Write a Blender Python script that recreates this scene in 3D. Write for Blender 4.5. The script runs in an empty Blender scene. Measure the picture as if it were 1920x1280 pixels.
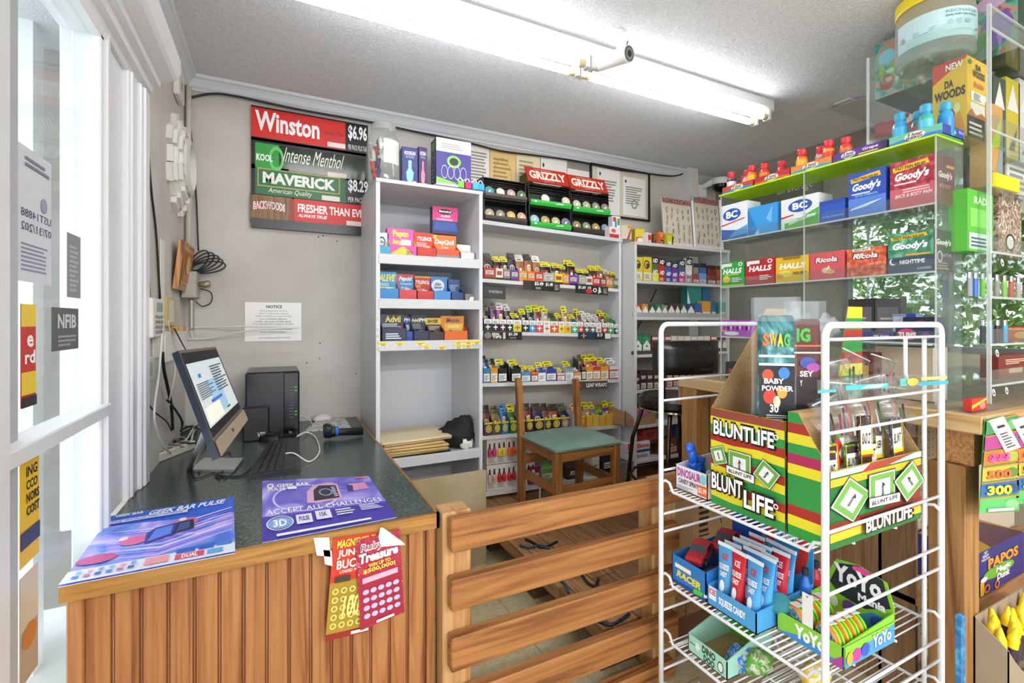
import bpy, math, random
from mathutils import Vector as V3, Matrix
S = bpy.context.scene
COL = S.collection
rnd = random.Random(7)
# ---------------------------------------------------------------- camera, world, exposure
FPX, CXP, HYP, CAMZ = 890.0, 960.0, 603.0, 1.27
YAW = math.radians(26.5)
SN, CS = math.sin(YAW), math.cos(YAW)
cd = bpy.data.cameras.new('camera'); cam = bpy.data.objects.new('camera', cd); COL.objects.link(cam)
cam.location = (0, 0, CAMZ); cam.rotation_euler = (math.pi/2, 0, -YAW)
cd.sensor_width = 36; cd.lens = FPX/1920*36; cd.shift_y = -(640-HYP)/1920; cd.clip_start = .02
S.camera = cam
S.view_settings.view_transform = 'Standard'; S.view_settings.look = 'None'
S.view_settings.exposure = 0.76; S.view_settings.gamma = 1; S.view_settings.use_curve_mapping = False
S.cycles.transparent_max_bounces = 40; S.cycles.max_bounces = 8; S.cycles.sample_clamp_indirect = 6
W = bpy.data.worlds.new('World'); S.world = W; W.use_nodes = True
wn = W.node_tree.nodes; wl = W.node_tree.links
bg = wn['Background']; bg.inputs[0].default_value = (.94, .97, 1, 1); bg.inputs[1].default_value = 1.5
TUBE, TUBE_SHOP = 9.0, 44.0
CEIL, BACK, LEFT, PLAT, RIGHT = 2.52, 2.9, -.41, .18, 3.42
SHELF_TILT = .03

def ray(px, py):
    u = (px-CXP)/FPX; v = (HYP-py)/FPX
    return V3((SN+u*CS, CS-u*SN, v))
def atX(px, py, X): d = ray(px, py); t = X/d.x; return V3((X, d.y*t, CAMZ+d.z*t))
def atY(px, py, Y): d = ray(px, py); t = Y/d.y; return V3((d.x*t, Y, CAMZ+d.z*t))
def atZ(px, py, Z): d = ray(px, py); t = (Z-CAMZ)/d.z; return V3((d.x*t, d.y*t, Z))

# ---------------------------------------------------------------- materials
def lin(c):
    if isinstance(c, str):
        c = c.lstrip('#'); c = [int(c[i:i+2], 16)/255 for i in (0, 2, 4)]
        return tuple(x/12.92 if x <= .04045 else ((x+.055)/1.055)**2.4 for x in c)
    return c
MC = {}
def M(c, r=.45, m=0.0, kind='', **k):
    key = (c, r, m, kind, tuple(sorted(k.items())))
    if key in MC: return MC[key]
    mt = bpy.data.materials.new((kind or 'paint')+'_'+str(len(MC))); mt.use_nodes = True
    nt = mt.node_tree; N = nt.nodes; L = nt.links; p = N['Principled BSDF']; out = N['Material Output']
    rgb = lin(c); p.inputs['Base Color'].default_value = (*rgb, 1)
    p.inputs['Roughness'].default_value = r; p.inputs['Metallic'].default_value = m
    def node(t, **kw):
        n = N.new(t)
        for a, b in kw.items(): setattr(n, a, b)
        return n
    def coords(scale, typ='Object'):
        tc = node('ShaderNodeTexCoord'); mp = node('ShaderNodeMapping'); mp.inputs['Scale'].default_value = scale
        L.new(tc.outputs[typ], mp.inputs['Vector']); return mp.outputs['Vector']
    def noise(vec, sc, det=3, dist=0):
        n = node('ShaderNodeTexNoise'); n.inputs['Scale'].default_value = sc; n.inputs['Detail'].default_value = det
        n.inputs['Distortion'].default_value = dist; L.new(vec, n.inputs['Vector']); return n.outputs['Fac']
    def ramp(f, stops):
        n = node('ShaderNodeValToRGB'); e = n.color_ramp.elements
        while len(e) < len(stops): e.new(.5)
        for q, (a, b) in zip(e, stops): q.position = a; q.color = (*lin(b), 1)
        L.new(f, n.inputs['Fac']); return n.outputs['Color']
    def bump(f, st, di=.002):
        n = node('ShaderNodeBump'); n.inputs['Strength'].default_value = st; n.inputs['Distance'].default_value = di
        L.new(f, n.inputs['Height']); L.new(n.outputs['Normal'], p.inputs['Normal'])
    if kind == '':        # painted / printed surface with a faint mottle
        f = noise(coords((1, 1, 1)), 60, 2)
        mr = node('ShaderNodeMapRange'); mr.inputs['To Min'].default_value = max(0, r-.025); mr.inputs['To Max'].default_value = min(1, r+.025)
        L.new(f, mr.inputs['Value']); L.new(mr.outputs['Result'], p.inputs['Roughness'])
    elif kind == 'wood':
        ax = k.get('ax', 0); s = [24, 24, 24]; s[ax] = 1.1
        vec = coords(tuple(s)); f = noise(vec, k.get('sc', 2.2), 6, 1.1)
        d = k.get('dark', '#7a3f14'); l = k.get('light', '#d99a58')
        col = ramp(f, [(.28, d), (.44, c), (.62, l), (.8, c)]); L.new(col, p.inputs['Base Color'])
        s2 = [90, 90, 90]; s2[ax] = 3; f2 = noise(coords(tuple(s2)), 3, 2); bump(f2, .25, .001)
    elif kind == 'popcorn':
        v = coords((1, 1, 1)); f = noise(v, 110, 3, .3); bump(f, .8, .008)
        f2 = noise(v, 120, 2); L.new(ramp(f2, [(.35, k['d']), (.6, c)]), p.inputs['Base Color'])
    elif kind == 'plaster':
        v = coords((1, 1, 1)); f = noise(v, 2.6, 6, .5); L.new(ramp(f, [(.3, k['d']), (.55, c), (.75, k.get('l', c))]), p.inputs['Base Color'])
        bump(noise(v, 40, 3), .12, .003)
    elif kind == 'speck':
        v = coords((1, 1, 1)); f = noise(v, k.get('sc', 220), 3); L.new(ramp(f, [(.36, k['d']), (.5, c), (.7, k.get('l', c))]), p.inputs['Base Color'])
    elif kind == 'lino':
        v = coords((1, 1, 1)); f = noise(v, 60, 5, 1)
        b = node('ShaderNodeTexBrick'); b.offset = 0; b.inputs['Scale'].default_value = 1; b.inputs['Mortar Size'].default_value = .002
        b.inputs['Brick Width'].default_value = .305; b.inputs['Row Height'].default_value = .305
        b.inputs['Color1'].default_value = (1, 1, 1, 1); b.inputs['Color2'].default_value = (.93, .93, .93, 1); b.inputs['Mortar'].default_value = (.5, .45, .4, 1)
        L.new(v, b.inputs['Vector']); mx = node('ShaderNodeMixRGB', blend_type='MULTIPLY'); mx.inputs['Fac'].default_value = 1
        L.new(ramp(f, [(.3, k['d']), (.55, c)]), mx.inputs['Color1']); L.new(b.outputs['Color'], mx.inputs['Color2']); L.new(mx.outputs['Color'], p.inputs['Base Color'])
    elif kind == 'laminate':
        v = coords((1, 1, 1)); b = node('ShaderNodeTexBrick'); b.inputs['Scale'].default_value = 1; b.inputs['Mortar Size'].default_value = .0025
        b.inputs['Brick Width'].default_value = 1.1; b.inputs['Row Height'].default_value = .12
        b.inputs['Color1'].default_value = (*lin('#8a5f3c'), 1); b.inputs['Color2'].default_value = (*lin('#b38a5c'), 1); b.inputs['Mortar'].default_value = (*lin('#4a2f1c'), 1)
        mp = node('ShaderNodeMapping'); mp.inputs['Rotation'].default_value = (0, 0, math.pi/2); L.new(v, mp.inputs['Vector']); L.new(mp.outputs['Vector'], b.inputs['Vector'])
        f = noise(coords((30, 2, 30)), 2.5, 5, 1.2); mx = node('ShaderNodeMixRGB', blend_type='MULTIPLY'); mx.inputs['Fac'].default_value = .8
        L.new(b.outputs['Color'], mx.inputs['Color1']); L.new(ramp(f, [(.3, '#8f7660'), (.6, '#ffffff')]), mx.inputs['Color2']); L.new(mx.outputs['Color'], p.inputs['Base Color'])
    elif kind == 'acrylic':   # clear sheet: transparent with a Fresnel gloss
        N.remove(p); tr = node('ShaderNodeBsdfTransparent'); tr.inputs[0].default_value = (*rgb, 1)
        gl = node('ShaderNodeBsdfGlossy'); gl.inputs['Roughness'].default_value = r
        lw = node('ShaderNodeLayerWeight'); lw.inputs['Blend'].default_value = .5; po = node('ShaderNodeMath', operation='POWER'); po.inputs[1].default_value = 4.5
        L.new(lw.outputs['Facing'], po.inputs[0]); fr = node('ShaderNodeMath', operation='MULTIPLY_ADD'); fr.inputs[1].default_value = k.get('refl', .6); fr.inputs[2].default_value = .035; L.new(po.outputs[0], fr.inputs[0])
        mx = node('ShaderNodeMixShader'); L.new(fr.outputs[0], mx.inputs[0]); L.new(tr.outputs[0], mx.inputs[1]); L.new(gl.outputs[0], mx.inputs[2]); last = mx
        if k.get('haze'):
            df = node('ShaderNodeBsdfTranslucent' if k.get('tl') else 'ShaderNodeBsdfDiffuse'); df.inputs[0].default_value = (*lin(k.get('hc', '#ffffff')), 1); m2 = node('ShaderNodeMixShader'); m2.inputs[0].default_value = k['haze']
            L.new(mx.outputs[0], m2.inputs[1]); L.new(df.outputs[0], m2.inputs[2]); last = m2
        L.new(last.outputs[0], out.inputs['Surface'])
    elif kind == 'emit':
        p.inputs['Emission Color'].default_value = (*rgb, 1); p.inputs['Emission Strength'].default_value = k['e']
    elif kind == 'leaf':
        f = noise(coords((1, 1, 1)), 3, 3); L.new(ramp(f, [(.3, k['d']), (.6, c)]), p.inputs['Base Color'])
    elif kind == 'swirl':    # marbled print
        f = noise(coords((1, 1, 1), 'Object'), k.get('sc', 9), 3, 2.5); L.new(ramp(f, [(.32, k['a']), (.45, c), (.58, k['b']), (.72, k['d'])]), p.inputs['Base Color'])
    if k.get('alpha'):
        p.inputs['Alpha'].default_value = k['alpha']
    MC[key] = mt
    return mt

# ---------------------------------------------------------------- text outlines
TX = {}
def text2d(s, bold):
    key = (s, bold)
    if key in TX: return TX[key]
    cu = bpy.data.curves.new('lettering', 'FONT'); cu.body = s; cu.size = 1; cu.resolution_u = 2; cu.offset = bold
    if '\n' in s: cu.align_x = 'CENTER'
    o = bpy.data.objects.new('lettering', cu); me = o.to_mesh()
    vs = [(v.co.x, v.co.y) for v in me.vertices]; fs = [tuple(p.vertices) for p in me.polygons]
    o.to_mesh_clear(); bpy.data.objects.remove(o); bpy.data.curves.remove(cu)
    if not vs: vs = [(0, 0), (1, 0), (1, 1)]; fs = [(0, 1, 2)]
    x0 = min(v[0] for v in vs); x1 = max(v[0] for v in vs); y0 = min(v[1] for v in vs); y1 = max(v[1] for v in vs)
    vs = [((x-x0)/(x1-x0 or 1), (y-y0)/(y1-y0 or 1)) for x, y in vs]
    TX[key] = (vs, fs); return TX[key]

# ---------------------------------------------------------------- mesh builder
class B:
    def __init__(s): s.v = []; s.f = []; s.mi = []; s.ms = []; s.sm = []
    def m(s, mat):
        if isinstance(mat, str): mat = M(mat)
        if mat not in s.ms: s.ms.append(mat)
        return s.ms.index(mat)
    def add(s, vs, fs, mat, smooth=False):
        i = len(s.v); k = s.m(mat); s.v += [tuple(v) for v in vs]
        for f in fs: s.f.append(tuple(i+j for j in f)); s.mi.append(k); s.sm.append(smooth)
    def box(s, x0, y0, z0, x1, y1, z1, mat, mats={}, bev=0):
        if x1 < x0: x0, x1 = x1, x0
        if y1 < y0: y0, y1 = y1, y0
        if z1 < z0: z0, z1 = z1, z0
        if bev:
            b = min(bev, (x1-x0)*.45, (y1-y0)*.45, (z1-z0)*.45); vs = []; idx = {}
            for a, x, xi in ((0, x0, x0+b), (1, x1, x1-b)):
                for c, y, yi in ((0, y0, y0+b), (1, y1, y1-b)):
                    for d, z, zi in ((0, z0, z0+b), (1, z1, z1-b)):
                        idx[a, c, d] = len(vs); vs += [(x, yi, zi), (xi, y, zi), (xi, yi, z)]
            fs = []
            for a in (0, 1):
                q = [idx[a, 0, 0], idx[a, 1, 0], idx[a, 1, 1], idx[a, 0, 1]]; fs.append(q if a else q[::-1])
                q = [idx[0, a, 0]+1, idx[1, a, 0]+1, idx[1, a, 1]+1, idx[0, a, 1]+1]; fs.append(q[::-1] if a else q)
                q = [idx[0, 0, a]+2, idx[1, 0, a]+2, idx[1, 1, a]+2, idx[0, 1, a]+2]; fs.append(q if a else q[::-1])
            for c in (0, 1):
                for d in (0, 1):
                    e0, e1 = idx[0, c, d], idx[1, c, d]; q = [e0+1, e1+1, e1+2, e0+2]; fs.append(q if (c+d) % 2 else q[::-1])
                    e0, e1 = idx[c, 0, d], idx[c, 1, d]; q = [e0, e1, e1+2, e0+2]; fs.append(q[::-1] if (c+d) % 2 else q)
                    e0, e1 = idx[c, d, 0], idx[c, d, 1]; q = [e0, e1, e1+1, e0+1]; fs.append(q if (c+d) % 2 else q[::-1])
            for a in (0, 1):
                for c in (0, 1):
                    for d in (0, 1):
                        e = idx[a, c, d]; q = [e, e+1, e+2]; fs.append(q if (a+c+d) % 2 else q[::-1])
            s.add(vs, fs, mat); return
        vs = [(x0, y0, z0), (x1, y0, z0), (x1, y1, z0), (x0, y1, z0), (x0, y0, z1), (x1, y0, z1), (x1, y1, z1), (x0, y1, z1)]
        fs = dict(bottom=(3, 2, 1, 0), top=(4, 5, 6, 7), front=(0, 1, 5, 4), right=(1, 2, 6, 5), back=(2, 3, 7, 6), left=(3, 0, 4, 7))
        i = len(s.v); s.v += vs
        for n, f in fs.items(): s.f.append(tuple(i+j for j in f)); s.mi.append(s.m(mats.get(n, mat))); s.sm.append(False)
    def quad(s, a, b, c, d, mat): s.add([a, b, c, d], [(0, 1, 2, 3)], mat)
    def prism(s, pts, vec, mat, capmat=None):
        n = len(pts); vec = V3(vec); P = [V3(p) for p in pts]; Q = [p+vec for p in P]
        s.add(P+Q, [(i, (i+1) % n, n+(i+1) % n, n+i) for i in range(n)], mat)
        s.add(P+Q, [tuple(range(n))[::-1], tuple(range(n, 2*n))], capmat or mat)
    def tube(s, pts, r, mat, n=8, cap=True, closed=False):
        P = [V3(p) for p in pts]; vs = []; up = None; rs = r if isinstance(r, (list, tuple)) else [r]*len(P)
        for i, p in enumerate(P):
            d = ((P[(i+1) % len(P)]-P[i-1]) if closed else (P[min(i+1, len(P)-1)]-P[max(i-1, 0)])).normalized()
            if up is None:
                up = V3((0, 0, 1)) if abs(d.z) < .9 else V3((1, 0, 0))
            x = d.cross(up)
            if x.length < 1e-4: x = d.cross(V3((1, .3, 0)))
            x.normalize(); y = x.cross(d).normalized(); up = y
            for k in range(n):
                a = 2*math.pi*k/n; vs.append(p+(x*math.cos(a)+y*math.sin(a))*rs[i])
        fs = []; m = len(P)
        for i in range(m if closed else m-1):
            for k in range(n): fs.append((i*n+k, i*n+(k+1) % n, ((i+1) % m)*n+(k+1) % n, ((i+1) % m)*n+k))
        if cap and not closed: fs += [tuple(range(n))[::-1], tuple((m-1)*n+k for k in range(n))]
        s.add(vs, fs, mat, True)
    def lathe(s, prof, mat, o=(0, 0, 0), n=20, ax='z', sx=1, sy=1, mats=None):
        vs = []; o = V3(o)
        for r, h in prof:
            for k in range(n):
                a = 2*math.pi*k/n; x, y = r*math.cos(a)*sx, r*math.sin(a)*sy
                vs.append(o+(V3((x, y, h)) if ax == 'z' else V3((x, h, y)) if ax == 'y' else V3((h, x, y))))
        for i in range(len(prof)-1):
            fs = [(i*n+k, i*n+(k+1) % n, (i+1)*n+(k+1) % n, (i+1)*n+k) for k in range(n)]
            if ax == 'y': fs = [f[::-1] for f in fs]
            mm = mats[i] if mats else mat
            j = len(s.v); kk = s.m(mm)
            s.v += [tuple(v) for v in vs[i*n:(i+2)*n]]
            for k in range(n):
                q = (j+k, j+(k+1) % n, j+n+(k+1) % n, j+n+k); s.f.append(q[::-1] if ax == 'y' else q); s.mi.append(kk); s.sm.append(True)
    def disc(s, c, r, nrm, mat, n=20, r2=None):
        c = V3(c); nrm = V3(nrm).normalized(); x = nrm.orthogonal().normalized(); y = nrm.cross(x)
        s.add([c+x*r*math.cos(2*math.pi*k/n)+y*(r2 or r)*math.sin(2*math.pi*k/n) for k in range(n)], [tuple(range(n))], mat)
    # flat print on a face: frame = origin, full-width vector, full-height vector
    def art(s, O, U, Vv, items, lift=.0003):
        O, U, Vv = V3(O), V3(U), V3(Vv); Nn = U.cross(Vv).normalized()
        for i, it in enumerate(items):
            k, c = it[0], it[1]; off = Nn*(lift*(i+1)); q = lambda x, y: O+U*x+Vv*y+off
            c = M(c, .4) if isinstance(c, str) else c
            if k == 'r':
                x0, y0, x1, y1 = it[2:6]; s.add([q(x0, y0), q(x1, y0), q(x1, y1), q(x0, y1)], [(0, 1, 2, 3)], c)
            elif k == 'p':
                s.add([q(*p) for p in it[2]], [tuple(range(len(it[2])))], c)
            elif k == 'e':
                x, y, rx, ry = it[2:6]; n = 20
                s.add([q(x+rx*math.cos(2*math.pi*j/n), y+ry*math.sin(2*math.pi*j/n)) for j in range(n)], [tuple(range(n))], c)
            elif k == 'o':
                x, y, rx, ry, w = it[2:7]; n = 24; vs = []
                for j in range(n):
                    a = 2*math.pi*j/n; vs += [q(x+rx*math.cos(a), y+ry*math.sin(a)), q(x+rx*w*math.cos(a), y+ry*w*math.sin(a))]
                s.add(vs, [(2*j, (2*j+2) % (2*n), (2*j+3) % (2*n), 2*j+1) for j in range(n)], c)
            elif k == 't':
                tx, x0, y0, x1, y1 = it[2:7]; st = it[7] if len(it) > 7 else ''
                bold = .03 if 'b' in st else .045 if 'B' in st else 0
                vs, fs = text2d(tx, bold); sh = .22 if 'i' in st else 0; asp = Vv.length*(y1-y0)/max(1e-6, U.length*(x1-x0))
                ar = (it[8] if len(it) > 8 else 0)
                def w(x, y):
                    if 'm' in st or 'f' in st: x = 1-x
                    if 'f' in st: y = 1-y
                    xx = x*(1-sh*asp)+sh*asp*y; return q(x0+(x1-x0)*xx, y0+(y1-y0)*y+ar*(4*x*(1-x)))
                s.add([w(x, y) for x, y in vs], fs, c)
                if 's' in st:   # slab serifs along the foot and head of the letters
                    pass
            elif k == 'l':      # lines of small print as thin bars
                x0, y0, x1, y1, n = it[2:7]; r = random.Random(n+int(x0*99)); h = (y1-y0)/n
                for j in range(n):
                    e = x1-(x1-x0)*r.uniform(0, .35); y = y0+j*h
                    s.add([q(x0, y), q(e, y), q(e, y+h*.5), q(x0, y+h*.5)], [(0, 1, 2, 3)], c)
    def xf(s, mtx, start=0):
        for i in range(start, len(s.v)): s.v[i] = tuple(mtx @ V3(s.v[i]))
    def build(s, name, parent=None, smooth=None):
        me = bpy.data.meshes.new(name); me.from_pydata(s.v, [], s.f)
        for m in s.ms: me.materials.append(m)
        me.polygons.foreach_set('material_index', s.mi); me.polygons.foreach_set('use_smooth', s.sm if smooth is None else [smooth]*len(s.f))
        me.update(); o = bpy.data.objects.new(name, me); COL.objects.link(o)
        if parent: o.parent = parent
        return o

def empty(name, loc=(0, 0, 0), rz=0, rx=0, ry=0):
    o = bpy.data.objects.new(name, None); COL.objects.link(o); o.location = loc; o.rotation_euler = (rx, ry, rz); o.empty_display_size = .05; return o
def tag(o, label, cat, group=None, kind=None):
    o['label'] = label; o['category'] = cat
    if group: o['group'] = group
    if kind: o['kind'] = kind
    return o
def thing(name, label, cat, loc=(0, 0, 0), rz=0, group=None, rx=0, ry=0): return tag(empty(name, loc, rz, rx, ry), label, cat, group)
def struct(b, name): o = b.build(name); o['kind'] = 'structure'; return o
def dup(o, loc, rz=None, label=None, group=None):
    c = o.copy(); COL.objects.link(c); c.location = loc
    if rz is not None: c.rotation_euler = (o.rotation_euler[0], o.rotation_euler[1], rz)
    if label: c['label'] = label
    if group: c['group'] = group
    for ch in list(o.children):
        d = ch.copy(); COL.objects.link(d); d.parent = c
        for g in list(ch.children):
            e = g.copy(); COL.objects.link(e); e.parent = d
    return c
ORD = 'first second third fourth fifth sixth seventh eighth ninth tenth eleventh twelfth thirteenth fourteenth fifteenth sixteenth seventeenth eighteenth nineteenth twentieth'.split()
ORD += ['twenty-'+x for x in ORD[:9]]
WHITE = M('#f2f2f0', .4); BLACK = M('#141414', .4); CARD = M('#b08d62', .8, kind='speck', d='#a07c52', l='#b9966c')
CLEAR = M('#f6fbf9', .03, kind='acrylic', haze=.025)
CLEARE = M('#e8f0ee', .1, kind='acrylic', haze=.35)
FILM = M('#f8fafa', .15, kind='acrylic', haze=.03, refl=.3)
GLASS = M('#f6fafa', .02, kind='acrylic', refl=.25)
def cable(name, label, pts, r, mat, group=None, cat='cable'):
    # smooth the path with Catmull-Rom
    P = [V3(p) for p in pts]; out = []
    for i in range(len(P)-1):
        p0, p1, p2, p3 = P[max(i-1, 0)], P[i], P[i+1], P[min(i+2, len(P)-1)]
        for j in range(6):
            t = j/6; out.append(.5*((2*p1)+(p2-p0)*t+(2*p0-5*p1+4*p2-p3)*t*t+(3*p1-p0-3*p2+p3)*t**3))
    out.append(P[-1]); b = B(); b.tube(out, r, mat, 6); return tag(b.build(name), label, cat, group)
# ================================================================ the room
wallm = M('#c9c4bd', .75, kind='plaster', d='#beb8b0', l='#d1ccc6')
white = M('#dddfe2', .4); trimw = M('#e6e7ea', .3)
b = B(); b.box(LEFT-.6, BACK, -.05, RIGHT+.1, BACK+.1, CEIL+.1, wallm); struct(b, 'wall_back')
b = B()   # left wall: solid beyond the window, low wall under it, header over it
b.box(LEFT-.12, 2.04, -.05, LEFT, BACK, CEIL+.1, wallm)
b.box(LEFT-.12, -3, 2.1, LEFT-.005, 2.04, CEIL+.1, white); struct(b, 'wall_left')
b = B(); b.box(LEFT-.6, -3.2, CEIL, RIGHT+2.2, BACK+.1, CEIL+.1, M('#e9ebf0', .9, kind='popcorn', d='#dadce2')); struct(b, 'ceiling')
b = B(); b.box(LEFT-.1, -3.2, -.05, RIGHT+2.2, BACK+.1, 0, M('#c9bd97', .35, kind='lino', d='#b3a47c')); struct(b, 'floor')
b = B(); b.box(1.04, 1.36, .12, RIGHT, BACK, PLAT, M('#8a5f3c', .4, kind='laminate'))
for y in (1.4, 1.9, 2.4, 2.8): b.box(1.06, y, 0, RIGHT, y+.07, .12, M('#6d4c30', .8))
struct(b, 'floor_platform')
# right wall: brown panelling with a window to the trees
brown = M('#a09689', .7, kind='plaster', d='#92887c', l='#aba195')
b = B(); wy0, wy1, wz0, wz1 = .75, 1.86, 1.1, 1.93
b.box(RIGHT, -3.2, wz1, RIGHT+.1, BACK, CEIL, brown); b.box(RIGHT, -3.2, -.05, RIGHT+.1, BACK, wz0, M('#b9aa94', .7))
b.box(RIGHT, wy1, wz0, RIGHT+.1, BACK, wz1, brown); b.box(RIGHT, -3.2, wz0, RIGHT+.1, wy0, wz1, brown); struct(b, 'wall_right')
b = B()
for y in (wy0, 1.3, wy1-.03): b.box(RIGHT-.01, y, wz0, RIGHT+.05, y+.03, wz1, M('#8d8f92', .3, .6))
for z in (wz0, wz1-.03): b.box(RIGHT-.01, wy0, z, RIGHT+.05, wy1, z+.03, M('#8d8f92', .3, .6))
b.box(RIGHT+.02, wy0, wz0, RIGHT+.026, wy1, wz1, GLASS); struct(b, 'window_2')
b = B(); r = random.Random(3); lf = M('#b4d07a', .7, kind='leaf', d='#5f8a42')
for i in range(16000):
    c = V3((RIGHT+1.6+r.uniform(0, .9), r.uniform(-.6, 3.6), r.uniform(.2, 3.1))); a = V3((r.gauss(0, 1), r.gauss(0, 1), r.gauss(0, 1))).normalized()*.036; d = a.orthogonal().normalized()*.022
    b.add([c-a, c+d, c+a, c-d], [(0, 1, 2, 3)], lf)
r = random.Random(5); lf2 = M('#8fb45e', .7, kind='leaf', d='#4f7a38')
for i in range(2600):
    c = V3((RIGHT+1.75+r.uniform(0, .3), r.uniform(-.8, 4.2), r.uniform(.2, 2.7))); a = V3((r.gauss(0, .4), r.gauss(0, 1), r.gauss(0, 1))).normalized()*.07; d = a.orthogonal().normalized()*.05
    b.add([c-a, c+d, c+a, c-d], [(0, 1, 2, 3)], lf2)
tag(b.build('foliage'), 'green leafy trees seen through the far right window', 'foliage', kind='stuff')
# crown mouldings
def crown(p0, p1, inward, name, mat=trimw, s=1):
    p0, p1, n = V3(p0), V3(p1), V3(inward); pr = [(0, -.115), (.012, -.115), (.016, -.10), (.03, -.085), (.05, -.05), (.062, -.036), (.066, -.03), (.08, -.024), (.088, -.01), (.09, 0), (0, 0)]
    b = B(); b.prism([p0+n*(x*s)+V3((0, 0, z*s)) for x, z in pr], p1-p0, mat); struct(b, name)
crown((LEFT, BACK, CEIL), (3.02, BACK, CEIL), (0, -1, 0), 'trim_1', M('#d3d6db', .35), .6)
crown((LEFT, 1.9, CEIL), (LEFT, BACK, CEIL), (1, 0, 0), 'trim_2', M('#d3d6db', .35), .6)
# pilaster at the right end of the back wall
b = B(); b.box(3.0, 2.8, 0, 3.1, BACK, CEIL, M('#d9d6d1', .5)); struct(b, 'trim_3')
# ---- left window frame (aluminium storefront), casing and glass
al = M('#e3e5e8', .25); XG = LEFT-.02
b = B()
b.box(LEFT-.06, 1.597, 0, LEFT, 1.625, 2.03, al, bev=.004); b.box(LEFT-.06, 1.625, 0, LEFT+.008, 1.652, 2.03, al, bev=.004)   # right jamb
b.box(LEFT-.04, .9, 1.018, LEFT+.012, 1.64, 1.05, al, bev=.003)                                               # rail
b.prism([(LEFT+.008, .9, 1.05), (XG-.005, .9, 1.06), (XG-.005, .9, 1.02)], (0, .70, 0), al)
b.box(LEFT-.06, .9, .06, LEFT, 1.6, .14, al)
b.box(LEFT-.06, -3, 2.02, LEFT, 1.652, 2.06, al)
b.box(LEFT-.06, .9, 0, LEFT-.008, 1.175, 2.03, M('#b9bdc2', .3), bev=.004); b.box(LEFT-.06, .7, 0, LEFT+.025, 1.06, 2.03, al, bev=.008)  # left mullion
struct(b, 'window_1')
b = B(); b.box(XG-.006, 1.1, .14, XG, 1.6, 1.02, GLASS); b.box(XG-.006, 1.1, 1.05, XG, 1.6, 2.02, GLASS); struct(b, 'window_1_glass')
b = B()   # stepped white casing between window and wall
for y0, y1, x in ((1.652, 1.672, .002), (1.672, 1.69, -.006), (1.69, 1.85, -.012), (1.85, 1.87, .002), (1.87, 1.89, .008), (1.89, 1.95, .004), (1.95, 1.98, .014), (1.98, 2.04, .02)):
    b.box(LEFT-.1, y0, .715, LEFT+x, y1, 2.06, trimw, bev=.004)
struct(b, 'trim_4')
b = B()   # moulded header over the window
pr = [(-.1, 2.05), (0, 2.05), (.006, 2.065), (.022, 2.07), (.028, 2.09), (.046, 2.094), (.05, 2.112), (.088, 2.125), (.098, 2.135), (.108, 2.16), (.108, 2.2), (.02, 2.34), (.02, CEIL), (-.1, CEIL)]
b.prism([(LEFT+x, -3, z) for x, z in pr], (0, 5.05, 0), trimw); struct(b, 'trim_5')
b = B()   # exterior white porch post and wall beyond the glass
b.box(-1.3, 2.5, -.3, -1.2, 4.4, 2.9, M('#eef3f8', .6)); b.box(-1.0, 2.65, -.3, -.9, 2.75, 2.9, M('#eef3f8', .6))
struct(b, 'exterior_wall')
b = B(); b.box(-4, -3, -.3, LEFT-.14, 6, -.2, M('#e6e6e4', .8)); struct(b, 'exterior_ground')
# ---- posters on the window glass
def glass_poster(px0, py0, px1, py1, label, base, items, xoff=.004, name='window_poster', cat='poster'):
    X = XG+xoff; a = atX(px0, py1, X); c = atX(px1, (py0+py1)/2, X); zt = atX((px0+px1)/2, py0, X).z; zb = atX((px0+px1)/2, py1, X).z
    b = B(); y0, y1 = a.y, c.y; b.box(X, y0, zb, X+.001, y1, zt, base); b.art((X+.001, y0, zb), (0, y1-y0, 0), (0, 0, zt-zb), items, .0003)
    # the print faces into the room mirrored the way the glass shows it
    return tag(b.build(name), label, cat)
glass_poster(30, 285, 95, 530, 'white storage tank registration certificate taped to the window glass', '#d8dce6', [('l', '#8a90a8', .1, .08, .95, .3, 7), ('t', '#3a3f55', 'UST14888', .1, .48, .98, .54, 'm'), ('t', '#3a3f55', '07/31/202', .1, .38, .98, .44, 'm'), ('e', '#9aa0b4', .75, .62, .1, .06), ('l', '#7a8096', .2, .86, .95, .95, 2)])
glass_poster(125, 440, 150, 558, 'narrow grey notice taped on the window glass above the black sign', '#8d8d8c', [('l', '#b5b5b5', .15, .1, .85, .85, 10)])
glass_poster(96, 577, 146, 656, 'dark grey membership sign on the glass above the window rail', '#57585a', [('t', '#d5d5d5', 'NFIB', .2, .52, .9, .85, 'b'), ('l', '#9a9a9a', .2, .1, .9, .4, 3)])
glass_poster(38, 570, 66, 762, 'red and yellow poster behind the glass beside the left frame', '#c8342c', [('r', '#f0cf2e', 0, .78, 1, 1), ('r', '#f0cf2e', 0, .12, 1, .34), ('t', '#ffffff', 'e', .35, .58, .8, .7, 'b'), ('t', '#ffffff', 'rd', .2, .42, .9, .55, 'b'), ('r', '#2b2b2b', 0, 0, 1, .1)])
glass_poster(36, 852, 72, 1052, 'yellow tobacco age warning poster behind the lower glass pane', '#eec12b', [('t', '#2a2a26', 'ING', .3, .8, .9, .9, 'b'), ('t', '#2a2a26', 'CCO', .3, .68, .9, .77, 'b'), ('t', '#2a2a26', 'NORS', .3, .56, .98, .65, 'b'), ('t', '#2a2a26', 'COST', .3, .44, .98, .53, 'b'), ('r', '#3d4468', 0, .16, 1, .32)])
glass_poster(36, 1070, 70, 1270, 'faded tan poster low on the window glass', '#b9a58c', [('r', '#d8c9b2', 0, .5, 1, 1), ('e', '#c8803e', .5, .4, .4, .12)])
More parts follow.
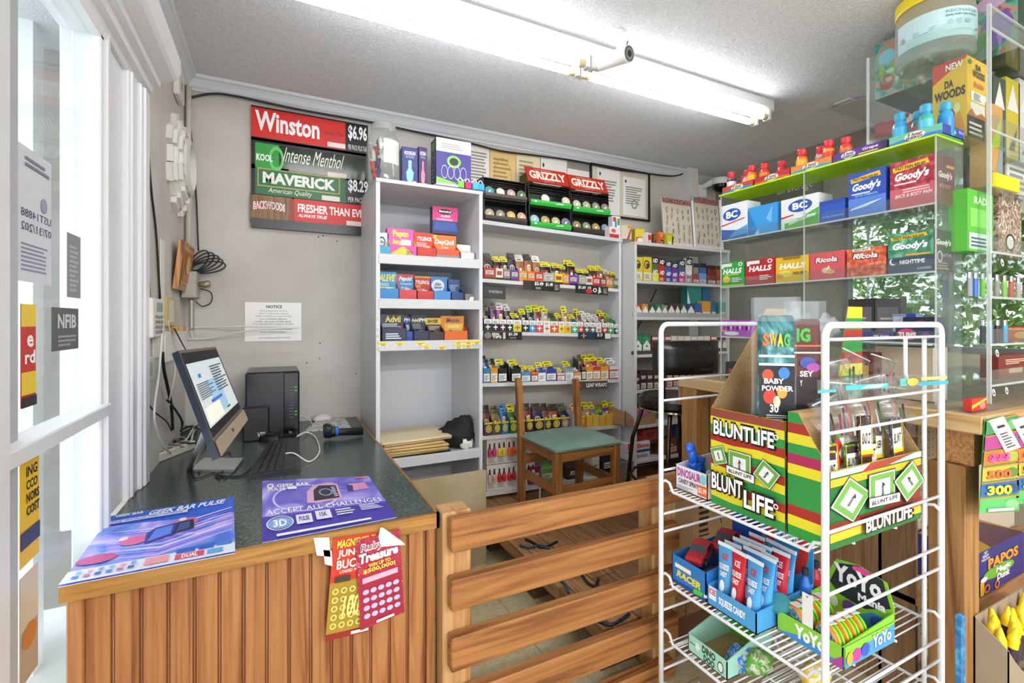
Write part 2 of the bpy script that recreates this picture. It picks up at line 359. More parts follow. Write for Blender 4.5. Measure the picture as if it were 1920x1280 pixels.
# ---- fluorescent fixture
TY = 1.80; XR = 2.52; b = None
t = thing('fluorescent_fixture', 'long white double fluorescent strip fixture on the ceiling', 'ceiling light', (1.28, TY, CEIL))
fw = M('#ececec', .35); x0, x1 = -1.28, XR-1.28
b = B(); b.box(x0, -.065, -.055, x1, .065, 0, fw, bev=.006); b.prism([(x0, -.06, -.055), (x0, .06, -.055), (x0, .025, -.072), (x0, -.025, -.072)], (x1-x0, 0, 0), fw); hs = b.build('housing', t)
em = M('#fbfdff', .4, kind='emit', e=TUBE); em2 = M('#fbfdff', .4, kind='emit', e=TUBE_SHOP)
b = B()
for k, (a, c) in enumerate(((x0+.02, -.03), (.0, x1-.03))):
    for y in (-.04, .04):
        tb = B(); tb.tube([(a+.04, y, -.095), (c-.04, y, -.095)], .017, em, 12); tb.build('tube', t)
        for e in (a, c): b = B(); b.box(e-.012, y-.02, -.115, e+.012, y+.02, -.055, fw, bev=.004); b.tube([(e, y, -.095), (e+(.045 if e == a else -.045), y, -.095)], .0175, M('#d8c79a', .4), 10); b.build('lampholder', hs)
b = B(); b.box(x1-.004, -.06, -.06, x1+.004, .06, -.002, fw); b.build('end_plate', t)
# more ceiling strips in the shop behind the camera
for i, (xx, yy) in enumerate(((1.2, -1.7), (1.2, -2.9))):
    c = dup(t, (xx, yy, CEIL), 0, 'fluorescent strip on the ceiling behind the viewer, '+('nearer the counter' if i == 0 else 'farther from the counter'), None)
    for q in c.children:
        if q.name.startswith('tube'): q.material_slots[0].link = 'OBJECT'; q.material_slots[0].material = em2
# ---- bullet camera
p = atZ(1160, 62, CEIL); t = thing('security_camera', 'white bullet security camera hung from ceiling beside fluorescent fixture', 'camera', p)
b = B(); b.lathe([(.028, 0), (.028, -.006), (.012, -.01), (.009, -.06), (.009, -.085)], WHITE); b.build('bracket', t)
q = V3((-.02, -.0, -.115)); b = B(); d = V3((.03, -.13, -.02)).normalized(); b.tube([q-d*.085, q-d*.08, q+d*.06, q+d*.075], [.02, .034, .034, .034], WHITE, 16); b.build('body', t)
b = B(); b.disc(q+d*.0755, .031, d, M('#5a5a5c', .3)); b.disc(q+d*.0765, .022, d, M('#8b8b8d', .3)); b.disc(q+d*.0772, .014, d, BLACK); b.build('lens', t)
b = B(); b.tube([q+V3((.06, .0, 0)), q+V3((.08, .02, .04)), q+V3((.085, .03, .08)), V3((.075, .03, 0))], .003, BLACK, 6); b.build('cord', t)
# ceiling hatch
b = B(); P = [atZ(1556, 198, CEIL-.006), atZ(1640, 172, CEIL-.006), atZ(1700, 195, CEIL-.006), atZ(1600, 213, CEIL-.006)]
x0, x1, y0, y1 = P[0].x, P[0].x+.55, P[3].y-.02, P[1].y+.1; b.box(x0, y0, CEIL-.012, x1, y1, CEIL-.001, M('#cfcfcf', .6), bev=.003); b.box(x0+.04, y0+.04, CEIL-.014, x1-.04, y1-.04, CEIL-.011, M('#c4c4c4', .6)); tag(b.build('ceiling_hatch'), 'flat grey access panel set in the textured ceiling', 'hatch')
# dome camera
p = atY(1318, 350, 2.86); t = thing('dome_camera', 'black dome security camera on a white wall bracket in the corner', 'camera', p)
b = B(); b.box(-.06, 0, -.09, .05, .04, .02, WHITE, bev=.008); b.tube([(0, .02, 0), (.04, -.06, .03), (.08, -.1, .03)], .025, WHITE, 12); b.build('bracket', t)
b = B(); b.lathe([(.0, .05), (.07, .05), (.075, .02), (.07, 0)], WHITE, (.09, -.1, .0)); b.build('cap', t)
b = B(); b.lathe([(.062, 0), (.058, -.025), (.04, -.05), (.015, -.062), (0, -.064)], M('#0d0d0f', .05), (.09, -.1, .0)); b.build('dome', t)
# long black cable under the back crown
cp = [atY(x, y, BACK-.03) for x, y in ((352, 184), (395, 176), (440, 180), (560, 205), (690, 228), (780, 247), (880, 268), (940, 283), (1010, 292), (1080, 302), (1160, 318), (1200, 323), (1262, 330), (1292, 320))]
cable('wall_cable', 'black cable running along under the back crown moulding', cp, .006, BLACK)
# red sign fragment on the right wall
X = RIGHT-.03; a = atX(1640, 252, X); c = atX(1775, 205, X); zt = atX(1700, 140, X).z; b = B(); y0, y1 = c.y, a.y
b.prism([(X, y1, a.z-.02), (X, y0, a.z-.02), (X, y0, zt+.1), (X, y0+.1, zt+.06), (X, (y0+y1)/2, a.z+.22), (X, y1, a.z+.1)], (.02, 0, 0), M('#d8352f', .4))
b.art((X, y1, a.z-.02), (0, y0-y1, 0), (0, 0, zt-a.z), [('t', '#ffffff', 'ols', .3, .08, .95, .55, 'B')])
tag(b.build('wall_sign'), 'red pennant shaped sign with white letters high on brown wall', 'sign')
b = B(); X = RIGHT-.012; a = atX(1420, 392, X); c = atX(1510, 362, X); y0, y1 = c.y, a.y
b.box(X, y0-.12, a.z-.25, X+.006, y1+.1, c.z+.06, M('#6b6057', .5)); b.art((X, y1+.05, a.z-.1), (0, y0-y1-.1, 0), (0, 0, .25), [('t', '#e8e4de', 'on average', .45, .6, 1, .85), ('t', '#e8e4de', '000 Americans', .1, .15, .95, .45)])
tag(b.build('warning_poster'), 'brown tobacco warning poster with pale lettering on right wall', 'poster')
# ================================================================ left counter
KZ = .715
pine = lambda ax, c='#c98a4a', **k: M(c, .4, kind='wood', ax=ax, **k)
t = thing('checkout_counter', 'orange beadboard counter with dark green top beside the window', 'counter', (0, 0, 0))
CX0, CX1, CY0, CY1 = -.41, .425, 1.325, BACK-.005
b = B(); b.box(CX0, CY0+.012, KZ-.03, CX1-.008, CY1, KZ, M('#3d4a44', .22, kind='speck', d='#303c37', l='#55625b', sc=160)); b.build('counter_top', t)
b = B(); b.box(CX0, CY0, KZ-.042, CX1, CY0+.012, KZ+.001, M('#9a6a2c', .35, kind='wood', ax=0, dark='#7d5120', light='#b08040')); b.box(CX1-.008, CY0, KZ-.042, CX1, CY1, KZ+.001, M('#9a6a2c', .35, kind='wood', ax=1, dark='#7d5120', light='#b08040')); b.build('edge_strip', t)
b = B(); fw_ = M('#9a6034', .35, kind='wood', ax=2, dark='#703c18', light='#ae7846', sc=1.6); gr = M('#6e3315', .5)
n = 15; x0, x1 = -.375, .395; w = (x1-x0)/n
for i in range(n):     # beadboard: tongue, double bead groove, repeated
    a = x0+i*w; b.box(a, CY0+.03, 0, a+w-.0075, CY0+.05, KZ-.035, fw_, bev=.0015)
    b.box(a+w-.0075, CY0+.036, 0, a+w, CY0+.05, KZ-.035, gr); b.tube([(a+w-.0037, CY0+.036, 0), (a+w-.0037, CY0+.036, KZ-.035)], .0016, fw_, 6)
b.build('front_panel', t)
b = B(); b.box(CX0+.005, CY0+.022, 0, x0, CY0+.06, KZ-.035, fw_, bev=.003); b.build('corner_post', t)
b = B(); b.box(x1, CY0+.022, 0, CX1-.006, CY0+.06, KZ-.035, fw_, bev=.003); b.build('corner_post', t)
b = B(); b.box(CX1-.03, CY0+.06, 0, CX1-.012, CY1-.6, KZ-.03, M('#bfae8c', .6)); b.build('side_panel', t)

def flat_poster(name, label, cat, c4, base, items, z=KZ+.002, th=.0012):
    # printed sheet lying on the counter: corners bottom-left, bottom-right, top-right, top-left
    P = [atZ(x, y, z) for x, y in c4]; b = B(); n = 8
    for i in range(n):
        for j in range(n):
            f = lambda u, v: (P[0]*(1-u)+P[1]*u)*(1-v)+(P[3]*(1-u)+P[2]*u)*v
            q = [f(i/n, j/n), f((i+1)/n, j/n), f((i+1)/n, (j+1)/n), f(i/n, (j+1)/n)]; b.add(q, [(0, 1, 2, 3)], base)
    b.prism([p-V3((0, 0, .0004)) for p in P], (0, 0, -th), '#e8e8ee'); return b, P
def quadart(b, P, items, lift=.00018):
    # bilinear print on a 4-cornered sheet
    s = len(b.v); b.art((0, 0, 0), (1, 0, 0), (0, 1, 0), items, lift)
    nn = (P[1]-P[0]).cross(P[3]-P[0]).normalized()
    for i in range(s, len(b.v)):
        u, v, h = b.v[i]; b.v[i] = tuple((P[0]*(1-u)+P[1]*u)*(1-v)+(P[3]*(1-u)+P[2]*u)*v+nn*h)
blue = M('#6f8fe6', .25, kind='swirl', a='#4a6fd8', b='#a898ee', d='#d0c4f8', sc=7)
b, P = flat_poster('poster', '', '', [(109, 1100), (441, 1036), (438, 931), (208, 967)], blue, [])
dev = lambda x, y, s, c1, c2: [('p', '#2a3f96', [(x, y), (x+.24*s, y+.1*s), (x+.24*s, y+.34*s), (x+.04*s, y+.3*s), (x-.02*s, y+.2*s)]), ('p', c1, [(x+.02*s, y+.04*s), (x+.2*s, y+.12*s), (x+.2*s, y+.3*s), (x+.05*s, y+.27*s)]), ('p', '#1d2340', [(x+.22*s, y+.1*s), (x+.4*s, y+.16*s), (x+.38*s, y+.36*s), (x+.24*s, y+.34*s)]), ('p', c2, [(x+.24*s, y+.13*s), (x+.36*s, y+.18*s), (x+.35*s, y+.32*s), (x+.26*s, y+.31*s)])]
sw = []
for k in range(9):
    yy = .26+k*.05; sw.append(('p', ['#c9b8f4', '#8f6fe0', '#e6dcfb'][k % 3], [(.05, yy), (.5, yy-.09), (.98, yy+.10), (.98, yy+.115), (.5, yy-.07)]))
quadart(b, P, [('p', '#2a5fd0', [(.0, .8), (1, .66), (1, 1), (0, 1)])]+sw+[('e', '#d46a9a', .62, .62, .1, .08), ('e', '#d46a9a', .3, .45, .09, .07), ('e', '#c24a86', .12, .26, .12, .06), ('e', '#f0d8ec', .6, .68, .03, .03), ('e', '#f0d8ec', .22, .5, .03, .03)]+dev(.38, .36, .8, '#5f7fe0', '#3a4f8a')+[('r', '#dfe3f6', 0, 0, 1, .14), ('r', '#cfd6f2', .02, .8, .62, .86), ('t', '#f4f6ff', 'GEEK BAR PULSE', .3, .86, .93, .95, 'bi'), ('t', '#f4f6ff', 'GEEK BAR', .05, .92, .26, .97, 'b'), ('t', '#3a5fc0', 'THE WORLD FIRST SCREEN', .05, .81, .58, .85), ('r', '#d84a68', .62, .03, .8, .1), ('t', '#ffffff', 'DUAL', .66, .04, .76, .09, 'b'), ('r', '#2f5fc4', .62, .11, .74, .17), ('r', '#2f5fc4', .76, .11, .86, .17), ('r', '#5fa8d8', .82, .03, .92, .09), ('r', '#3f78d0', .88, .12, .98, .18), ('r', '#e89aa8', .44, .03, .58, .12)]+[('r', ['#4f86c8', '#c86f9a', '#3f5fa8'][k % 3], .05+k*.06, .03, .085+k*.06, .06) for k in range(6)]+[('r', ['#8fb8e8', '#e8a8b8', '#7f9fd8'][k % 3], .06+k*.06, .075, .09+k*.06, .105) for k in range(6)])
tag(b.build('counter_poster'), 'blue and pink vape poster lying at the counter corner by the window', 'poster')
purp = M('#6f66d0', .25, kind='swirl', a='#564bc0', b='#978ce4', d='#c0b8f4', sc=5)
b, P = flat_poster('poster', '', '', [(491, 1017), (744, 969), (691, 892), (492, 901)], purp, [])
quadart(b, P, [('r', '#4436a4', 0, 0, 1, .33), ('o', '#cfc4f4', .36, .6, .28, .26, .93), ('p', '#d9a8c8', [(.36, .48), (.44, .46), (.66, .5), (.67, .83), (.6, .88), (.46, .84), (.38, .7)]), ('p', '#1b1a30', [(.42, .5), (.64, .52), (.65, .8), (.5, .82), (.44, .72)]), ('e', '#8f8fb8', .54, .66, .06, .08), ('e', '#1b1a30', .54, .66, .045, .06), ('l', '#d9d9f0', .6, .55, .64, .78, 6), ('p', '#d890b8', [(.74, .62), (.93, .66), (.92, .82), (.76, .8)]), ('p', '#3a2f78', [(.73, .63), (.78, .62), (.8, .76), (.75, .79)]), ('t', '#ffffff', 'GEEK BAR', .13, .83, .42, .9, 'b'), ('t', '#ffffff', 'PULSE', .05, .76, .2, .82, 'b'), ('r', '#ffffff', .22, .77, .3, .82), ('o', '#ffffff', .07, .86, .03, .05, .6), ('t', '#ffffff', 'ACCEPT ALL CHALLENGES', .03, .34, .97, .42, ''), ('r', '#e06a86', .86, .93, .97, .97), ('e', '#7fa8e0', .13, .2, .09, .08), ('t', '#ffffff', '3D', .08, .15, .18, .25, 'b'), ('o', '#ffffff', .13, .2, .1, .1, .92), ('r', '#e8e4f8', .25, .14, .37, .28), ('t', '#3a2f78', 'PULSE', .27, .18, .35, .25, 'b'), ('r', '#e8e4f8', .4, .16, .52, .3), ('t', '#3a2f78', '15K', .43, .2, .49, .27, 'b'), ('l', '#e0dcf4', .56, .18, .72, .3, 3), ('l', '#e0dcf4', .76, .2, .96, .32, 5), ('r', '#f2f0fa', .1, .02, .8, .05)])
tag(b.build('counter_poster'), 'purple vape poster with torn edges lying beside the scratch tickets', 'poster')

def hang_ticket(name, label, c4, base, items, Y, cat='scratch ticket', sheet=None):
    P = [atY(x, y, Y) for x, y in c4]; b = B(); nn = V3((0, -1, 0)); b.prism([p+V3((0, .0012, 0)) for p in P], (0, -.0012, 0), base); quadart(b, P, items, .00012)
    return tag(b.build(name), label, cat)
gold = M('#a88a2c', .3, .3); rubb = M('#a81e3a', .35, kind='swirl', a='#c43a56', b='#8a1030', d='#e07a90', sc=60)
circ = [('o', '#e8d47a', .14+.19*i, .13+.085*j, .07, .03, .6) for i in range(5) for j in range(5)]
hang_ticket('scratch_ticket', 'red and gold scratch ticket taped to counter front, behind the ruby one', [(610, 1202), (694, 1182), (706, 996), (625, 1010)], '#c8331f', [('r', gold, 0, 0, 1, .56), ('r', '#8f1a14', 0, .0, 1, .06)]+circ+[('t', '#f2d34a', 'MAGNIFICENT', .1, .9, .98, .98, 'b'), ('t', '#e8e0d8', 'JUNGLE', .12, .79, .9, .88, 'b'), ('t', '#e8e0d8', 'BUCKS', .12, .69, .8, .78, 'b'), ('t', '#ffffff', 'LOADED WITH', .2, .65, .7, .68), ('r', '#3a3026', .1, .56, .45, .62), ('t', '#e8d47a', '100X', .3, .2, .95, .42, 'bi'), ('r', '#f0ece4', .55, .02, .95, .05)], CY0-.003)
hang_ticket('scratch_ticket', 'dark red ruby scratch ticket with torn white stub taped to counter front', [(676, 1182), (759, 1147), (749, 991), (667, 1014)], rubb, [('r', '#9a1734', .03, .02, .97, .58), ('r', '#e9a9c0', .1, .5, .9, .56)]+[('e', '#b9b4d8', .16+.17*i, .13+.09*j, .07, .028) for i in range(5) for j in range(4)]+[('t', '#ffffff', 'Ruby', .08, .83, .62, .95, 'Bi'), ('t', '#ffffff', 'Treasure', .03, .73, .95, .84, 'Bi'), ('t', '#7a1030', 'Ruby', .09, .845, .6, .94, 'i'), ('t', '#f2d34a', 'WIN UP TO', .25, .665, .75, .71, 'b'), ('t', '#f2d34a', '$500,000!', .12, .605, .85, .66, 'b'), ('p', '#f4f2ee', [(.5, .98), (.55, .86), (1.1, .8), (1.05, .84), (.62, 1.07), (.56, 1.08)]), ('r', '#ded6da', .35, .02, .75, .05)], CY0-.013)
b = B()
for x, y, w_, h_ in ((588, 1008, 22, 34), (606, 1030, 12, 28), (1, 1, 0, 0)):
    if w_: q = atY(x, y, CY0-.002); s = .0017; b.prism([q, q+V3((w_*s, 0, -.006)), q+V3((w_*s*1.1, 0, h_*s*-1)), q+V3((w_*s*.2, 0, h_*s*-.8))], (0, -.0015, 0), '#efece6')
tag(b.build('tape_scraps'), 'torn white paper and tape scraps stuck on the counter edge', 'tape')

# ---- all-in-one computer
def AZ(x, y): return atZ(x, y, KZ)
t = thing('desktop_computer', 'silver all-in-one computer tilted back on the green counter', 'computer', AZ(420, 885))
o = t.location.copy()
tl = V3((-.165, 1.93, 1.135)); 
pTL = atY(334, 657, 1.86); pTR = atY(404, 650, 2.13); pBR = atY(462, 788, 1.98); pBL = atY(411, 858, 1.72)
sil = M('#9fa2a6', .28, .8); darks = M('#1e2126', .2)
nn = (pBR-pBL).cross(pTL-pBL).normalized(); rd = ray(404, 650); c0 = V3((0, 0, CAMZ)); pTR = c0+rd*((pBL-c0).dot(nn)/rd.dot(nn))
b = B(); b.prism([p-o for p in (pBL, pBR, pTR, pTL)], nn*-.022, M('#26303e', .3)); b.build('screen_case', t)
b = B(); scr = M('#b9c0c2', .3, kind='emit', e=.32)
P = [p-o for p in (pBL, pBR, pTR, pTL)]; quadart(b, P, [('r', '#6d6357', 0, 0, 1, 1), ('r', '#17191c', .02, .17, .98, .97), ('r', scr, .04, .25, .96, .86), ('r', M('#8fb0c8', .3, kind='emit', e=.3), .35, .3, .7, .65), ('r', M('#3f5fb0', .3, kind='emit', e=.3), .3, .43, .62, .46), ('r', M('#d9d9c8', .3, kind='emit', e=.3), .08, .27, .5, .42), ('r', M('#3f66b8', .3, kind='emit', e=.3), .2, .7, .27, .74), ('l', '#5a6468', .08, .5, .5, .66, 8), ('l', '#5a6468', .55, .5, .92, .8, 10), ('r', '#3a9a4a', .6, .29, .7, .31), ('r', '#a08c78', 0, 0, 1, .14), ('t', '#3a352f', 'hp', .47, .05, .53, .1, 'b')], .0006); b.build('screen', t)
b = B(); f0 = AZ(355, 884)-o; f1 = AZ(440, 884)-o; m0 = (pBL*.8+pTL*.2)-o-nn*.02
b.tube([f0+V3((0, 0, .006)), m0+V3((.0, .03, .02))], .011, M('#d9dbdd', .2, .7), 8); b.prism([f0, f1, f1+V3((.02, .16, 0)), f0+V3((.03, .16, 0))], (0, 0, .008), M('#c9cbcd', .25, .7)); b.build('stand', t)
# ---- PC tower
p = AZ(512, 822); t = thing('computer_tower', 'black computer tower with green indicator lights standing against wall', 'computer', p)
zt = atY(512, 697, p.y).z-p.z; w_ = atY(561, 760, p.y).x-atY(459, 760, p.y).x
b = B(); b.box(-w_/2, 0, 0, w_/2, .3, zt, M('#17181c', .25), bev=.006); b.build('case', t)
b = B(); b.box(.2*w_, -.006, .008, w_*.48, .002, zt-.006, M('#0e0f12', .15), bev=.003); b.art((.2*w_, -.006, 0), (.28*w_, 0, 0), (0, 0, zt), [('r', '#39c53a', .72, .75, .9, .765), ('r', '#39c53a', .72, .7, .9, .715), ('r', '#39c53a', .72, .38, .9, .395), ('r', '#39c53a', .72, .33, .9, .345)]+[('r', '#7a7d82', .35, .3+.046*k, .65, .305+.046*k) for k in range(11)]+[('t', '#b9bcc0', 'hp', .35, .06, .55, .1)]); b.build('front_bezel', t)
# ---- small network box beside it
p = AZ(478, 826); b = B(); b.box(p.x-.05, p.y-.02, KZ, p.x+.06, p.y+.16, KZ+.16, M('#15161a', .3), bev=.006); b.art((p.x-.05, p.y-.02, KZ), (.11, 0, 0), (0, 0, .16), [('t', '#c9c9c9', 'VTS', .55, .12, .85, .26, 'b')]); tag(b.build('network_box'), 'small black network box in front of the tower, behind the screen', 'router')
# ---- keyboard
kp = [AZ(463, 901), AZ(564, 888), AZ(560, 829), AZ(506, 833)]
t = thing('keyboard', 'black computer keyboard on the counter in front of the screen', 'keyboard', kp[0]); o = kp[0]
b = B(); b.prism([q-o for q in kp], (0, 0, .018), M('#15171b', .3)); b.build('keyboard_case', t)
b = B(); r = random.Random(2); P = [q-o+V3((0, 0, .0185)) for q in kp]; kb = M('#22252b', .35)
for i in range(6):
    for j in range(18):
        u0, u1 = .05+i*.15, .05+i*.15+.125; v0, v1 = .04+j*.052, .04+j*.052+.043
        f = lambda u, v: (P[0]*(1-u)+P[1]*u)*(1-v)+(P[3]*(1-u)+P[2]*u)*v
        b.prism([f(u0, v0), f(u1, v0), f(u1, v1), f(u0, v1)], (0, 0, .005), kb)
b.build('keys', t)
p = AZ(505, 826); t = thing('computer_mouse', 'black mouse behind the keyboard near the tower', 'mouse', p, .9); b = B(); b.lathe([(.0, .034), (.02, .033), (.045, .024), (.055, .008), (.055, 0)], M('#141519', .3), sx=.62, n=16); b.build('shell', t); b = B(); b.lathe([(0, .006), (.008, .006)], BLACK, (.03, 0, .026)); b.build('wheel', t)
# pad, white mouse
pp = [AZ(571, 809), AZ(657, 802), AZ(645, 782), AZ(600, 783)]; b = B(); b.prism([q+V3((0, -.01, 0)) for q in pp], (0, 0, .006), M('#c9c4ba', .6, kind='speck', d='#8f8a80', l='#e0dcd4', sc=40)); tag(b.build('mouse_pad'), 'worn pale mouse pad against the wall behind the scanner', 'mouse pad')
p = AZ(605, 788)+V3((0, 0, .006)); t = thing('computer_mouse', 'white computer mouse on the worn pad by the wall', 'mouse', p, -1.2); b = B(); b.lathe([(.0, .03), (.02, .029), (.045, .02), (.055, .008), (.055, 0)], M('#d9d9da', .3), sx=.55, n=16); b.build('shell', t)
# ---- barcode scanner lying on the counter
p = AZ(612, 824); q = AZ(680, 817); t = thing('barcode_scanner', 'black and blue handheld barcode scanner lying on green counter', 'scanner', p); d = q-p
b = B(); b.tube([V3((.01, 0, .035)), V3((.035, 0, .035)), d*.35+V3((0, 0, .03)), d+V3((0, 0, .024))], [.03, .026, .017, .02], BLACK, 12); b.build('handle', t)
b = B(); b.lathe([(.036, -.012), (.042, 0), (.036, .018), (.02, .026)], M('#1a1d24', .3), (0, 0, .042), n=16, ax='x', sy=.85); b.build('head', t)
b = B(); b.lathe([(.03, 0), (.018, .006), (0, .006)], M('#2f4f8f', .2), (-.012, 0, .042), n=16, ax='x'); b.tube([V3((.033, 0, .036)), V3((.052, 0, .034))], .024, M('#2a5fd0', .3), 12); b.build('window', t)
# cables on the counter
wc = M('#e4e2dc', .4); bk = M('#19191b', .45)
zz = KZ+.004
cable('usb_cable', 'white usb cable looping over the keyboard to the tower', [AZ(535, 864)+V3((0, 0, .03)), AZ(552, 864)+V3((0, 0, .03)), AZ(580, 868)+V3((0, 0, .006)), AZ(599, 848)+V3((0, 0, .005)), AZ(590, 820)+V3((0, 0, .006)), AZ(572, 818)+V3((0, 0, .02)), AZ(557, 826)+V3((0, 0, .02)), AZ(586, 806)+V3((0, 0, .01)), AZ(578, 795)+V3((0, 0, .03)), AZ(563, 800)+V3((0, 0, .06))], .003, wc)
for i, (lab, m_, pts, r_) in enumerate((
    ('black cable looping across the counter under the computer stand', bk, ((372, 890), (390, 868), (430, 850), (425, 878), (405, 894), (450, 893), (470, 880)), .0022),
    ('thin black cable curling beside the keyboard', bk, ((362, 868), (366, 898), (400, 888), (412, 900), (404, 892), (440, 896), (462, 893)), .002),
    ('black cable lying under the screen edge', bk, ((420, 860), (455, 862), (440, 885), (420, 900)), .002))):
    cable('power_cable', lab, [AZ(x, y)+V3((0, 0, .004)) for x, y in pts], r_, m_)
for i, (lab, m_, pts, r_, X) in enumerate((
    ('white cable hanging down the left wall to the counter', wc, ((304, 620), (298, 700), (290, 760), (292, 800), (310, 840), (345, 862)), .004, LEFT+.03),
    ('thick black cord hanging beside the power outlet', bk, ((305, 660), (307, 690), (313, 720), (321, 760), (324, 805)), .006, LEFT+.02),
    ('black cord running behind the computer to the outlet', bk, ((314, 750), (330, 770), (341, 790), (340, 810)), .005, LEFT+.03),
    ('thin dark cable low on the left wall', bk, ((270, 745), (290, 772), (312, 790), (322, 808)), .003, LEFT+.012),
    ('white cord hanging from keypad shelf papers', wc, ((315, 600), (325, 660), (328, 700), (318, 748), (318, 760)), .002, LEFT+.03),
    ('thin black wires from small shelf to the computer', bk, ((327, 616), (345, 650), (352, 660)), .003, LEFT+.03),
    ('long black cable running down left wall past the medallion', bk, ((270, 165), (276, 250), (283, 350), (293, 440), (300, 560)), .004, LEFT+.006),
    ('thin grey cable down left wall beside white casing', M('#7a756d', .5), ((268, 300), (273, 420), (281, 540), (286, 620)), .0025, LEFT+.006),
    ('short black wire at top corner of left wall', bk, ((268, 135), (285, 118), (302, 103)), .003, LEFT+.006))):
    cable('wall_wire', lab, [atX(x, y, X) for x, y in pts], r_, m_)
for i, (lab, pts) in enumerate((('tangle of black cords behind the computer', ((325, 815), (350, 808), (370, 822), (340, 836), (322, 828), (360, 812), (385, 820), (380, 838), (340, 846), (330, 824), (372, 806))), ('white cord of the tangle behind the computer', ((330, 850), (352, 830), (372, 800), (380, 793), (365, 815), (358, 845))), ('grey cord coiled by the power strip', ((285, 850), (310, 842), (335, 852), (350, 842), (345, 830), (326, 838))))):
    cable('cord_tangle', lab, [AZ(x, y)+V3((0, 0, .012+.012*(k % 3))) for k, (x, y) in enumerate(pts)], .004, [bk, wc, M('#8a8680', .5)][i])
p = AZ(313, 853); b = B(); b.box(-.12, -.03, 0, .1, .03, .035, M('#c9c4ba', .5), bev=.004)
for k in range(4): b.box(-.1+.05*k, -.018, .035, -.07+.05*k, .018, .0365, M('#5a564f', .5))
o = b.build('power_strip'); o.location = p+V3((.02, 0, 0)); o.rotation_euler = (0, 0, 1.1); tag(o, 'beige power strip at the back corner of the counter', 'power strip')

# ================================================================ left wall fittings
def onL(px, py, dx=0): return atX(px, py, LEFT+dx)
# plaster starburst medallion
c = onL(329, 310); R = .225; t = thing('wall_medallion', 'white stepped plaster medallion on the left wall', 'wall decoration', c)
b = B()
for k in range(16):
    a = 2*math.pi*k/16; R1 = R*(1 if k % 2 else .86); w_ = .036
    for r0, r1, h in ((.1, R1*.72, .05), (R1*.72, R1*.88, .036), (R1*.88, R1, .022)):
        u = V3((0, math.cos(a), math.sin(a))); v = V3((0, -math.sin(a), math.cos(a)))
        b.prism([u*r0-v*w_*(.5+.5*r0/R), u*r1-v*w_, u*r1+v*w_, u*r0+v*w_*(.5+.5*r0/R)], (h, 0, 0), M('#e0ddd6', .6))
b.build('rays', t)
b = B(); b.lathe([(.13, 0), (.13, .06), (.105, .068), (.1, .05), (.095, .03), (0, .03)], M('#d6d2ca', .6), n=32, ax='x'); b.build('hub', t)
def wallbox(name, label, cat, x0, y0, x1, y1, dep, m, items=(), bev=.004, X=LEFT):
    a = atX(x0, (y0+y1)/2, X+dep); c2 = atX(x1, (y0+y1)/2, X+dep); zt = atX((x0+x1)/2, y0, X+dep).z; zb = atX((x0+x1)/2, y1, X+dep).z
    b = B(); b.box(X+.001, a.y, zb, X+dep, c2.y, zt, m, bev=bev); b.art((X+dep, a.y, zb), (0, c2.y-a.y, 0), (0, 0, zt-zb), items); return tag(b.build(name), label, cat)
wallbox('light_switch_box', 'small white electrical box high on the left wall near the corner', 'box', 336, 130, 346, 188, .025, '#dedad2', [('r', '#8f8a80', .35, .3, .65, .6)])
wallbox('alarm_keypad', 'white alarm keypad on the left wall above the counter', 'keypad', 287, 560, 309, 632, .03, '#e2dfd8', [('r', '#8a9a90', .3, .66, .8, .9)]+[('r', '#8f8b84', .2+.2*i, .1+.13*j, .34+.2*i, .18+.13*j) for i in range(3) for j in range(4)])
wallbox('keypad_cover', 'open flap cover left of the white keypad', 'box', 270, 563, 287, 625, .012, '#d6d2c9')
wallbox('outlet_plate', 'white wall plate low on the left wall near the casing', 'outlet', 270, 670, 290, 715, .008, '#d9d4ca', [('r', '#aaa59c', .2, .2, .8, .8)])
wallbox('note_paper', 'white paper slip hanging under the keypad', 'paper', 288, 632, 316, 668, .004, '#efebe2', bev=0)
wallbox('note_paper', 'larger white paper hanging beside the small shelf', 'paper', 310, 620, 350, 672, .006, '#f2efe8', bev=0)
wallbox('paper_strip', 'narrow pale paper strip stuck on the left wall above keypad', 'paper', 301, 450, 309, 575, .003, '#e8e3d8', bev=0)
wallbox('name_plate', 'small gold framed plate on the left wall beside keypad', 'plate', 313, 557, 329, 612, .012, '#c9b070', [('r', '#d8d2b8', .2, .15, .8, .9)])
p = onL(320, 612); b = B(); b.box(p.x+.001, p.y-.04, p.z-.02, p.x+.05, p.y+.04, p.z, M('#b98f4a', .4, kind='wood', ax=1)); tag(b.build('small_shelf'), 'tiny wooden ledge under the gold plate', 'shelf')
# picture frame hanging tilted
t = thing('picture_frame', 'small brown framed picture tilted on the left wall', 'picture', onL(332, 500), 0); z0 = .0
ph = (onL(337, 455).z-onL(337, 540).z); pw = onL(345, 500).y-onL(324, 500).y
b = B(); b.prism([(0.004, -pw/2, -ph/2), (.004, pw/2, -ph/2), (.03, pw/2, ph/2), (.03, -pw/2, ph/2)], (.02, 0, -.004), M('#7a4a24', .4, kind='wood', ax=2)); b.build('frame', t)
b = B(); quadart(b, [V3((.0275, -pw*.38, -ph*.38)), V3((.0275, pw*.38, -ph*.38)), V3((.0475, pw*.38, ph*.38)), V3((.0475, -pw*.38, ph*.38))], [('r', '#caa050', 0, 0, 1, 1), ('r', '#b5653a', .1, .08, .9, .92), ('e', '#e0b070', .5, .55, .25, .25)], .002); b.build('print', t)
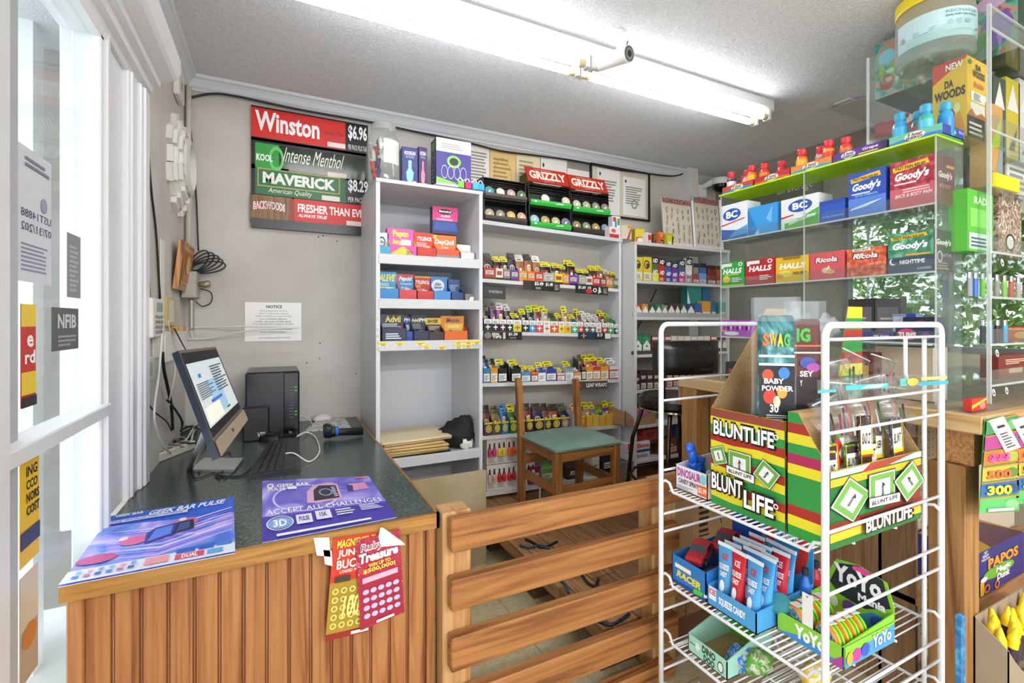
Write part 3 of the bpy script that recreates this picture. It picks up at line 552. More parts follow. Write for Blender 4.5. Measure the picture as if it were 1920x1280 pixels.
# steel junction box with coil of wire and conduit
t = thing('junction_box', 'grey steel junction box with conduit in the wall corner', 'electrical box', V3((LEFT+.02, 2.80, onL(356, 535, .02).z)))
b = B(); b.box(-.015, -.06, -.07, .05, .05, .06, M('#a7a196', .45, .3), bev=.004); b.build('box', t)
b = B(); b.tube([(.05, 0, 0), (.075, 0, .0), (.095, .0, .005), (.1, 0, .005)], [.012, .018, .018, .01], M('#9a917c', .4, .5), 10); b.build('connector', t)
b = B(); pts = [V3((.02, 0, -.07-.012*k)) for k in range(14)]; b.tube(pts, [.011+.002*(k % 2) for k in range(14)], M('#b0aa9e', .4, .4), 8); b.build('conduit', t)
b = B(); b.tube([(.0, .05, .06), (.0, .06, .7), (0, .06, 1.0)], .012, M('#cfc8bb', .6), 8); b.build('riser', t)
cc = atY(383, 500, BACK-.05)
for k in range(5):
    a = .3+k*.22; pts = []
    for j in range(13):
        u = j/12*2*math.pi; e = V3((math.cos(a)*.075*(1-math.cos(u))+.02*math.sin(u)*math.sin(a)*-1.5, .006*k-.02, math.sin(a)*.055*(1-math.cos(u))+.028*math.sin(u)*math.cos(a))); pts.append(cc+V3((-.05, 0, -.02))+e)
    cable('coiled_wire', ['outermost loop', 'second loop', 'third loop', 'fourth loop', 'innermost loop'][k]+' of the black wire coil beside junction box', pts, .004, bk, 'loops of the coiled wire by the junction box', 'wire')
cable('wall_wire', 'black wire dropping from ceiling corner to the wire coil', [atY(353, 185, BACK-.02), atY(360, 270, BACK-.02), atY(368, 370, BACK-.02), atY(372, 470, BACK-.03)], .004, bk)
cable('wall_wire', 'thick dark cord in the wall corner beside the medallion', [atY(350, 168, BACK-.03), atY(352, 300, BACK-.03), atY(354, 420, BACK-.03), atY(355, 510, BACK-.03)], .006, bk)
cable('wall_wire', 'black wire loop hanging below the junction box', [atY(372, 540, BACK-.05), atY(395, 548, BACK-.04), atY(396, 566, BACK-.04), atY(380, 574, BACK-.04), atY(368, 566, BACK-.05)], .003, bk)
# wire bracket on the back wall
cable('wire_bracket', 'white bent wire rod bracket sticking along wall under the notice', [atY(360, 632, BACK-.02), atY(362, 615, BACK-.03), atY(400, 613, BACK-.05), atY(480, 612, BACK-.12), atY(565, 614, BACK-.12), atY(480, 618, BACK-.12), atY(400, 633, BACK-.05), atY(352, 636, BACK-.02)], .004, M('#e6e2da', .4), cat='bracket')
# ================================================================ back wall signs
def wallsign(name, label, x0, yt0, yb0, x1, base, items, cat='sign', Y=BACK, dep=.02, frame=None, parts=None):
    a = atY(x0, yb0, Y-dep); c2 = atY(x1, 400, Y-dep); zt = atY(x0, yt0, Y-dep).z
    b = B(); b.box(a.x, Y-dep, a.z, c2.x, Y-.001, zt, base); W_, H_ = c2.x-a.x, zt-a.z
    b.art((a.x, Y-dep, a.z), (W_, 0, 0), (0, 0, H_), items); return tag(b.build(name), label, cat)
blk = M('#17140f', .3)
wallsign('brand_sign', 'red cigarette sign with white lettering and $6.96 price, topmost on wall', 471, 196, 261, 690, blk, [('r', '#d8231c', .0, .1, .79, .95), ('t', '#ffffff', 'Winston', .03, .3, .56, .88, 'b'), ('t', '#2a1512', 'Since 1954', .6, .5, .78, .62, 'i'), ('r', '#f0e8e4', .63, .14, .79, .28), ('t', '#ffffff', '$6.96', .815, .42, .99, .92, 'b'), ('t', '#ffffff', 'PER PACK PLUS TAX', .815, .14, .99, .3)])
wallsign('brand_sign', 'dark green menthol cigarette sign with script lettering', 471, 256, 315, 690, blk, [('r', M('#1f2a18', .15), .03, .05, .97, .85), ('r', M('#3a3a26', .15), .3, .06, .97, .35), ('r', '#1f9a34', .03, .05, .22, .85), ('o', '#5fd06a', .2, .4, .06, .4, .7), ('t', '#ffffff', 'KOOL', .04, .28, .17, .5, 'b'), ('t', '#eaf2da', 'Intense Menthol', .25, .34, .78, .82, 'i'), ('r', '#e8dcc8', .63, .05, .8, .2)])
wallsign('brand_sign', 'green sign with large white lettering and $8.29 price', 471, 306, 367, 690, blk, [('r', '#1e6a3a', .03, .08, .79, .96), ('o', '#c9b04a', .38, .62, .0, .0, .5), ('r', '#c9b04a', .05, .34, .74, .9), ('r', '#1e6a3a', .058, .37, .732, .87), ('t', '#f4f4ea', 'MAVERICK', .09, .44, .7, .8, 'B'), ('t', '#f0f0e6', 'American Quality', .13, .12, .5, .32, 'i'), ('r', '#e8e4da', .58, .1, .74, .26), ('t', '#ffffff', '$8.29', .815, .44, 1, .9, 'b'), ('t', '#ffffff', 'PER PACK', .815, .14, .96, .3)])
wallsign('brand_sign', 'red and wood-grain cigar sign reading fresher than ever, lowest on wall', 469, 362, 414, 690, blk, [('r', M('#7a5228', .4, kind='wood', ax=2, dark='#4f3216', light='#96683a'), 0, .1, .33, .98), ('t', '#ffffff', 'BACKWOODS', .025, .42, .275, .72, 'B', .06), ('t', '#b8281c', 'BACKWOODS', .034, .455, .266, .685, '', .06), ('r', '#8a2f1c', .31, .05, .35, .95), ('r', '#d8231c', .35, .1, 1, .98), ('t', '#ffffff', 'FRESHER THAN EVER', .38, .48, 1.0, .8, 'b'), ('t', '#ffffff', 'ALWAYS TRUE', .38, .3, .63, .42, 'bi'), ('r', '#f0e0d8', .8, .14, .98, .32)])
b = B(); a = atY(471, 418, BACK-.03); b.box(a.x, BACK-.03, a.z-.02, atY(690, 400, BACK-.03).x, BACK-.001, a.z+.03, blk); tag(b.build('sign_rail'), 'black metal rail along the foot of the wall signs', 'rail')
a = atY(459, 640, BACK-.004); c2 = atY(565, 635, BACK-.004); zt = atY(459, 566, BACK-.004).z; b = B(); b.box(a.x, BACK-.004, a.z, c2.x, BACK-.001, zt, '#f3f1ec')
ls = ['The possession of beer,', 'wine or liquor by anyone', 'under twenty-one years of age', 'is a criminal offense', 'under the laws of this state.', 'It is unlawful for anyone to give', 'information concerning age', 'for the purpose of purchasing', 'beer, wine or liquor.']
b.art((a.x, BACK-.004, a.z), (c2.x-a.x, 0, 0), (0, 0, zt-a.z), [('t', '#2a2825', 'NOTICE', .37, .85, .65, .93, 'b')]+[('t', '#2a2825', q, .5-len(q)*.011, .76-k*.068, .5+len(q)*.011, .8-k*.068) for k, q in enumerate(ls)]+[('t', '#4a4844', 'SOUTH CAROLINA DEPARTMENT OF REVENUE', .24, .07, .8, .1)])
tag(b.build('notice_paper'), 'white printed notice on the wall above the black tower', 'notice')
b = B(); r = random.Random(5)
for x, y in ((597, 444), (606, 442), (632, 452), (600, 643), (667, 700), (599, 672), (575, 680)): q = atY(x, y, BACK-.001); b.disc(q, .004, (0, -1, 0), M('#2a2622', .7), 8)
for k in range(26): q = atY(590+r.choice(range(0, 9))*9, r.choice((581, 597, 606, 636, 672)), BACK-.001); b.disc(q, .002, (0, -1, 0), M('#efe9df', .7), 6)
tag(b.build('nail_holes'), 'small nail holes and paint chips across the bare wall', 'holes', kind='stuff')
# documents pinned over the shelves
def doc(label, x0, y0, x1, y1, base, items, name='document', Y=BACK-.006, cat='paper'):
    a = atY(x0, y1, Y); c2 = atY(x1, y1, Y); zt = atY(x0, y0, Y).z; b = B(); b.box(a.x, Y, a.z, c2.x, Y+.003, zt, base); b.art((a.x, Y, a.z), (c2.x-a.x, 0, 0), (0, 0, zt-a.z), items); return tag(b.build(name), label, cat)
txt = [('l', '#8f8a82', .1, .1, .9, .9, 14)]
doc('white printed sheet on wall behind the purple display box', 876, 268, 917, 372, '#ece6da', txt)
doc('amber yellow certificate pinned on wall behind the can racks', 919, 281, 966, 395, '#e2c07a', [('o', '#b08a3a', .5, .6, .35, .3, .95)]+[('l', '#a88648', .12, .5, .9, .92, 6)])
doc('cream certificate pinned beside the amber one', 968, 286, 1012, 395, '#ead9b2', [('l', '#b09a70', .12, .5, .9, .92, 6)])
doc('white licence sheet on wall behind the middle can rack', 1014, 293, 1062, 395, '#ece8e0', [('e', '#3a3a3a', .1, .85, .04, .04), ('l', '#8f8a82', .15, .3, .9, .8, 8)])
doc('white licence sheet with a grey band above the right can rack', 1064, 300, 1118, 395, '#efebe4', [('r', '#8f8c88', 0, .84, 1, 1), ('l', '#8f8a82', .15, .3, .9, .75, 7)])
t = thing('framed_board', 'black framed notice board on the wall beside the can racks', 'notice board', (0, 0, 0))
a = atY(1106, 402, BACK-.012); c2 = atY(1217, 410, BACK-.012); zt = atY(1106, 305, BACK-.012).z
b = B(); b.box(a.x, BACK-.012, a.z, c2.x, BACK-.001, zt, '#d8cdb9'); b.build('board', t)
b = B()
for q in ((a.x, a.z, c2.x, a.z+.012), (a.x, zt-.012, c2.x, zt), (a.x, a.z, a.x+.012, zt), (c2.x-.012, a.z, c2.x, zt)): b.box(q[0], BACK-.025, q[1], q[2], BACK-.001, q[3], blk)
b.build('frame', t)
doc('white licence sheet on the framed board, left of two', 1120, 314, 1162, 400, '#f2efe9', [('e', '#3a3a3a', .12, .88, .04, .04), ('l', '#8f8a82', .12, .3, .9, .78, 8)], Y=BACK-.016)
doc('white licence sheet on the framed board, right of two', 1168, 330, 1210, 402, '#f2efe9', [('e', '#3a3a3a', .12, .88, .04, .04), ('l', '#8f8a82', .12, .3, .9, .78, 8), ('o', '#9a9a9a', .5, .3, .14, .12, .6)], Y=BACK-.016)
# ================================================================ tall white bookcase
shw = M('#d8dade', .45); shw2 = M('#d0d0d1', .45)
def med(label, x0, x1, yt, Z, Y, base, tray, hd, fr=(), hf=.42, d=.11, fill='#e9e6e0', name='medicine_carton', cat='medicine box', group='medicine cartons in the tall bookcase', full=False):
    a = atY(x0, 600, Y); a.x = max(a.x, .472); c2 = atY(x1, 600, Y); zt = atY((x0+x1)/2, yt, Y).z; w, h = c2.x-a.x, zt-Z
    t = thing(name, label, cat, ((a.x+c2.x)/2, Y, Z), 0, group)
    if full:
        b = B(); b.box(-w/2, 0, 0, w/2, d, h, base, {'left': tray}); b.art((-w/2, 0, 0), (w, 0, 0), (0, 0, h), list(hd)); b.build('box', t); return t
    f = h*hf; b = B(); b.box(-w/2, d*.55, 0, w/2, d, h, base); b.art((-w/2, d*.55, 0), (w, 0, 0), (0, 0, h), list(hd)); b.build('header', t)
    b = B(); tm = M(tray) if isinstance(tray, str) else tray
    b.prism([(-w/2, 0, 0), (w/2, 0, 0), (w/2, 0, f), (-w/2, 0, f)], (0, .002, 0), tm)
    for s in (-1, 1): b.prism([(s*w/2, 0, 0), (s*w/2, d*.55, 0), (s*w/2, d*.55, f*1.5), (s*w/2, 0, f)], (-s*.002, 0, 0), tm)
    b.box(-w/2, 0, 0, w/2, d*.55, .002, tm); b.art((-w/2, 0, 0), (w, 0, 0), (0, 0, f), list(fr)); b.build('tray', t)
    if fill:
        b = B(); n = 3
        for k in range(n): b.box(-w/2+.004+k*(w-.008)/n, .008, .004, -w/2+.004+(k+.92)*(w-.008)/n, d*.5, f*(.95+.12*(k % 2)), fill)
        b.build('packets', t)
    return t
FY = 2.42; BX0, BX1, BT = .449, 1.025, 1.97
t = thing('tall_bookcase', 'tall white painted bookcase of medicine beside the wall signs', 'bookcase', (0, 0, 0))
b = B(); b.box(BX0, FY, 0, BX0+.02, BACK-.002, BT, shw); b.build('side_panel', t)
b = B(); b.box(BX1-.02, FY, 0, BX1, BACK-.002, BT, shw); b.build('side_panel', t)
b = B(); b.box(BX0+.02, BACK-.02, .3, BX1-.02, BACK-.004, BT, M('#d2d5da', .5)); b.build('back_panel', t)
b = B(); b.box(BX0, FY-.005, BT, BX1, BACK-.002, BT+.018, shw2); b.build('top_board', t)
SZ = [1.6, 1.375, 1.16, .562]
for i, z in enumerate(SZ):
    b = B(); b.box(BX0+.02, FY+.02, z-.02, BX1-.02, BACK-.02, z, shw); sf = b.build('shelf', t)
    b = B(); b.box(BX0+.012, FY-.004, z-.038, BX1-.012, FY+.018, z+.012, shw2, bev=.002)
    if i == 2: b.art((BX0+.012, FY-.004, z-.038), (BX1-BX0-.024, 0, 0), (0, 0, .05), [q for k, (x, y) in enumerate(((.0, .5), (.15, .5), (.34, .5), (.4, .1), (.55, .0), (.72, .5), (.72, .05), (.82, .5), (.82, .1), (.91, .5))) for q in (('r', '#f4f2ea', x, y, x+.085, y+.42), ('r', '#f0d23a', x, y+.12, x+.085, y+.42), ('l', '#8a8060', x+.02, y+.04, x+.07, y+.3, 2))])
    b.build('shelf_lip', sf)
b = B()
for k, y in enumerate((598, 618, 630, 643, 654)): q = atY(698, y, FY); b.box(BX0+.002, FY-.0008, q.z-.006, BX0+.014, FY, q.z+.006, '#d8c87a')
b.build('price_dot', t)['label'] = 'small yellow price stickers up the front edge'
q = [(BX0-.001, 2.50, 1.30), (BX0-.001, 2.44, 1.30), (BX0-.001, 2.43, 1.72), (BX0-.001, 2.50, 1.69)]
b = B(); b.prism(q, (-.001, 0, 0), '#e3e4e8'); tag(b.build('note_paper'), 'white paper sheet taped on the side of the tall bookcase', 'paper')
my = 2.47
med('pale blue effervescent tablet carton, leftmost on top medicine shelf', 704, 733, 432, SZ[0], my, '#d6e6ee', '#3f9fc8', [('o', '#2a2a30', .45, .65, .3, .2, .7), ('p', '#5ab4dc', [(0, .1), (1, .2), (1, .42), (.4, .5), (0, .36)]), ('t', '#2a2a30', 'Alka', .3, .6, .62, .7, 'b')], fill='#c9a070')
med('pink and yellow stomach remedy carton on top medicine shelf', 731, 781, 425, SZ[0], my, '#e65aa8', '#e8c83a', [('t', '#f2df3a', 'Pepto', .2, .68, .8, .95, 'B'), ('t', '#f2df3a', 'Bismol', .2, .5, .55, .66, 'b'), ('r', '#f8eef4', .52, .46, .9, .66)], [('p', '#d0489a', [(0, .3), (.5, .95), (1, .1), (1, 1), (0, 1)]), ('t', '#3a3a20', '30', .6, .3, .85, .6)])
med('red pain tablet carton on top medicine shelf beside orange one', 782, 819, 433, SZ[0], my, '#d83a24', '#c93020', [('t', '#ffffff', 'TYLENOL', .12, .72, .95, .86, 'bi'), ('l', '#f4d0c8', .12, .52, .8, .68, 3), ('e', '#f0c0b8', .75, .45, .1, .1)], fill='#e2b8a8')
med('orange cold medicine carton on top medicine shelf', 818, 862, 438, SZ[0], my, '#ee7a2a', '#d8502a', [('t', '#ffffff', 'DayQuil', .1, .62, .9, .84, 'b'), ('r', '#f4c22a', 0, .86, .15, 1), ('t', '#ffffff', 'SEVERE', .36, .5, .66, .58)], [('r', '#8a8684', 0, 0, 1, .5)], fill='#d8602e')
p0 = atY(836, 437, 2.54)
med('pink and navy allergy carton standing on top of the orange carton', 811, 858, 388, atY(836, 437, 2.51).z, 2.475+.06, '#d83a80', '#2a2f5c', [('r', '#1f3068', 0, 0, 1, .48), ('e', '#1b1b22', .5, .82, .3, .1), ('t', '#ffffff', 'Benadryl', .26, .77, .74, .87, 'b'), ('t', '#ffffff', 'ALLERGY', .32, .62, .72, .69, 'b'), ('l', '#f4c8d8', .15, .5, .9, .58, 2), ('p', '#2f4f9a', [(.0, .12), (1, .12), (.9, .44), (.1, .44)])], full=True, d=.05)
med('white blister packs standing open at right end of top shelf', 864, 890, 456, SZ[0], my, '#f0efec', '#e2ded6', [('r', '#d6d2c8', .2, .2, .8, .7)], fill='#b8b4a8', hf=.5)
my = 2.47
med('light blue pain carton with yellow lettering, leftmost on middle shelf', 706, 748, 507, SZ[1], my, '#3aa2d8', '#2a7fc0', [('t', '#f4ee4a', 'ALEVE', .1, .68, .97, .92, 'Bi'), ('r', '#f0e02e', 0, .38, 1, .5), ('l', '#e8f4fa', .15, .54, .7, .64, 2)], fill='#dfe8ee')
med('blue and red antacid carton on middle medicine shelf', 748, 783, 512, SZ[1], my, '#3f8ac8', '#c83a3a', [('r', '#c23a40', 0, .86, 1, 1), ('r', '#c23a40', 0, 0, .14, 1), ('t', '#ffffff', 'Pepcid', .12, .72, .85, .92, 'bi'), ('t', '#ffffff', 'Complete', .2, .6, .85, .7, 'i'), ('l', '#dfe8f4', .25, .44, .85, .56, 3)], fill='#f2f0ee')
med('red pain tablet carton on middle medicine shelf', 781, 814, 516, SZ[1], my, '#c93328', '#c22a22', [('r', '#e6a02a', 0, .94, 1, 1), ('t', '#ffffff', 'TYLENOL', .08, .7, .95, .84, 'bi'), ('t', '#f4cf4a', 'COLD', .1, .57, .4, .66, 'b'), ('l', '#f0c8c0', .1, .44, .8, .54, 2)], fill='#e8e2da')
med('white and blue fizzing tablet carton on middle medicine shelf', 813, 847, 517, SZ[1], my, '#4f8fd0', '#3f86c8', [('e', '#eef4fa', .42, .65, .36, .24), ('t', '#2a3a5c', 'Alka', .22, .66, .62, .78, 'bi'), ('t', '#2a3a5c', 'Seltzer', .2, .54, .68, .65, 'bi'), ('r', '#1f2f5c', .3, .3, 1, .42)], fill='#3f86c8')
med('navy blue carton at the right of the middle medicine shelf', 845, 869, 522, SZ[1], my, '#2a4f86', '#1f3f78', [('l', '#9ab4d8', .2, .5, .9, .8, 4)], fill='#6a88a8')
b = B(); p = atY(880, 553, 2.5); r = random.Random(4)
for k in range(7): b.prism([p+V3((r.uniform(-.04, .02), r.uniform(-.02, .03), 0)) for _ in range(3)], (r.uniform(-.01, .03), 0, r.uniform(.03, .05)), M('#a8a69c', .25, .6))
o = b.build('blister_strips'); o.location.z = SZ[1]+.002-min(v.co.z for v in o.data.vertices); tag(o, 'crumpled silver blister strips at right end of middle shelf', 'medicine')
my = 2.46
med('dark red and black carton half hidden at left end of lower shelf', 704, 716, 590, SZ[2], my+.03, '#1d1f28', '#20222c', [('r', '#b02a34', .4, .3, 1, .55), ('t', '#f0d83a', 'il', .3, .75, .9, .9, 'b')], fill=None)
med('large navy pain carton with yellow lettering on lower shelf', 716, 763, 589, SZ[2], my, '#2a3350', '#1f2c4c', [('t', '#f2e04a', 'Advil', .22, .72, .85, .95, 'b'), ('l', '#dfe2ec', .12, .56, .9, .7, 3), ('p', '#8a4a3a', [(.4, .42), (1, .42), (1, .6)])], [('l', '#dfe4ee', .15, .3, .9, .75, 3)], fill=None, hf=.5)
med('deep blue pain carton standing between the two dark ones', 759, 776, 592, SZ[2], my+.02, '#22408c', '#2a4ca0', [('t', '#ffffff', 'PM', .2, .78, .9, .92, 'b'), ('e', '#c8d4f0', .6, .55, .25, .12)], fill=None)
med('black and navy night pain carton on lower shelf', 776, 805, 590, SZ[2], my, '#23242c', '#23284a', [('t', '#e8e2a0', 'Advil', .04, .74, .52, .88, 'b'), ('t', '#ffffff', 'PM', .55, .74, .95, .88, 'b'), ('l', '#8f929c', .1, .5, .8, .7, 4), ('p', '#2a3a8c', [(0, 0), (1, 0), (.7, .42), (0, .3)])], fill='#5a5f70')
med('brown and yellow aspirin carton on lower shelf', 804, 833, 595, SZ[2], my, '#4f3a34', '#3a2822', [('r', '#e8c23a', 0, .72, 1, .98), ('t', '#3a2a14', 'BAYER', .12, .78, .85, .92, 'Bi'), ('l', '#c8b4a8', .2, .5, .9, .68, 3), ('p', '#6a4434', [(.1, .05), (.9, .05), (.7, .4), (.3, .4)])], fill='#4f382e')
med('orange pain carton at right of the lower shelf', 833, 877, 592, SZ[2], my, '#e08a24', '#d8641e', [('t', '#5a3a6a', 'Motrin', .25, .74, .8, .92, 'b'), ('r', '#f0c23a', .15, .42, .95, .7), ('l', '#fae8b0', .3, .55, .8, .66, 2)], fill='#a8a09a')
# paper folders and cloth at the bottom
zf = SZ[3]+.001; p0 = atY(712, 850, 2.44)
fm = ['#e0c48a', '#d9b878', '#e4cc98', '#c9a868', '#3a3c3e', '#dcc088', '#e8d4a8']
for k in range(7):
    b = B(); x0 = BX0+.03+r.uniform(0, .02); y0 = 2.43+r.uniform(0, .02); w = .33+r.uniform(0, .05); h = .012
    b.box(0, 0, 0, w, .3, h, fm[[4, 0, 3, 1, 5, 2, 6][k]], bev=.003); b.box(.004, -.001, .003, w*.97, .29, h-.003, '#e9e2d2'); b.tube([(0, .0, h/2), (w, 0, h/2)], h*.45, fm[[4, 0, 3, 1, 5, 2, 6][k]], 6)
    o = b.build('paper_folder'); o.location = (x0, y0, zf+k*.0135); o.rotation_euler = (0, 0, r.uniform(-.06, .08)); tag(o, ['dark grey folder at the very bottom of the folder stack', 'manila folder second from bottom of the stack', 'darker tan folder third from bottom of the stack', 'manila folder in the middle of the stack', 'manila folder third from top of the stack', 'light manila folder second from top of the stack', 'pale manila folder topmost of the stack'][k], 'folder', 'folders stacked in the bookcase')
import mathutils
def blob(b, c, R, mat, seed, amp=.25, n=18, m=12, sq=.25):
    vs = []; c = V3(c)
    for i in range(m+1):
        th = math.pi*i/m
        for j in range(n):
            ph = 2*math.pi*j/n; d = V3((math.sin(th)*math.cos(ph), math.sin(th)*math.sin(ph), math.cos(th)))
            k = 1+amp*mathutils.noise.noise(d*2.2+V3((seed, seed*.7, 0)))+amp*.5*mathutils.noise.noise(d*5+V3((seed, 0, seed)))
            vs.append(c+V3((d.x*R[0]*k, d.y*R[1]*k, max(-R[2]*.8, d.z*R[2]*k))))
    b.add(vs, [(i*n+j, (i+1)*n+j, (i+1)*n+(j+1) % n, i*n+(j+1) % n) for i in range(m) for j in range(n)], mat, True)
p = atY(858, 815, 2.58); b = B(); blob(b, (0, 0, .065), (.11, .1, .08), M('#17171a', .8), 3, .35); blob(b, (.035, -.02, .12), (.05, .05, .05), M('#1b1b1e', .8), 8, .4); o = b.build('cloth_bag'); o.location = (p.x, 2.56, SZ[3]+.002); tag(o, 'crumpled black cloth bag beside the folders', 'bag')
p = atY(874, 828, 2.47); b = B(); blob(b, (0, 0, .03), (.035, .03, .036), M('#e6e4e0', .7), 5, .5); o = b.build('paper_wad'); o.location = (p.x, 2.47, SZ[3]+.002); tag(o, 'crumpled white tissue in front of the black cloth bag', 'tissue')
# beige board leaning under the bookcase
b = B(); b.box(BX0-.1, 2.29, 0, .99, 2.31, .49, M('#b7a684', .6, kind='plaster', d='#a8966f', l='#c2b292')); tag(b.build('beige_panel'), 'stained beige panel standing below the tall bookcase', 'panel')
# ---- on top of the bookcase
TZ = BT+.019
p = atY(719, 345, 2.53); t = thing('glass_jar', 'large clear jar of small goods on top of the bookcase', 'jar', (p.x, 2.53, TZ)); hj = atY(719, 237, 2.53).z-TZ; rj = (atY(750, 300, 2.53).x-atY(687, 300, 2.53).x)/2
b = B(); b.lathe([(0, .002), (rj*.93, .002), (rj*.98, .012), (rj, .03), (rj, hj*.62), (rj*.93, hj*.74), (rj*.74, hj*.84), (rj*.7, hj*.86), (rj*.72, hj*.9), (rj*.7, hj)], M('#f2f6f4', .04, kind='acrylic', haze=.06), n=28); b.build('glass', t)
b = B(); b.lathe([(rj*.735, hj*.9), (rj*.74, hj*.985), (rj*.72, hj), (0, hj)], M('#e9ece8', .1, kind='acrylic', haze=.25), n=28); b.build('lid', t)
b = B(); n = 10
for i in range(n):
    a0 = -1.75+i*.11; a1 = a0+.11; R_ = rj*.985
    b.quad((R_*math.cos(a0), R_*math.sin(a0), hj*.3), (R_*math.cos(a1), R_*math.sin(a1), hj*.3), (R_*math.cos(a1), R_*math.sin(a1), hj*.7), (R_*math.cos(a0), R_*math.sin(a0), hj*.7), '#eceae2')
b.build('paper_label', t)
r = random.Random(9)
for k, c in enumerate(['#c8332a', '#2a3a8c', '#d8402f', '#24346f', '#e8d02a', '#d9d4c8', '#3a9a4a', '#c83a30', '#b9b4a8', '#e6e2d8', '#31418f']):
    a = r.uniform(2.2, 4.4); rr = rj*r.uniform(.35, .72); q = V3((rr*math.cos(a), rr*math.sin(a), .012+hj*(.04+.055*k)))
    b = B(); d = V3((r.uniform(-.3, .3), r.uniform(-.2, .2), 1)).normalized(); b.tube([q, q+d*.05], .012, c, 8); b.tube([q+d*.05, q+d*.062], .008, '#c9ccd0', 8)
    o = b.build('lighter'); o.location = t.location; tag(o, ['bottom', 'second', 'third', 'fourth', 'fifth', 'sixth', 'seventh', 'eighth', 'ninth', 'tenth', 'topmost'][k]+' small lighter inside the clear jar, counting upward', 'lighter', 'lighters in the clear jar')
def cart(name, label, cat, x0, x1, yt, Z, Y, d, base, front, rz=0, left=(), side=None, top=None, group=None):
    a = atY(x0, 600, Y); c2 = atY(x1, 600, Y); zt = atY((x0+x1)/2, yt, Y).z; w, h = (c2.x-a.x), zt-Z
    t = thing(name, label, cat, ((a.x+c2.x)/2, Y, Z), rz, group); b = B(); b.box(-w/2, 0, 0, w/2, d, h, base, {'left': side or base, 'top': top or base}); b.art((-w/2, 0, 0), (w, 0, 0), (0, 0, h), list(front)); b.art((-w/2, d, 0), (0, -d, 0), (0, 0, h), list(left)); b.build('box', t); return t
hk = lambda c: [('t', '#e9e6f4', 'HOOKAH', .15, .8, .85, .9, 'b'), ('t', '#cfcae8', 'POTION', .25, .72, .75, .78), ('e', c, .5, .28, .22, .2), ('r', c, .4, .3, .6, .6), ('e', c, .5, .62, .12, .05), ('r', c, .25, .33, .75, .37), ('r', c, .33, .05, .67, .12), ('r', '#e8e6f0', .7, .06, .9, .14)]
cart('hookah_box', 'dark blue box with pale blue hookah picture on the bookcase', 'box', 754, 783, 276, TZ, 2.50, .09, '#2c2f72', hk('#8fd0e8'), -.06)
cart('hookah_box', 'dark purple box with pink hookah picture behind the blue one', 'box', 785, 801, 276, TZ, 2.52, .09, '#3a2a68', hk('#f08a90'), .1)
cart('vape_box', 'purple and white display box with green panel on the bookcase', 'box', 818, 883, 262, TZ+.0, 2.56, .1, '#4a3f92', [('r', '#f4f2ec', 0, .76, 1, 1), ('l', '#b0a8a0', .15, .82, .9, .93, 3), ('p', '#8ccf5a', [(0, 0), (1, 0), (1, .16), (0, .3)]), ('e', '#8fd85a', .5, .6, .2, .11), ('e', '#1e2a1a', .5, .6, .13, .07)]+[('o', '#e0dcf0', .23+.18*k, .4, .09, .12, .88) for k in range(4)], .0, [('r', '#1b1e3a', 0, 0, 1, 1), ('o', '#7f86c8', .5, .6, .3, .1, .8), ('r', '#4a8a3a', .2, .8, .8, .95), ('l', '#8f93c0', .2, .1, .8, .5, 6)])
t = thing('cup_tray', 'flat purple box tray of coloured cups at the bookcase edge', 'tray', (atY(872, 358, 2.44).x, 2.44, TZ), -.0)
b = B(); b.box(-.16, -.0, 0, .12, .09, .012, '#3a3556'); b.box(-.16, .0, .012, -.04, .08, .024, '#e4e2ea'); b.build('tray', t)
for k, (c, x) in enumerate((('#7fce4a', -.02), ('#d8246e', .022), ('#49b0d8', .066), ('#35a0d0', .1))):
    tt = thing('paper_cup', ['lime green', 'magenta', 'light blue', 'deeper blue'][k]+' cup with white loop handle on the bookcase tray', 'cup', (t.location.x+x, 2.462, TZ+.013)); b = B(); b.box(-.018, -.018, 0, .018, .018, .038, c, bev=.003); b.build('body', tt); b = B(); b.tube([(.013*math.cos(a/10*math.pi), 0, .036+.022*math.sin(a/10*math.pi)) for a in range(11)], .003, '#efeef2', 6); b.build('handle', tt)

# ================================================================ middle shelf unit
MY, MX0, MX1 = 2.66, 1.03, 2.19; MZ = [1.533, 1.213, .896, .573, .227]; MT = 1.869
def tz(z, x): return z-SHELF_TILT*(x-1.127)
t = thing('shelf_unit', 'wide white shelf unit of cigarillo pouches against the back wall', 'shelf unit', (0, 0, 0)); cw = M('#dcdad6', .5)
b = B(); b.box(MX1-.02, MY, PLAT, MX1, BACK-.002, MT+.0, M('#dcdddf', .45)); b.build('side_panel', t)
b = B(); b.box(MX0, MY+.03, PLAT, MX0+.02, BACK-.002, MT, cw); b.build('side_panel', t)
b = B(); b.box(MX0+.02, BACK-.012, PLAT, MX1-.02, BACK-.002, MT, M('#cdc8c0', .6)); b.build('back_panel', t)
def board(b, z, x0, x1, y0, y1, th, m): b.prism([(x0, y0, tz(z, x0)), (x1, y0, tz(z, x1)), (x1, y0, tz(z, x1)-th), (x0, y0, tz(z, x0)-th)], (0, y1-y0, 0), m)
for z in MZ: b = B(); board(b, z, MX0+.02, MX1-.02, MY, BACK-.014, .022, M('#d6d5d3', .45)); b.build('shelf', t)
b = B(); board(b, MT+.018, MX0, MX1, MY-.01, BACK-.002, .024, M('#c8cacd', .45)); b.build('top_board', t)
b = B(); b.box(MX0+.02, MY+.05, PLAT, MX1-.02, MY+.06, .2, M('#3a332c', .7)); b.build('kick_board', t)

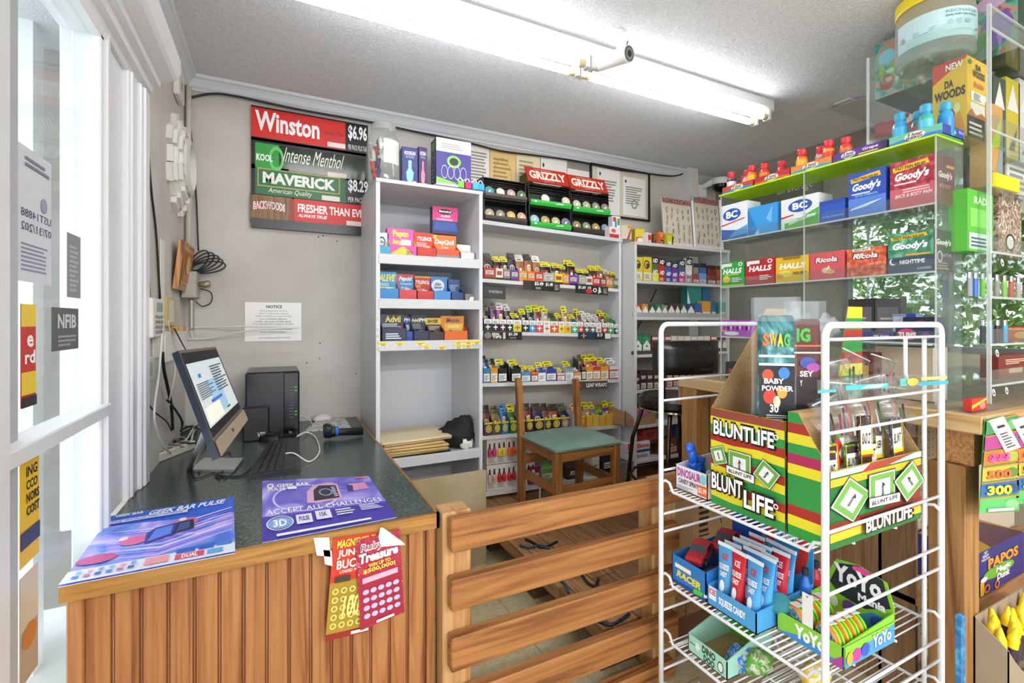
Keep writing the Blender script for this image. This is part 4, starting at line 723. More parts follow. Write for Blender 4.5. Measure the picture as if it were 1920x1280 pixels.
PM = {}
def dk(c, f=.82): return '#'+''.join('%02x' % int(int(c[i:i+2], 16)*f) for i in (1, 3, 5))
def pouch_mesh(w, h, cols, style=0):
    key = (round(w, 3), round(h, 3), cols, style)
    if key in PM: return PM[key]
    top, body, band = cols[0], dk(cols[1], .78), dk(cols[2], .85); b = B(); nx, nz = 4, 7; T = .009
    mats = [M(c, .28) for c in (body, band, body, body, body, top)]
    for s in (-1, 1):
        for j in range(nz-1):
            vs = []
            for jj in (j, j+1):
                for i in range(nx):
                    u, v = i/(nx-1), jj/(nz-1); bul = T*(1-(2*u-1)**2)*min(1, 4*v*(1-v)+.15)
                    vs.append((w*(u-.5), s*bul-.0005*s, h*v))
            fs = [(i, i+1, nx+i+1, nx+i) for i in range(nx-1)]
            if s > 0: fs = [f[::-1] for f in fs]
            b.add(vs, fs, mats[j], True)
    y = -T-.001
    b.art((-w/2, y, 0), (w, 0, 0), (0, 0, h), [[('e', '#d8b48a', .5, .5, .28, .1), ('p', '#f4efe2', [(.26, .56), (.5, .62), (.74, .58), (.72, .66), (.5, .68), (.28, .64)])], [('o', '#e8e2d0', .5, .48, .3, .14, .75), ('r', '#e8e2d0', .46, .4, .54, .56)], [('r', '#f0ece4', .36, .3, .64, .56), ('e', '#c23a30', .5, .6, .2, .06)]][style], .0006)
    b.art((-w/2, -.004, 0), (w, 0, 0), (0, 0, h), [('l', '#2a2408', .15, .88, .9, .96, 1)], .001)
    me_o = b.build('pouch'); me = me_o.data; bpy.data.objects.remove(me_o); PM[key] = me; return me
CN = {}
def cname(c):
    r_, g_, b_ = [int(c[i:i+2], 16) for i in (1, 3, 5)]; mx, mn = max(r_, g_, b_), min(r_, g_, b_)
    if mx < 62: return 'black'
    if mx-mn < 28: return 'white' if mx > 205 else 'grey' if mx > 95 else 'charcoal'
    import colorsys; h, s, v = colorsys.rgb_to_hsv(r_/255, g_/255, b_/255); h *= 360
    if v < .4: return 'brown' if h < 50 or h > 330 else 'dark green' if h < 170 else 'navy' if h < 260 else 'dark purple'
    if h < 14 or h > 348: return 'red'
    if h < 40: return 'brown' if v < .62 else 'tan' if s < .45 else 'orange'
    if h < 66: return 'yellow' if v > .7 else 'olive'
    if h < 165: return 'green'
    if h < 195: return 'teal'
    if h < 250: return 'blue'
    return 'purple' if h < 300 else 'pink'
YT = '#d9cc2a'
def carton_row(rows, X0px, sc, oy, z, Yf, where, front_h, npch=2, symbol='label', tilt=True, grp=''):
    for k, (a, c, top, col, pch, tcol) in enumerate(rows):
        xa, xb = atY(X0px+a*sc, 600, Yf).x, atY(X0px+c*sc, 600, Yf).x; xm = (xa+xb)/2; w = xb-xa-.002
        zz = (tz(z, xm) if tilt else z)+.0005; ztop = atY(X0px+(a+c)/2*sc, oy+top*sc, Yf+.04).z; h = max(.07, ztop-zz)
        t = thing('pouch_carton', f'{cname(col)} pouch carton, {ORD[k]} from the left on {where}', 'carton', (xm, Yf, zz), 0, 'cartons on '+where)
        b = B(); fh = min(front_h, h*.6); m_ = M(col); d = .11
        b.box(-w/2, 0, 0, w/2, .002, fh, m_); b.box(-w/2, d-.002, 0, w/2, d, fh*1.1, m_)
        for s in (-1, 1): b.prism([(s*w/2, .002, 0), (s*w/2, d-.002, 0), (s*w/2, d-.002, min(h*.9, fh*1.9)), (s*w/2, .002, fh)], (-s*.0015, 0, 0), M('#e0dcd4' if (k % 3 == 1) else col))
        b.box(-w/2, 0, 0, w/2, d, .001, m_)
        pl = '#ddd6ca' if cname(col) not in ('white', 'yellow', 'tan') else '#c23a34'
        it = {'label': [('r', pl, .14, .42, .86, .78), ('l', '#6a645c', .2, .46, .8, .74, 3), ('r', pch, 0, 0, 1, .2)], 'cross': [('r', '#f4f2ee', 0, .62, 1, 1), ('r', pl if pl[1] == 'c' else '#ffffff', .44, .12, .56, .55), ('r', pl if pl[1] == 'c' else '#ffffff', .2, .3, .8, .4), ('l', '#8a857c', .15, .68, .85, .92, 2)], 'plain': [('r', '#f2f0ec', .05, .1, .95, .62), ('l', '#7a766e', .12, .16, .85, .55, 4), ('r', pch, 0, .75, 1, 1)], 'boot': [('o', YT, .5, .5, .36, .3, .7), ('e', '#c8b070', .5, .5, .2, .18), ('r', YT, 0, .86, 1, 1)]}[symbol]
        b.art((-w/2, 0, 0), (w, 0, 0), (0, 0, fh), it); b.build('box', t)
        for j in range(npch):
            pw = min(w*.94, .085); ph = h*(.97 if j else .86)-.004; tc = tcol
            o = bpy.data.objects.new('foil_pouch', pouch_mesh(pw, ph, (tc, pch, col), (k+len(where)) % 3)); COL.objects.link(o)
            o.location = (xm+(.004 if j else -.004), Yf+.024+j*.034, zz+.003); o.rotation_euler = (-.09, rnd.uniform(-.04, .04), 0)
            tag(o, f'{["front", "rear"][j]} {cname(pch)} foil pouch in {ORD[k]} carton from left, {where}', 'pouch', 'foil pouches on '+where)
K = '#1c1a1c'
R1 = [(130, 230, 100, '#b8382c', '#5a3a2a', '#3a2f2a'), (235, 300, 130, '#e6dcc8', '#2a2422', YT), (302, 365, 130, '#8a7f7a', '#3a2f30', YT), (367, 440, 100, '#6a3f92', '#4a3a5a', '#2a2326'), (442, 515, 118, '#e08a2a', '#d08a4a', '#d9d2c8'), (517, 585, 110, '#e0762a', '#c87a3a', '#2a2420'), (587, 655, 125, '#c8382c', '#c88a5a', '#e8e2d8'), (658, 755, 180, '#b0aba2', '#1f1d20', YT), (760, 830, 190, '#e8d43a', '#2a2630', YT), (832, 885, 205, '#e69a2a', '#7a4a2a', YT), (887, 965, 165, '#7a3fa0', '#24202a', YT), (975, 1035, 245, '#a8a49c', '#1f1e20', YT), (1037, 1095, 250, '#d8d4ca', '#2a2a26', YT), (1097, 1165, 215, '#c22a24', '#5a2420', YT), (1167, 1215, 215, '#7a4a3a', '#a86a4a', YT), (1217, 1275, 250, '#d8843a', '#b87a3a', '#c9c2b8'), (1280, 1330, 265, '#5a7a3a', '#4a6a3a', YT)]
carton_row(R1, 880, .2109, 450, MZ[0], MY+.012, 'the top middle-unit shelf', .07)
R2 = [(130, 200, 560, K, '#3a3226', '#6a6258'), (202, 265, 545, K, '#5a3a78', '#7a6a68'), (267, 330, 545, '#3a1f26', '#a83a6a', '#e0d0d4'), (332, 388, 555, K, '#4a4648', '#d8cfd0'), (390, 465, 640, '#c8d03a', '#2a2a24', YT), (470, 530, 600, '#2a2826', '#1f2230', YT), (533, 590, 572, '#2f8ac8', '#24303a', '#b8d04a'), (592, 655, 562, '#d83a34', '#8a3a2a', YT), (660, 720, 575, '#e9e4d8', '#c8c0b0', YT), (722, 790, 640, '#d85a24', '#4a7a3a', '#4a4a2a'), (795, 848, 640, '#e8dc2a', '#5a5a34', YT), (850, 905, 575, '#eeb42a', '#c8a84a', '#e8d84a'), (907, 968, 650, '#3aa88a', '#2a6a7a', YT), (970, 1015, 600, '#d8432f', '#7a5a2a', YT), (1020, 1070, 620, '#5a5a54', '#d8d4cc', '#e0ddd6'), (1072, 1125, 640, '#6a665e', '#dcd8d0', '#e4e0da'), (1127, 1175, 650, '#e0dede', '#e6e4e0', '#d0cdc6'), (1180, 1230, 612, '#b8322a', '#8a4a2a', YT), (1232, 1280, 640, '#3a9a5a', '#5a8a3a', '#8ab83a'), (1285, 1335, 690, '#3a4f3a', '#3a5a3a', '#3a7a6a')]
carton_row(R2, 880, .2109, 450, MZ[1], MY+.012, 'the second middle-unit shelf', .075, symbol='cross')
R3 = [(125, 185, 1020, '#3a86b8', '#3a7fb0', '#24262c'), (190, 253, 1045, '#e6a42a', '#d8942a', '#2a2320'), (257, 335, 1050, K, '#2a2022', YT), (375, 460, 1055, '#23221e', '#1f1e1c', YT), (465, 545, 1110, '#4a9fd0', '#6a8fa8', YT), (550, 610, 1110, '#9a3f3a', '#d87a3a', YT), (613, 680, 1080, '#e8e6ea', '#3a4a9a', YT), (686, 775, 1070, '#4a3f9a', '#34449a', YT), (780, 850, 1130, '#a8324a', '#d8ccd0', YT), (855, 925, 1070, '#b8c0c4', '#8aa0a8', YT), (930, 995, 1130, '#e0843a', '#d8a060', '#d8d4cc'), (1000, 1036, 1010, '#2a2624', '#8a6a4a', '#5a4a30'), (1040, 1098, 1010, '#e69a2a', '#e0902a', YT), (1100, 1165, 1005, '#d8822a', '#c8322a', YT), (1170, 1240, 1035, '#eaa83a', '#d8983a', YT), (1245, 1332, 1040, '#b8244a', '#d8d4d0', '#e0dcd8')]
carton_row(R3, 880, .2109, 450, MZ[2], MY+.012, 'the third middle-unit shelf', .09, symbol='plain')
R4 = [(120, 190, 505, '#5a2f4a', '#a8562f', '#3a2a2a'), (195, 255, 510, '#4a4a2a', '#a89a3a', '#5a5430'), (260, 315, 495, '#2f6aa0', '#3a7ab8', '#4a8ac0'), (325, 385, 495, '#3a6a2f', '#4a8a3a', YT), (400, 450, 500, '#3a2a24', '#7a4a2a', '#3a3228'), (455, 515, 490, '#4a2f2a', '#b04a2f', '#4a3a28'), (520, 600, 490, '#2a2338', '#4a3a7a', '#4a4030'), (605, 660, 490, '#2a201c', '#8a5a34', '#3a2c24'), (662, 735, 495, '#2a2420', '#c8642f', '#3a3530'), (737, 805, 490, '#6a3a9a', '#3a3f4a', '#5a6a4a'), (840, 930, 490, '#c87a3a', '#d89a6a', '#d8b07a'), (937, 988, 478, '#e69a3a', '#d8a47a', YT), (990, 1035, 478, '#e8b43a', '#7a9ac8', YT), (1040, 1092, 520, '#e69a3a', '#3f6a9a', '#8ab83a'), (1095, 1146, 468, '#e8a43a', '#8a4aa0', YT), (1150, 1203, 480, '#e69a3a', '#d04a5a', YT)]
carton_row(R4, 880, .2344, 640, MZ[3], MY+.012, 'the fourth middle-unit shelf', .08, symbol='boot')
# bottom shelf: carded bottles
r = random.Random(11)
for row in range(2):
    for k in range(5):
        a = 140+k*78; xa = atY(880+a*.2344, 600, MY+.03).x; w = .066; z0 = tz(MZ[4], xa)+.001+row*.16; cc = ['#c83a78', '#e0c83a', '#e8642a', '#e08a4a', '#d8d2c8'][k] if row else ['#d8b8a8', '#c82a34', '#c82a34', '#b8c82a', '#c8b8a0'][k]
        t = thing('bottle_card', f'white card of small {cname(cc)} bottles, {ORD[k]} along the {["lower", "upper"][row]} bottom-shelf row', 'card', (xa+w/2, MY+.03, z0), 0, 'bottle cards on the bottom shelf')
        b = B(); b.box(-w/2, .0, 0, w/2, .06, .155, '#e6ddd2'); b.art((-w/2, 0, 0), (w, 0, 0), (0, 0, .155), [('l', '#8f867a', .1, .06, .9, .3, 5), ('r', cc, .08, .38, .92, .5)]); b.build('card', t)
        for j in (-1, 1):
            b = B(); b.lathe([(0, .05), (.013, .05), (.014, .085), (.009, .1), (.005, .105), (.004, .13), (0, .132)], cc, (j*.016, -.006, 0), n=10, mats=[M(cc)]*3+[BLACK]*3); b.build('bottle', t)
for k, (cx, w, h, c, l) in enumerate(((470, .1, .12, '#7a2f5a', 'dark pink bag of candy under the chair on bottom shelf'), (560, .12, .1, '#6a9a4a', 'green bag slumped on bottom shelf behind chair'), (780, .14, .09, '#3a2420', 'dark brown flat box behind the chair on bottom shelf'), (980, .07, .15, '#e0d8cc', 'white slim carton behind the chair on bottom shelf'), (1060, .1, .14, '#2a2624', 'black carton at right end of the bottom shelf'))):
    xa = atY(880+cx*.2344, 600, MY+.02).x; b = B(); b.box(-w/2, 0, 0, w/2, .1, h, c, bev=.008); b.art((-w/2, 0, 0), (w, 0, 0), (0, 0, h), [('r', '#d8cfc2', .2, .3, .8, .6), ('l', '#5a544c', .25, .35, .75, .55, 2)]); o = b.build('goods_box'); o.location = (xa+w/2, MY+.02, tz(MZ[4], xa)+.002); tag(o, l, 'box')
# price strips hung on shelf edges
def strip(label, cx0, cx1, cy0, cy1, items, base='#1c1716', sc=.2109, ox=880, oy=450, Y=MY-.004):
    a = atY(ox+cx0*sc, oy+cy1*sc, Y); c2 = atY(ox+cx1*sc, oy+cy1*sc, Y); zt = atY(ox+cx0*sc, oy+cy0*sc, Y).z; w = c2.x-a.x; dz = -SHELF_TILT*w; h = zt-a.z
    b = B(); b.prism([(0, 0, 0), (w, 0, dz), (w, 0, dz+h), (0, 0, h)], (0, .003, 0), base); b.art((0, 0, 0), (w, 0, dz), (0, 0, h), items); o = b.build('price_strip'); o.location = (a.x, Y, a.z); tag(o, label, 'price strip', 'price strips on the shelf edges')
strip('black price strip with three prices hung on top shelf edge, left one', 480, 805, 355, 438, [('r', '#3a2a26', 0, 0, .2, 1), ('t', '#ffffff', '$3.49', .3, .5, .54, .92, 'b'), ('t', '#ffffff', '$1.49', .6, .5, .8, .92, 'b'), ('l', '#c8c4bc', .33, .15, .5, .4, 2), ('r', '#3f3a36', .83, .1, .99, .9), ('l', '#a8a49c', .85, .2, .97, .8, 4)])
strip('black price strip with red patch hung on top shelf edge, right one', 945, 1235, 395, 470, [('t', '#ffffff', '$1.69', .08, .5, .3, .92, 'b'), ('t', '#ffffff', '$1.99', .36, .5, .46, .9, 'b'), ('e', '#c82a24', .4, .35, .1, .28), ('o', '#ffffff', .58, .5, .06, .25, .6), ('p', '#e0d8d0', [(.68, .1), (.78, .3), (.74, .9), (.7, .9)]), ('r', '#3f3a36', .82, .1, .98, .9), ('l', '#a8a49c', .84, .2, .96, .8, 4)])
strip('black price strip with $1.29 on second shelf edge', 125, 468, 810, 882, [('e', '#8a8378', .11, .5, .09, .42), ('t', '#efe6d8', 'REAL', .22, .52, .42, .86, 'B'), ('t', '#efe6d8', 'TIPS', .22, .14, .46, .48, 'B'), ('r', '#d8cfc0', .5, .1, .56, .9), ('t', '#ffffff', '$1.29', .64, .5, .88, .88, 'b'), ('t', '#d8d2c8', 'PLUS TAX', .68, .15, .84, .35)])
strip('navy price strip with gold cross mark on second shelf edge', 970, 1262, 815, 880, [('r', '#1c2f4c', .02, .08, .5, .92), ('r', '#d8b44a', .14, .15, .17, .85), ('r', '#d8b44a', .08, .45, .24, .55), ('t', '#ffffff', '$1.19', .56, .35, .72, .9, 'b'), ('r', '#e6e4e0', .8, .12, .98, .88)], base='#17151c')
strip('small black wraps label on the third shelf edge', 875, 1105, 320, 385, [('t', '#c83a2a', 'K', .02, .25, .14, .75, 'B'), ('t', '#efece6', 'LEAF WRAPS', .26, .25, .97, .75, 'b')], base='#4a4440', sc=.2344, oy=640)
strip('upside-down black sign stuck under the top shelf at left', 120, 322, 400, 515, [('r', '#3a3836', .03, .05, .97, .95), ('t', '#d8d2c8', 'SVEDKA', .25, .45, .85, .65, 'f')], Y=MY+.02)
# yellow stickers
# ---- can racks on top of the middle unit
def canrack(label, x0, x1, ytop, ybot, hdr, canc, green, Y=2.72):
    xa, xb = atY(x0, 600, Y).x, atY(x1, 600, Y).x; xm = (xa+xb)/2; z0 = tz(MT+.019, xm); w = xb-xa; h = atY((x0+x1)/2, ytop, Y).z-z0; hd = h*.3 if hdr else 0; hb = h-hd
    t = thing('can_rack', label, 'rack', (xm, Y, z0+.012), 0); bm = M('#1d1a18', .35)
    b = B(); b.box(-w/2, .0, 0, w/2, .14, .006, bm)
    for s in (-1, 1): b.prism([(s*w/2, 0, 0), (s*w/2, .14, 0), (s*w/2, .14, hb+hd*.6), (s*w/2, .05, hb+hd*.6), (s*w/2, .02, hb)], (-s*.004, 0, 0), bm)
    b.box(-w/2, .136, 0, w/2, .14, hb, bm); b.box(-w/2, .02, hb*.48, w/2, .14, hb*.5, bm); b.box(-w/2, .03, hb*.985, w/2, .14, hb, bm)
    for q in range(3): b.tube([(-w/2, .035+.002*q, hb*(.93-.045*q)), (w/2, .035+.002*q, hb*(.93-.045*q))], .0018, M('#4a4642', .3), 6)
    b.build('frame', t)
    for k in range(2):
        zz = hb*(.08+.49*k); m_ = M('#2fae3a', .35) if green[k] else M('#3a332c', .35)
        b = B(); b.prism([(-w/2+.004, -.012, zz), (-w/2+.004, -.005, zz-.016), (-w/2+.004, .05, zz-.016), (-w/2+.004, .05, zz-.012), (-w/2+.004, -.002, zz-.010), (-w/2+.004, -.006, zz+.018), (-w/2+.004, -.012, zz+.018)], (w-.008, 0, 0), m_); rl = b.build('rail', t)
        if green[k]: b = B(); b.art((-w/2, -.0125, zz-.004), (w, 0, 0), (0, 0, .02), [('e', '#e6f2e0', .12, .5, .03, .3), ('p', '#e8f4e4', [(.6, .2), (.78, .3), (.8, .6), (.62, .5)])]); b.build('rail_print', rl)
    if hdr:
        b = B(); q = [(-w/2, .01, hb), (w/2, .01, hb), (w/2, .07, h), (-w/2, .07, h)]; b.prism(q, (0, .012, .004), M('#c8331f', .35))
        quadart(b, [V3(p) for p in q], [('r', '#2a1c18', 0, 0, 1, .12), ('l', '#e8d8c8', .1, .03, .95, .1, 1), ('t', '#f8ece0', 'GRIZZLY', .06, .3, .94, .8, 'B'), ('t', '#f0d0c0', 'LONG CUT', .38, .18, .62, .26), ('l', '#e0a090', .2, .84, .8, .92, 1)], .0008); b.build('header_sign', t)
    n = 4
    for k in range(2):
        for i in range(n):
            c = canc[k][i]
            if not c: continue
            R_ = w/n*.44; px_ = -w/2+w*(i+.5)/n; pz = hb*(.08+.49*k)+R_*.8
            o = thing('tobacco_can', f'{cname(c)} lidded round can, {ORD[i]} in {["lower", "upper"][k]} row of '+hdrn(label), 'can', (xm+px_, Y+.008, z0+.012+pz+.004), 0, 'round cans in the can racks', -.25)
            b = B(); b.lathe([(0, .0), (R_, 0), (R_, .012), (0, .012)], M('#3a3632', .4), n=20, ax='y'); b.build('base', o)
            b = B(); b.lathe([(0, -.006), (R_*.96, -.006), (R_, -.003), (R_, .0)], M('#a8a49a', .25, .7), n=20, ax='y'); b.disc((0, -.0065, 0), R_*.86, (0, -1, 0), M(c, .35)); b.disc((0, -.007, 0), R_*.35, (0, -1, 0), M('#efe8da', .35), 10, R_*.2); b.build('lid', o)
def hdrn(l): return 'left can rack' if 'plain' in l else 'middle can rack' if 'middle' in l else 'right can rack'
canrack('plain black two-tier can rack at left on the middle unit', 908, 988, 338, 430, False, [['#b09a7a', '#8f8468', '#d8a83a', '#d89a7a'], ['#4aa0a8', '#e6e0d2', '#c8a898', '#5a7a5a']], (0, 0))
canrack('black can rack with red header and two green rails, middle one', 993, 1071, 315, 437, True, [['#8ac0d0', '#b89a4a', '#b0b07a', '#6a6a8a'], [None, '#e8e8dc', None, '#d8c8b0']], (1, 1))
canrack('black can rack with red header and one green rail, right one', 1073, 1144, 330, 445, True, [['#8a7a4a', '#7a9a6a', '#a88a4a', '#7a94c0'], ['#c8c0b0', '#b0a89a', '#9a9288', '#8a7f78']], (0, 1))
# snack jumble on the top boards
def tilted(name, label, cat, px, py, Z, Y, w, h, d, base, items, rz=0, rx=0, group=None):
    p = atY(px, py, Y); t = thing(name, label, cat, (p.x, Y, Z), rz, group, rx); b = B(); b.box(-w/2, 0, 0, w/2, d, h, base, bev=.0015); b.art((-w/2, 0, 0), (w, 0, 0), (0, 0, h), items); b.build('box', t); return t
RT = 1.822
jum = [(1152, 2.66, .09, .075, '#e8dcd8', 'white and red candy box at left end of the jumble', [('r', '#c8323a', 0, .0, 1, .35), ('e', '#d86a5a', .4, .65, .25, .2)], .1), (1156, 2.68, .07, .16, '#dfe4e0', 'clear tub with red lid standing behind the white candy box', [('r', '#c8403a', .05, .75, .45, .95), ('r', '#4a9a3a', .6, .6, .9, .9), ('r', '#3a6ac0', .3, .5, .5, .8)], .0), (1180, 2.64, .06, .1, '#e6d2c0', 'cream snack packet with red stripes in the jumble', [('p', '#c83a2a', [(0, 0), (.4, 0), (1, .7), (1, 1)]), ('r', '#d8c02a', .1, .75, .9, .95)], .3), (1200, 2.66, .08, .12, '#d8c22a', 'yellow topped snack carton in the jumble', [('r', '#c8412f', .1, .1, .9, .5), ('e', '#f0e6d8', .5, .3, .3, .15)], -.2), (1218, 2.62, .05, .09, '#e0d8cc', 'white and red packet leaning in the jumble', [('r', '#c8403a', .1, .4, .9, .8)], .25), (1230, 2.62, .045, .085, '#5a3426', 'brown carton in the middle of the jumble', [('r', '#8a5a3a', .1, .5, .9, .9)], -.1), (1240, 2.60, .055, .1, '#d8642a', 'orange carton with black panel in the jumble', [('r', '#1f1c1a', .3, 0, 1, .4), ('l', '#d8d2c8', .35, .06, .9, .34, 4), ('p', '#f0a05a', [(.1, .95), (.5, .5), (.9, .95)])], .1), (1256, 2.6, .045, .08, '#d8cf3a', 'yellow carton at right end of the jumble', [('r', '#f0ede4', .2, 0, .8, .45)], 0)]
for px, Y, w, h, c, l, it, rz in jum:
    z = RT+.001 if px > 1188 else tz(MT+.019, atY(px, 600, Y).x)+.001
    tilted('snack_box', l, 'box', px, 440, z, Y, w, h, .05, c, it, rz)
for k in range(4):
    b = B(); b.tube([(0, 0, 0), (.0, .005, .1)], .008, M('#2f2c2a'), 8); b.tube([(0, .005, .09), (0, .006, .115)], .0095, M('#d9cf2a'), 8); p = atY(1244+k*6, 430, 2.64); o = b.build('cigar_tube'); o.location = (p.x, 2.655, RT+.002); o.rotation_euler = (-.1, .25, 0); tag(o, f'yellow capped cigar tube, {ORD[k]} from left behind the orange carton', 'cigar tube', 'cigar tubes in the jumble')
# jewellery display cards
for k, (x0, x1, l) in enumerate(((1246, 1300, 'jewellery display board with gold chains, left of two'), (1306, 1352, 'jewellery display board with gold chains, right of two'))):
    Y = 2.68; xa, xb = atY(x0, 600, Y).x, atY(x1, 600, Y).x; w = xb-xa; h = atY(x0, 368, Y).z-RT-.0; t = thing('jewellery_display', l, 'display', ((xa+xb)/2, Y, RT+.001), 0, None, .0)
    b = B(); b.prism([(-w/2, .0, 0), (w/2, .0, 0), (w/2, .03, h), (-w/2, .03, h)], (0, .006, 0), '#ddd4c6'); b.prism([(-w/2-.012, -.012, 0), (-w/2, .004, 0), (-w/2, .035, h+.006), (-w/2-.012, .02, h+.006)], (0, .004, 0), '#f2f0ec'); b.prism([(w/2, -.012, 0), (w/2+.01, -.02, 0), (w/2+.01, .012, h+.006), (w/2, .02, h+.006)], (0, .004, 0), '#f4f2ee'); b.build('board', t)
    b = B(); quadart(b, [V3((-w/2, -.001, 0)), V3((w/2, -.001, 0)), V3((w/2, .029, h)), V3((-w/2, .029, h))], [('r', M('#a85a5a', .5, kind='speck', d='#5a3a30', l='#e0c8b8', sc=120), 0, .9, 1, 1), ('r', '#f0ede6', 0, 0, 1, .12), ('l', '#2a2a2a', .6, .03, .8, .08, 1)], .0008); b.build('header_print', t)
    r = random.Random(k)
    for j in range(25):
        b = B(); cx = -w*.38+w*.76*(j % 5)/4+r.uniform(-.01, .01); cz = h*(.2+.145*(j//5)+r.uniform(-.03, .03)); yy = .03*cz/h-.003; R_ = r.uniform(.008, .017); gm = M('#c8a04a', .25, .8) if j % 6 else M('#1d1b1a', .3)
        b.tube([(cx+R_*.6*math.cos(a/8*2*math.pi), yy, cz+R_*math.sin(a/8*2*math.pi)) for a in range(8)], .0016, gm, 5, closed=True); b.tube([(cx, yy, cz-R_), (cx+.002, yy, cz-R_*2)], .003, gm, 5); b.build('necklace', t)

# ================================================================ right shelf unit
QY, QX0, QX1 = 2.54, 2.205, 3.15; QZ = [1.555, 1.303, 1.043, .798, .552, .311]
t = thing('shelf_unit', 'white shelf unit of cigarettes behind the black bar stool', 'shelf unit', (0, 0, 0))
b = B(); b.box(QX0, QY, PLAT, QX0+.022, BACK-.002, RT-.022, M('#dddcda', .45)); b.build('side_panel', t)
b = B(); b.box(QX1-.022, QY, PLAT, QX1, BACK-.002, RT-.022, cw); b.build('side_panel', t)
b = B(); b.box(QX0+.022, BACK-.012, PLAT, QX1-.022, BACK-.002, RT-.022, M('#a89f95', .6)); b.build('back_panel', t)
b = B(); b.box(QX0, QY-.006, RT-.022, QX1, BACK-.002, RT, M('#d6d4d2', .45)); b.build('top_board', t)
for z in QZ: b = B(); b.box(QX0+.022, QY, z-.02, QX1-.022, BACK-.014, z, M('#d2d1cf', .45)); b.build('shelf', t)
def qx(c, sc=.21875, ox=1160, Y=QY): return atY(ox+c*sc, 600, Y).x
def pack(name, label, cat, c0, c1, cyt, z, base, items, sc=.21875, ox=1160, oy=440, Y=QY+.015, d=.05, group=None):
    xa, xb = atY(ox+c0*sc, 600, Y).x, atY(ox+c1*sc, 600, Y).x; h = max(.03, atY(ox+(c0+c1)/2*sc, oy+cyt*sc, Y).z-z-.001); w = xb-xa-.003
    t = thing(name, label, cat, ((xa+xb)/2, Y, z+.0008), 0, group); b = B(); b.box(-w/2, 0, 0, w/2, d, h, base, bev=.002); b.art((-w/2, 0, 0), (w, 0, 0), (0, 0, h), items); b.build('box', t); return t
for k in range(2): pack('snack_bag', f'yellow bag with dark bird print, {ORD[k]} on the top right-unit shelf', 'bag', 134+k*78, 208+k*78, 190, QZ[0], '#e6c83a', [('o', '#3a2f1a', .4, .68, .35, .18, .7), ('e', '#4a3f22', .5, .64, .2, .1), ('r', '#e9e2d0', .06, .05, .94, .36), ('l', '#8a8060', .12, .1, .8, .3, 3)], group='bird bags on the right unit')
HD = [(285, 345, 190, '#5a6a2a', '#e8e02a'), (345, 400, 205, '#c8281f', '#b02a24'), (402, 455, 225, '#3a5ab0', '#2a4a9a'), (457, 510, 240, '#7a2f9a', '#8a3aa8'), (515, 572, 215, '#4a5a7a', '#c83a8a'), (578, 632, 200, '#e0ddd6', '#8a867e')]
for k, (a, c, yt, c1, c2) in enumerate(HD): pack('cigar_pouch', f'{cname(c1)} tall cigar pouch, {ORD[k]} of six on the top right-unit shelf', 'pouch', a, c, yt, QZ[0], c1, [('r', K, 0, .72, 1, 1), ('t', '#ffffff', 'HD', .1, .76, .9, .94, 'Bi'), ('r', c2, 0, 0, 1, .34), ('t', '#ffffff', 'HD', .1, .3, .9, .48, 'Bi'), ('l', '#efe8da', .1, .06, .8, .2, 2)], d=.03, group='tall cigar pouches on the right unit')
for k, (a, c, yt, c1) in enumerate(((635, 690, 335, '#a83a4a'), (692, 755, 330, '#6f9ac8'), (760, 835, 345, '#7a4034'), (838, 895, 345, '#8a4a34'))):
    pack('cigar_carton', f'{cname(c1)} low cigar carton, {ORD[k]} right of the tall cigar pouches', 'carton', a, c, yt, QZ[0], c1, [('r', '#d8cfc8', .1, .1, .9, .4), ('l', '#5a504a', .15, .15, .8, .36, 2)], d=.03)
    b = B(); pack('cigar_pouch', f'{["grey", "blue", "dark red", "brown"][k]} foil pouch standing behind low carton number-{ORD[k]}'.replace('number-', 'that is ')+' from left', 'pouch', a+4, c-4, yt-90+k*4, QZ[0], ['#9a9088', '#3a6aa8', '#7a2a2a', '#a85a2a'][k], [('r', '#2a2320', 0, .8, 1, 1)], Y=QY+.06, d=.02)
pk = [(135, 200, 590, '#c23a2f'), (202, 256, 592, '#c8963a'), (260, 316, 595, '#2a4a34'), (318, 371, 595, '#2f7a4f'), (373, 421, 600, '#8f8a86'), (424, 482, 585, '#3a2f30'), (485, 527, 590, '#5a2a34'), (531, 586, 585, '#2f4f44'), (590, 652, 590, '#34486a'), (655, 712, 590, '#2f5aa0'), (715, 792, 570, '#d8962f'), (795, 836, 570, '#2f6a9a'), (860, 920, 575, '#4f9a8a')]
for k, (a, c, yt, c1) in enumerate(pk): pack('cigarette_pack', f'{cname(c1)} topped cigarette pack, {ORD[k]} from left on second right-unit shelf', 'cigarette pack', a, c, yt, QZ[1], c1, [('r', '#c9c4bc' if k < 9 else c1, 0, 0, 1, .5), ('p', '#efece6', [(.06, .05), (.94, .05), (.94, .45), (.5, .85), (.06, .45)]), ('t', '#3a3a3a', 'M', .35, .12, .65, .34, 'b')] if k < 9 else [('r', '#d8d4cc', .1, .1, .9, .35)], group='cigarette packs on the second right-unit shelf')
tray_ = M('#6a655f', .4)
b = B(); b.box(qx(128), QY+.004, QZ[1]+.0005, qx(930), QY+.012, QZ[1]+.03, M('#d8d8d4', .08, kind='acrylic', haze=.3)); tag(b.build('pack_tray'), 'clear plastic front tray along the second right-unit shelf', 'tray')
pack('cigarette_carton', 'teal carton of cigarettes standing above the packs', 'carton', 588, 714, 445, QZ[1]+.0, '#2f8f84', [('p', '#e6efea', [(0, .3), (.4, .0), (0, .9)]), ('r', '#efeae0', .55, .02, .95, .3)], Y=QY+.075, d=.06)
pack('cigarette_carton', 'speckled blue carton right of the teal carton', 'carton', 722, 790, 447, QZ[1]+.0, M('#2f6a9a', .3, kind='speck', d='#1f4a6a', l='#5aa0b8', sc=140), [], Y=QY+.075, d=.06)
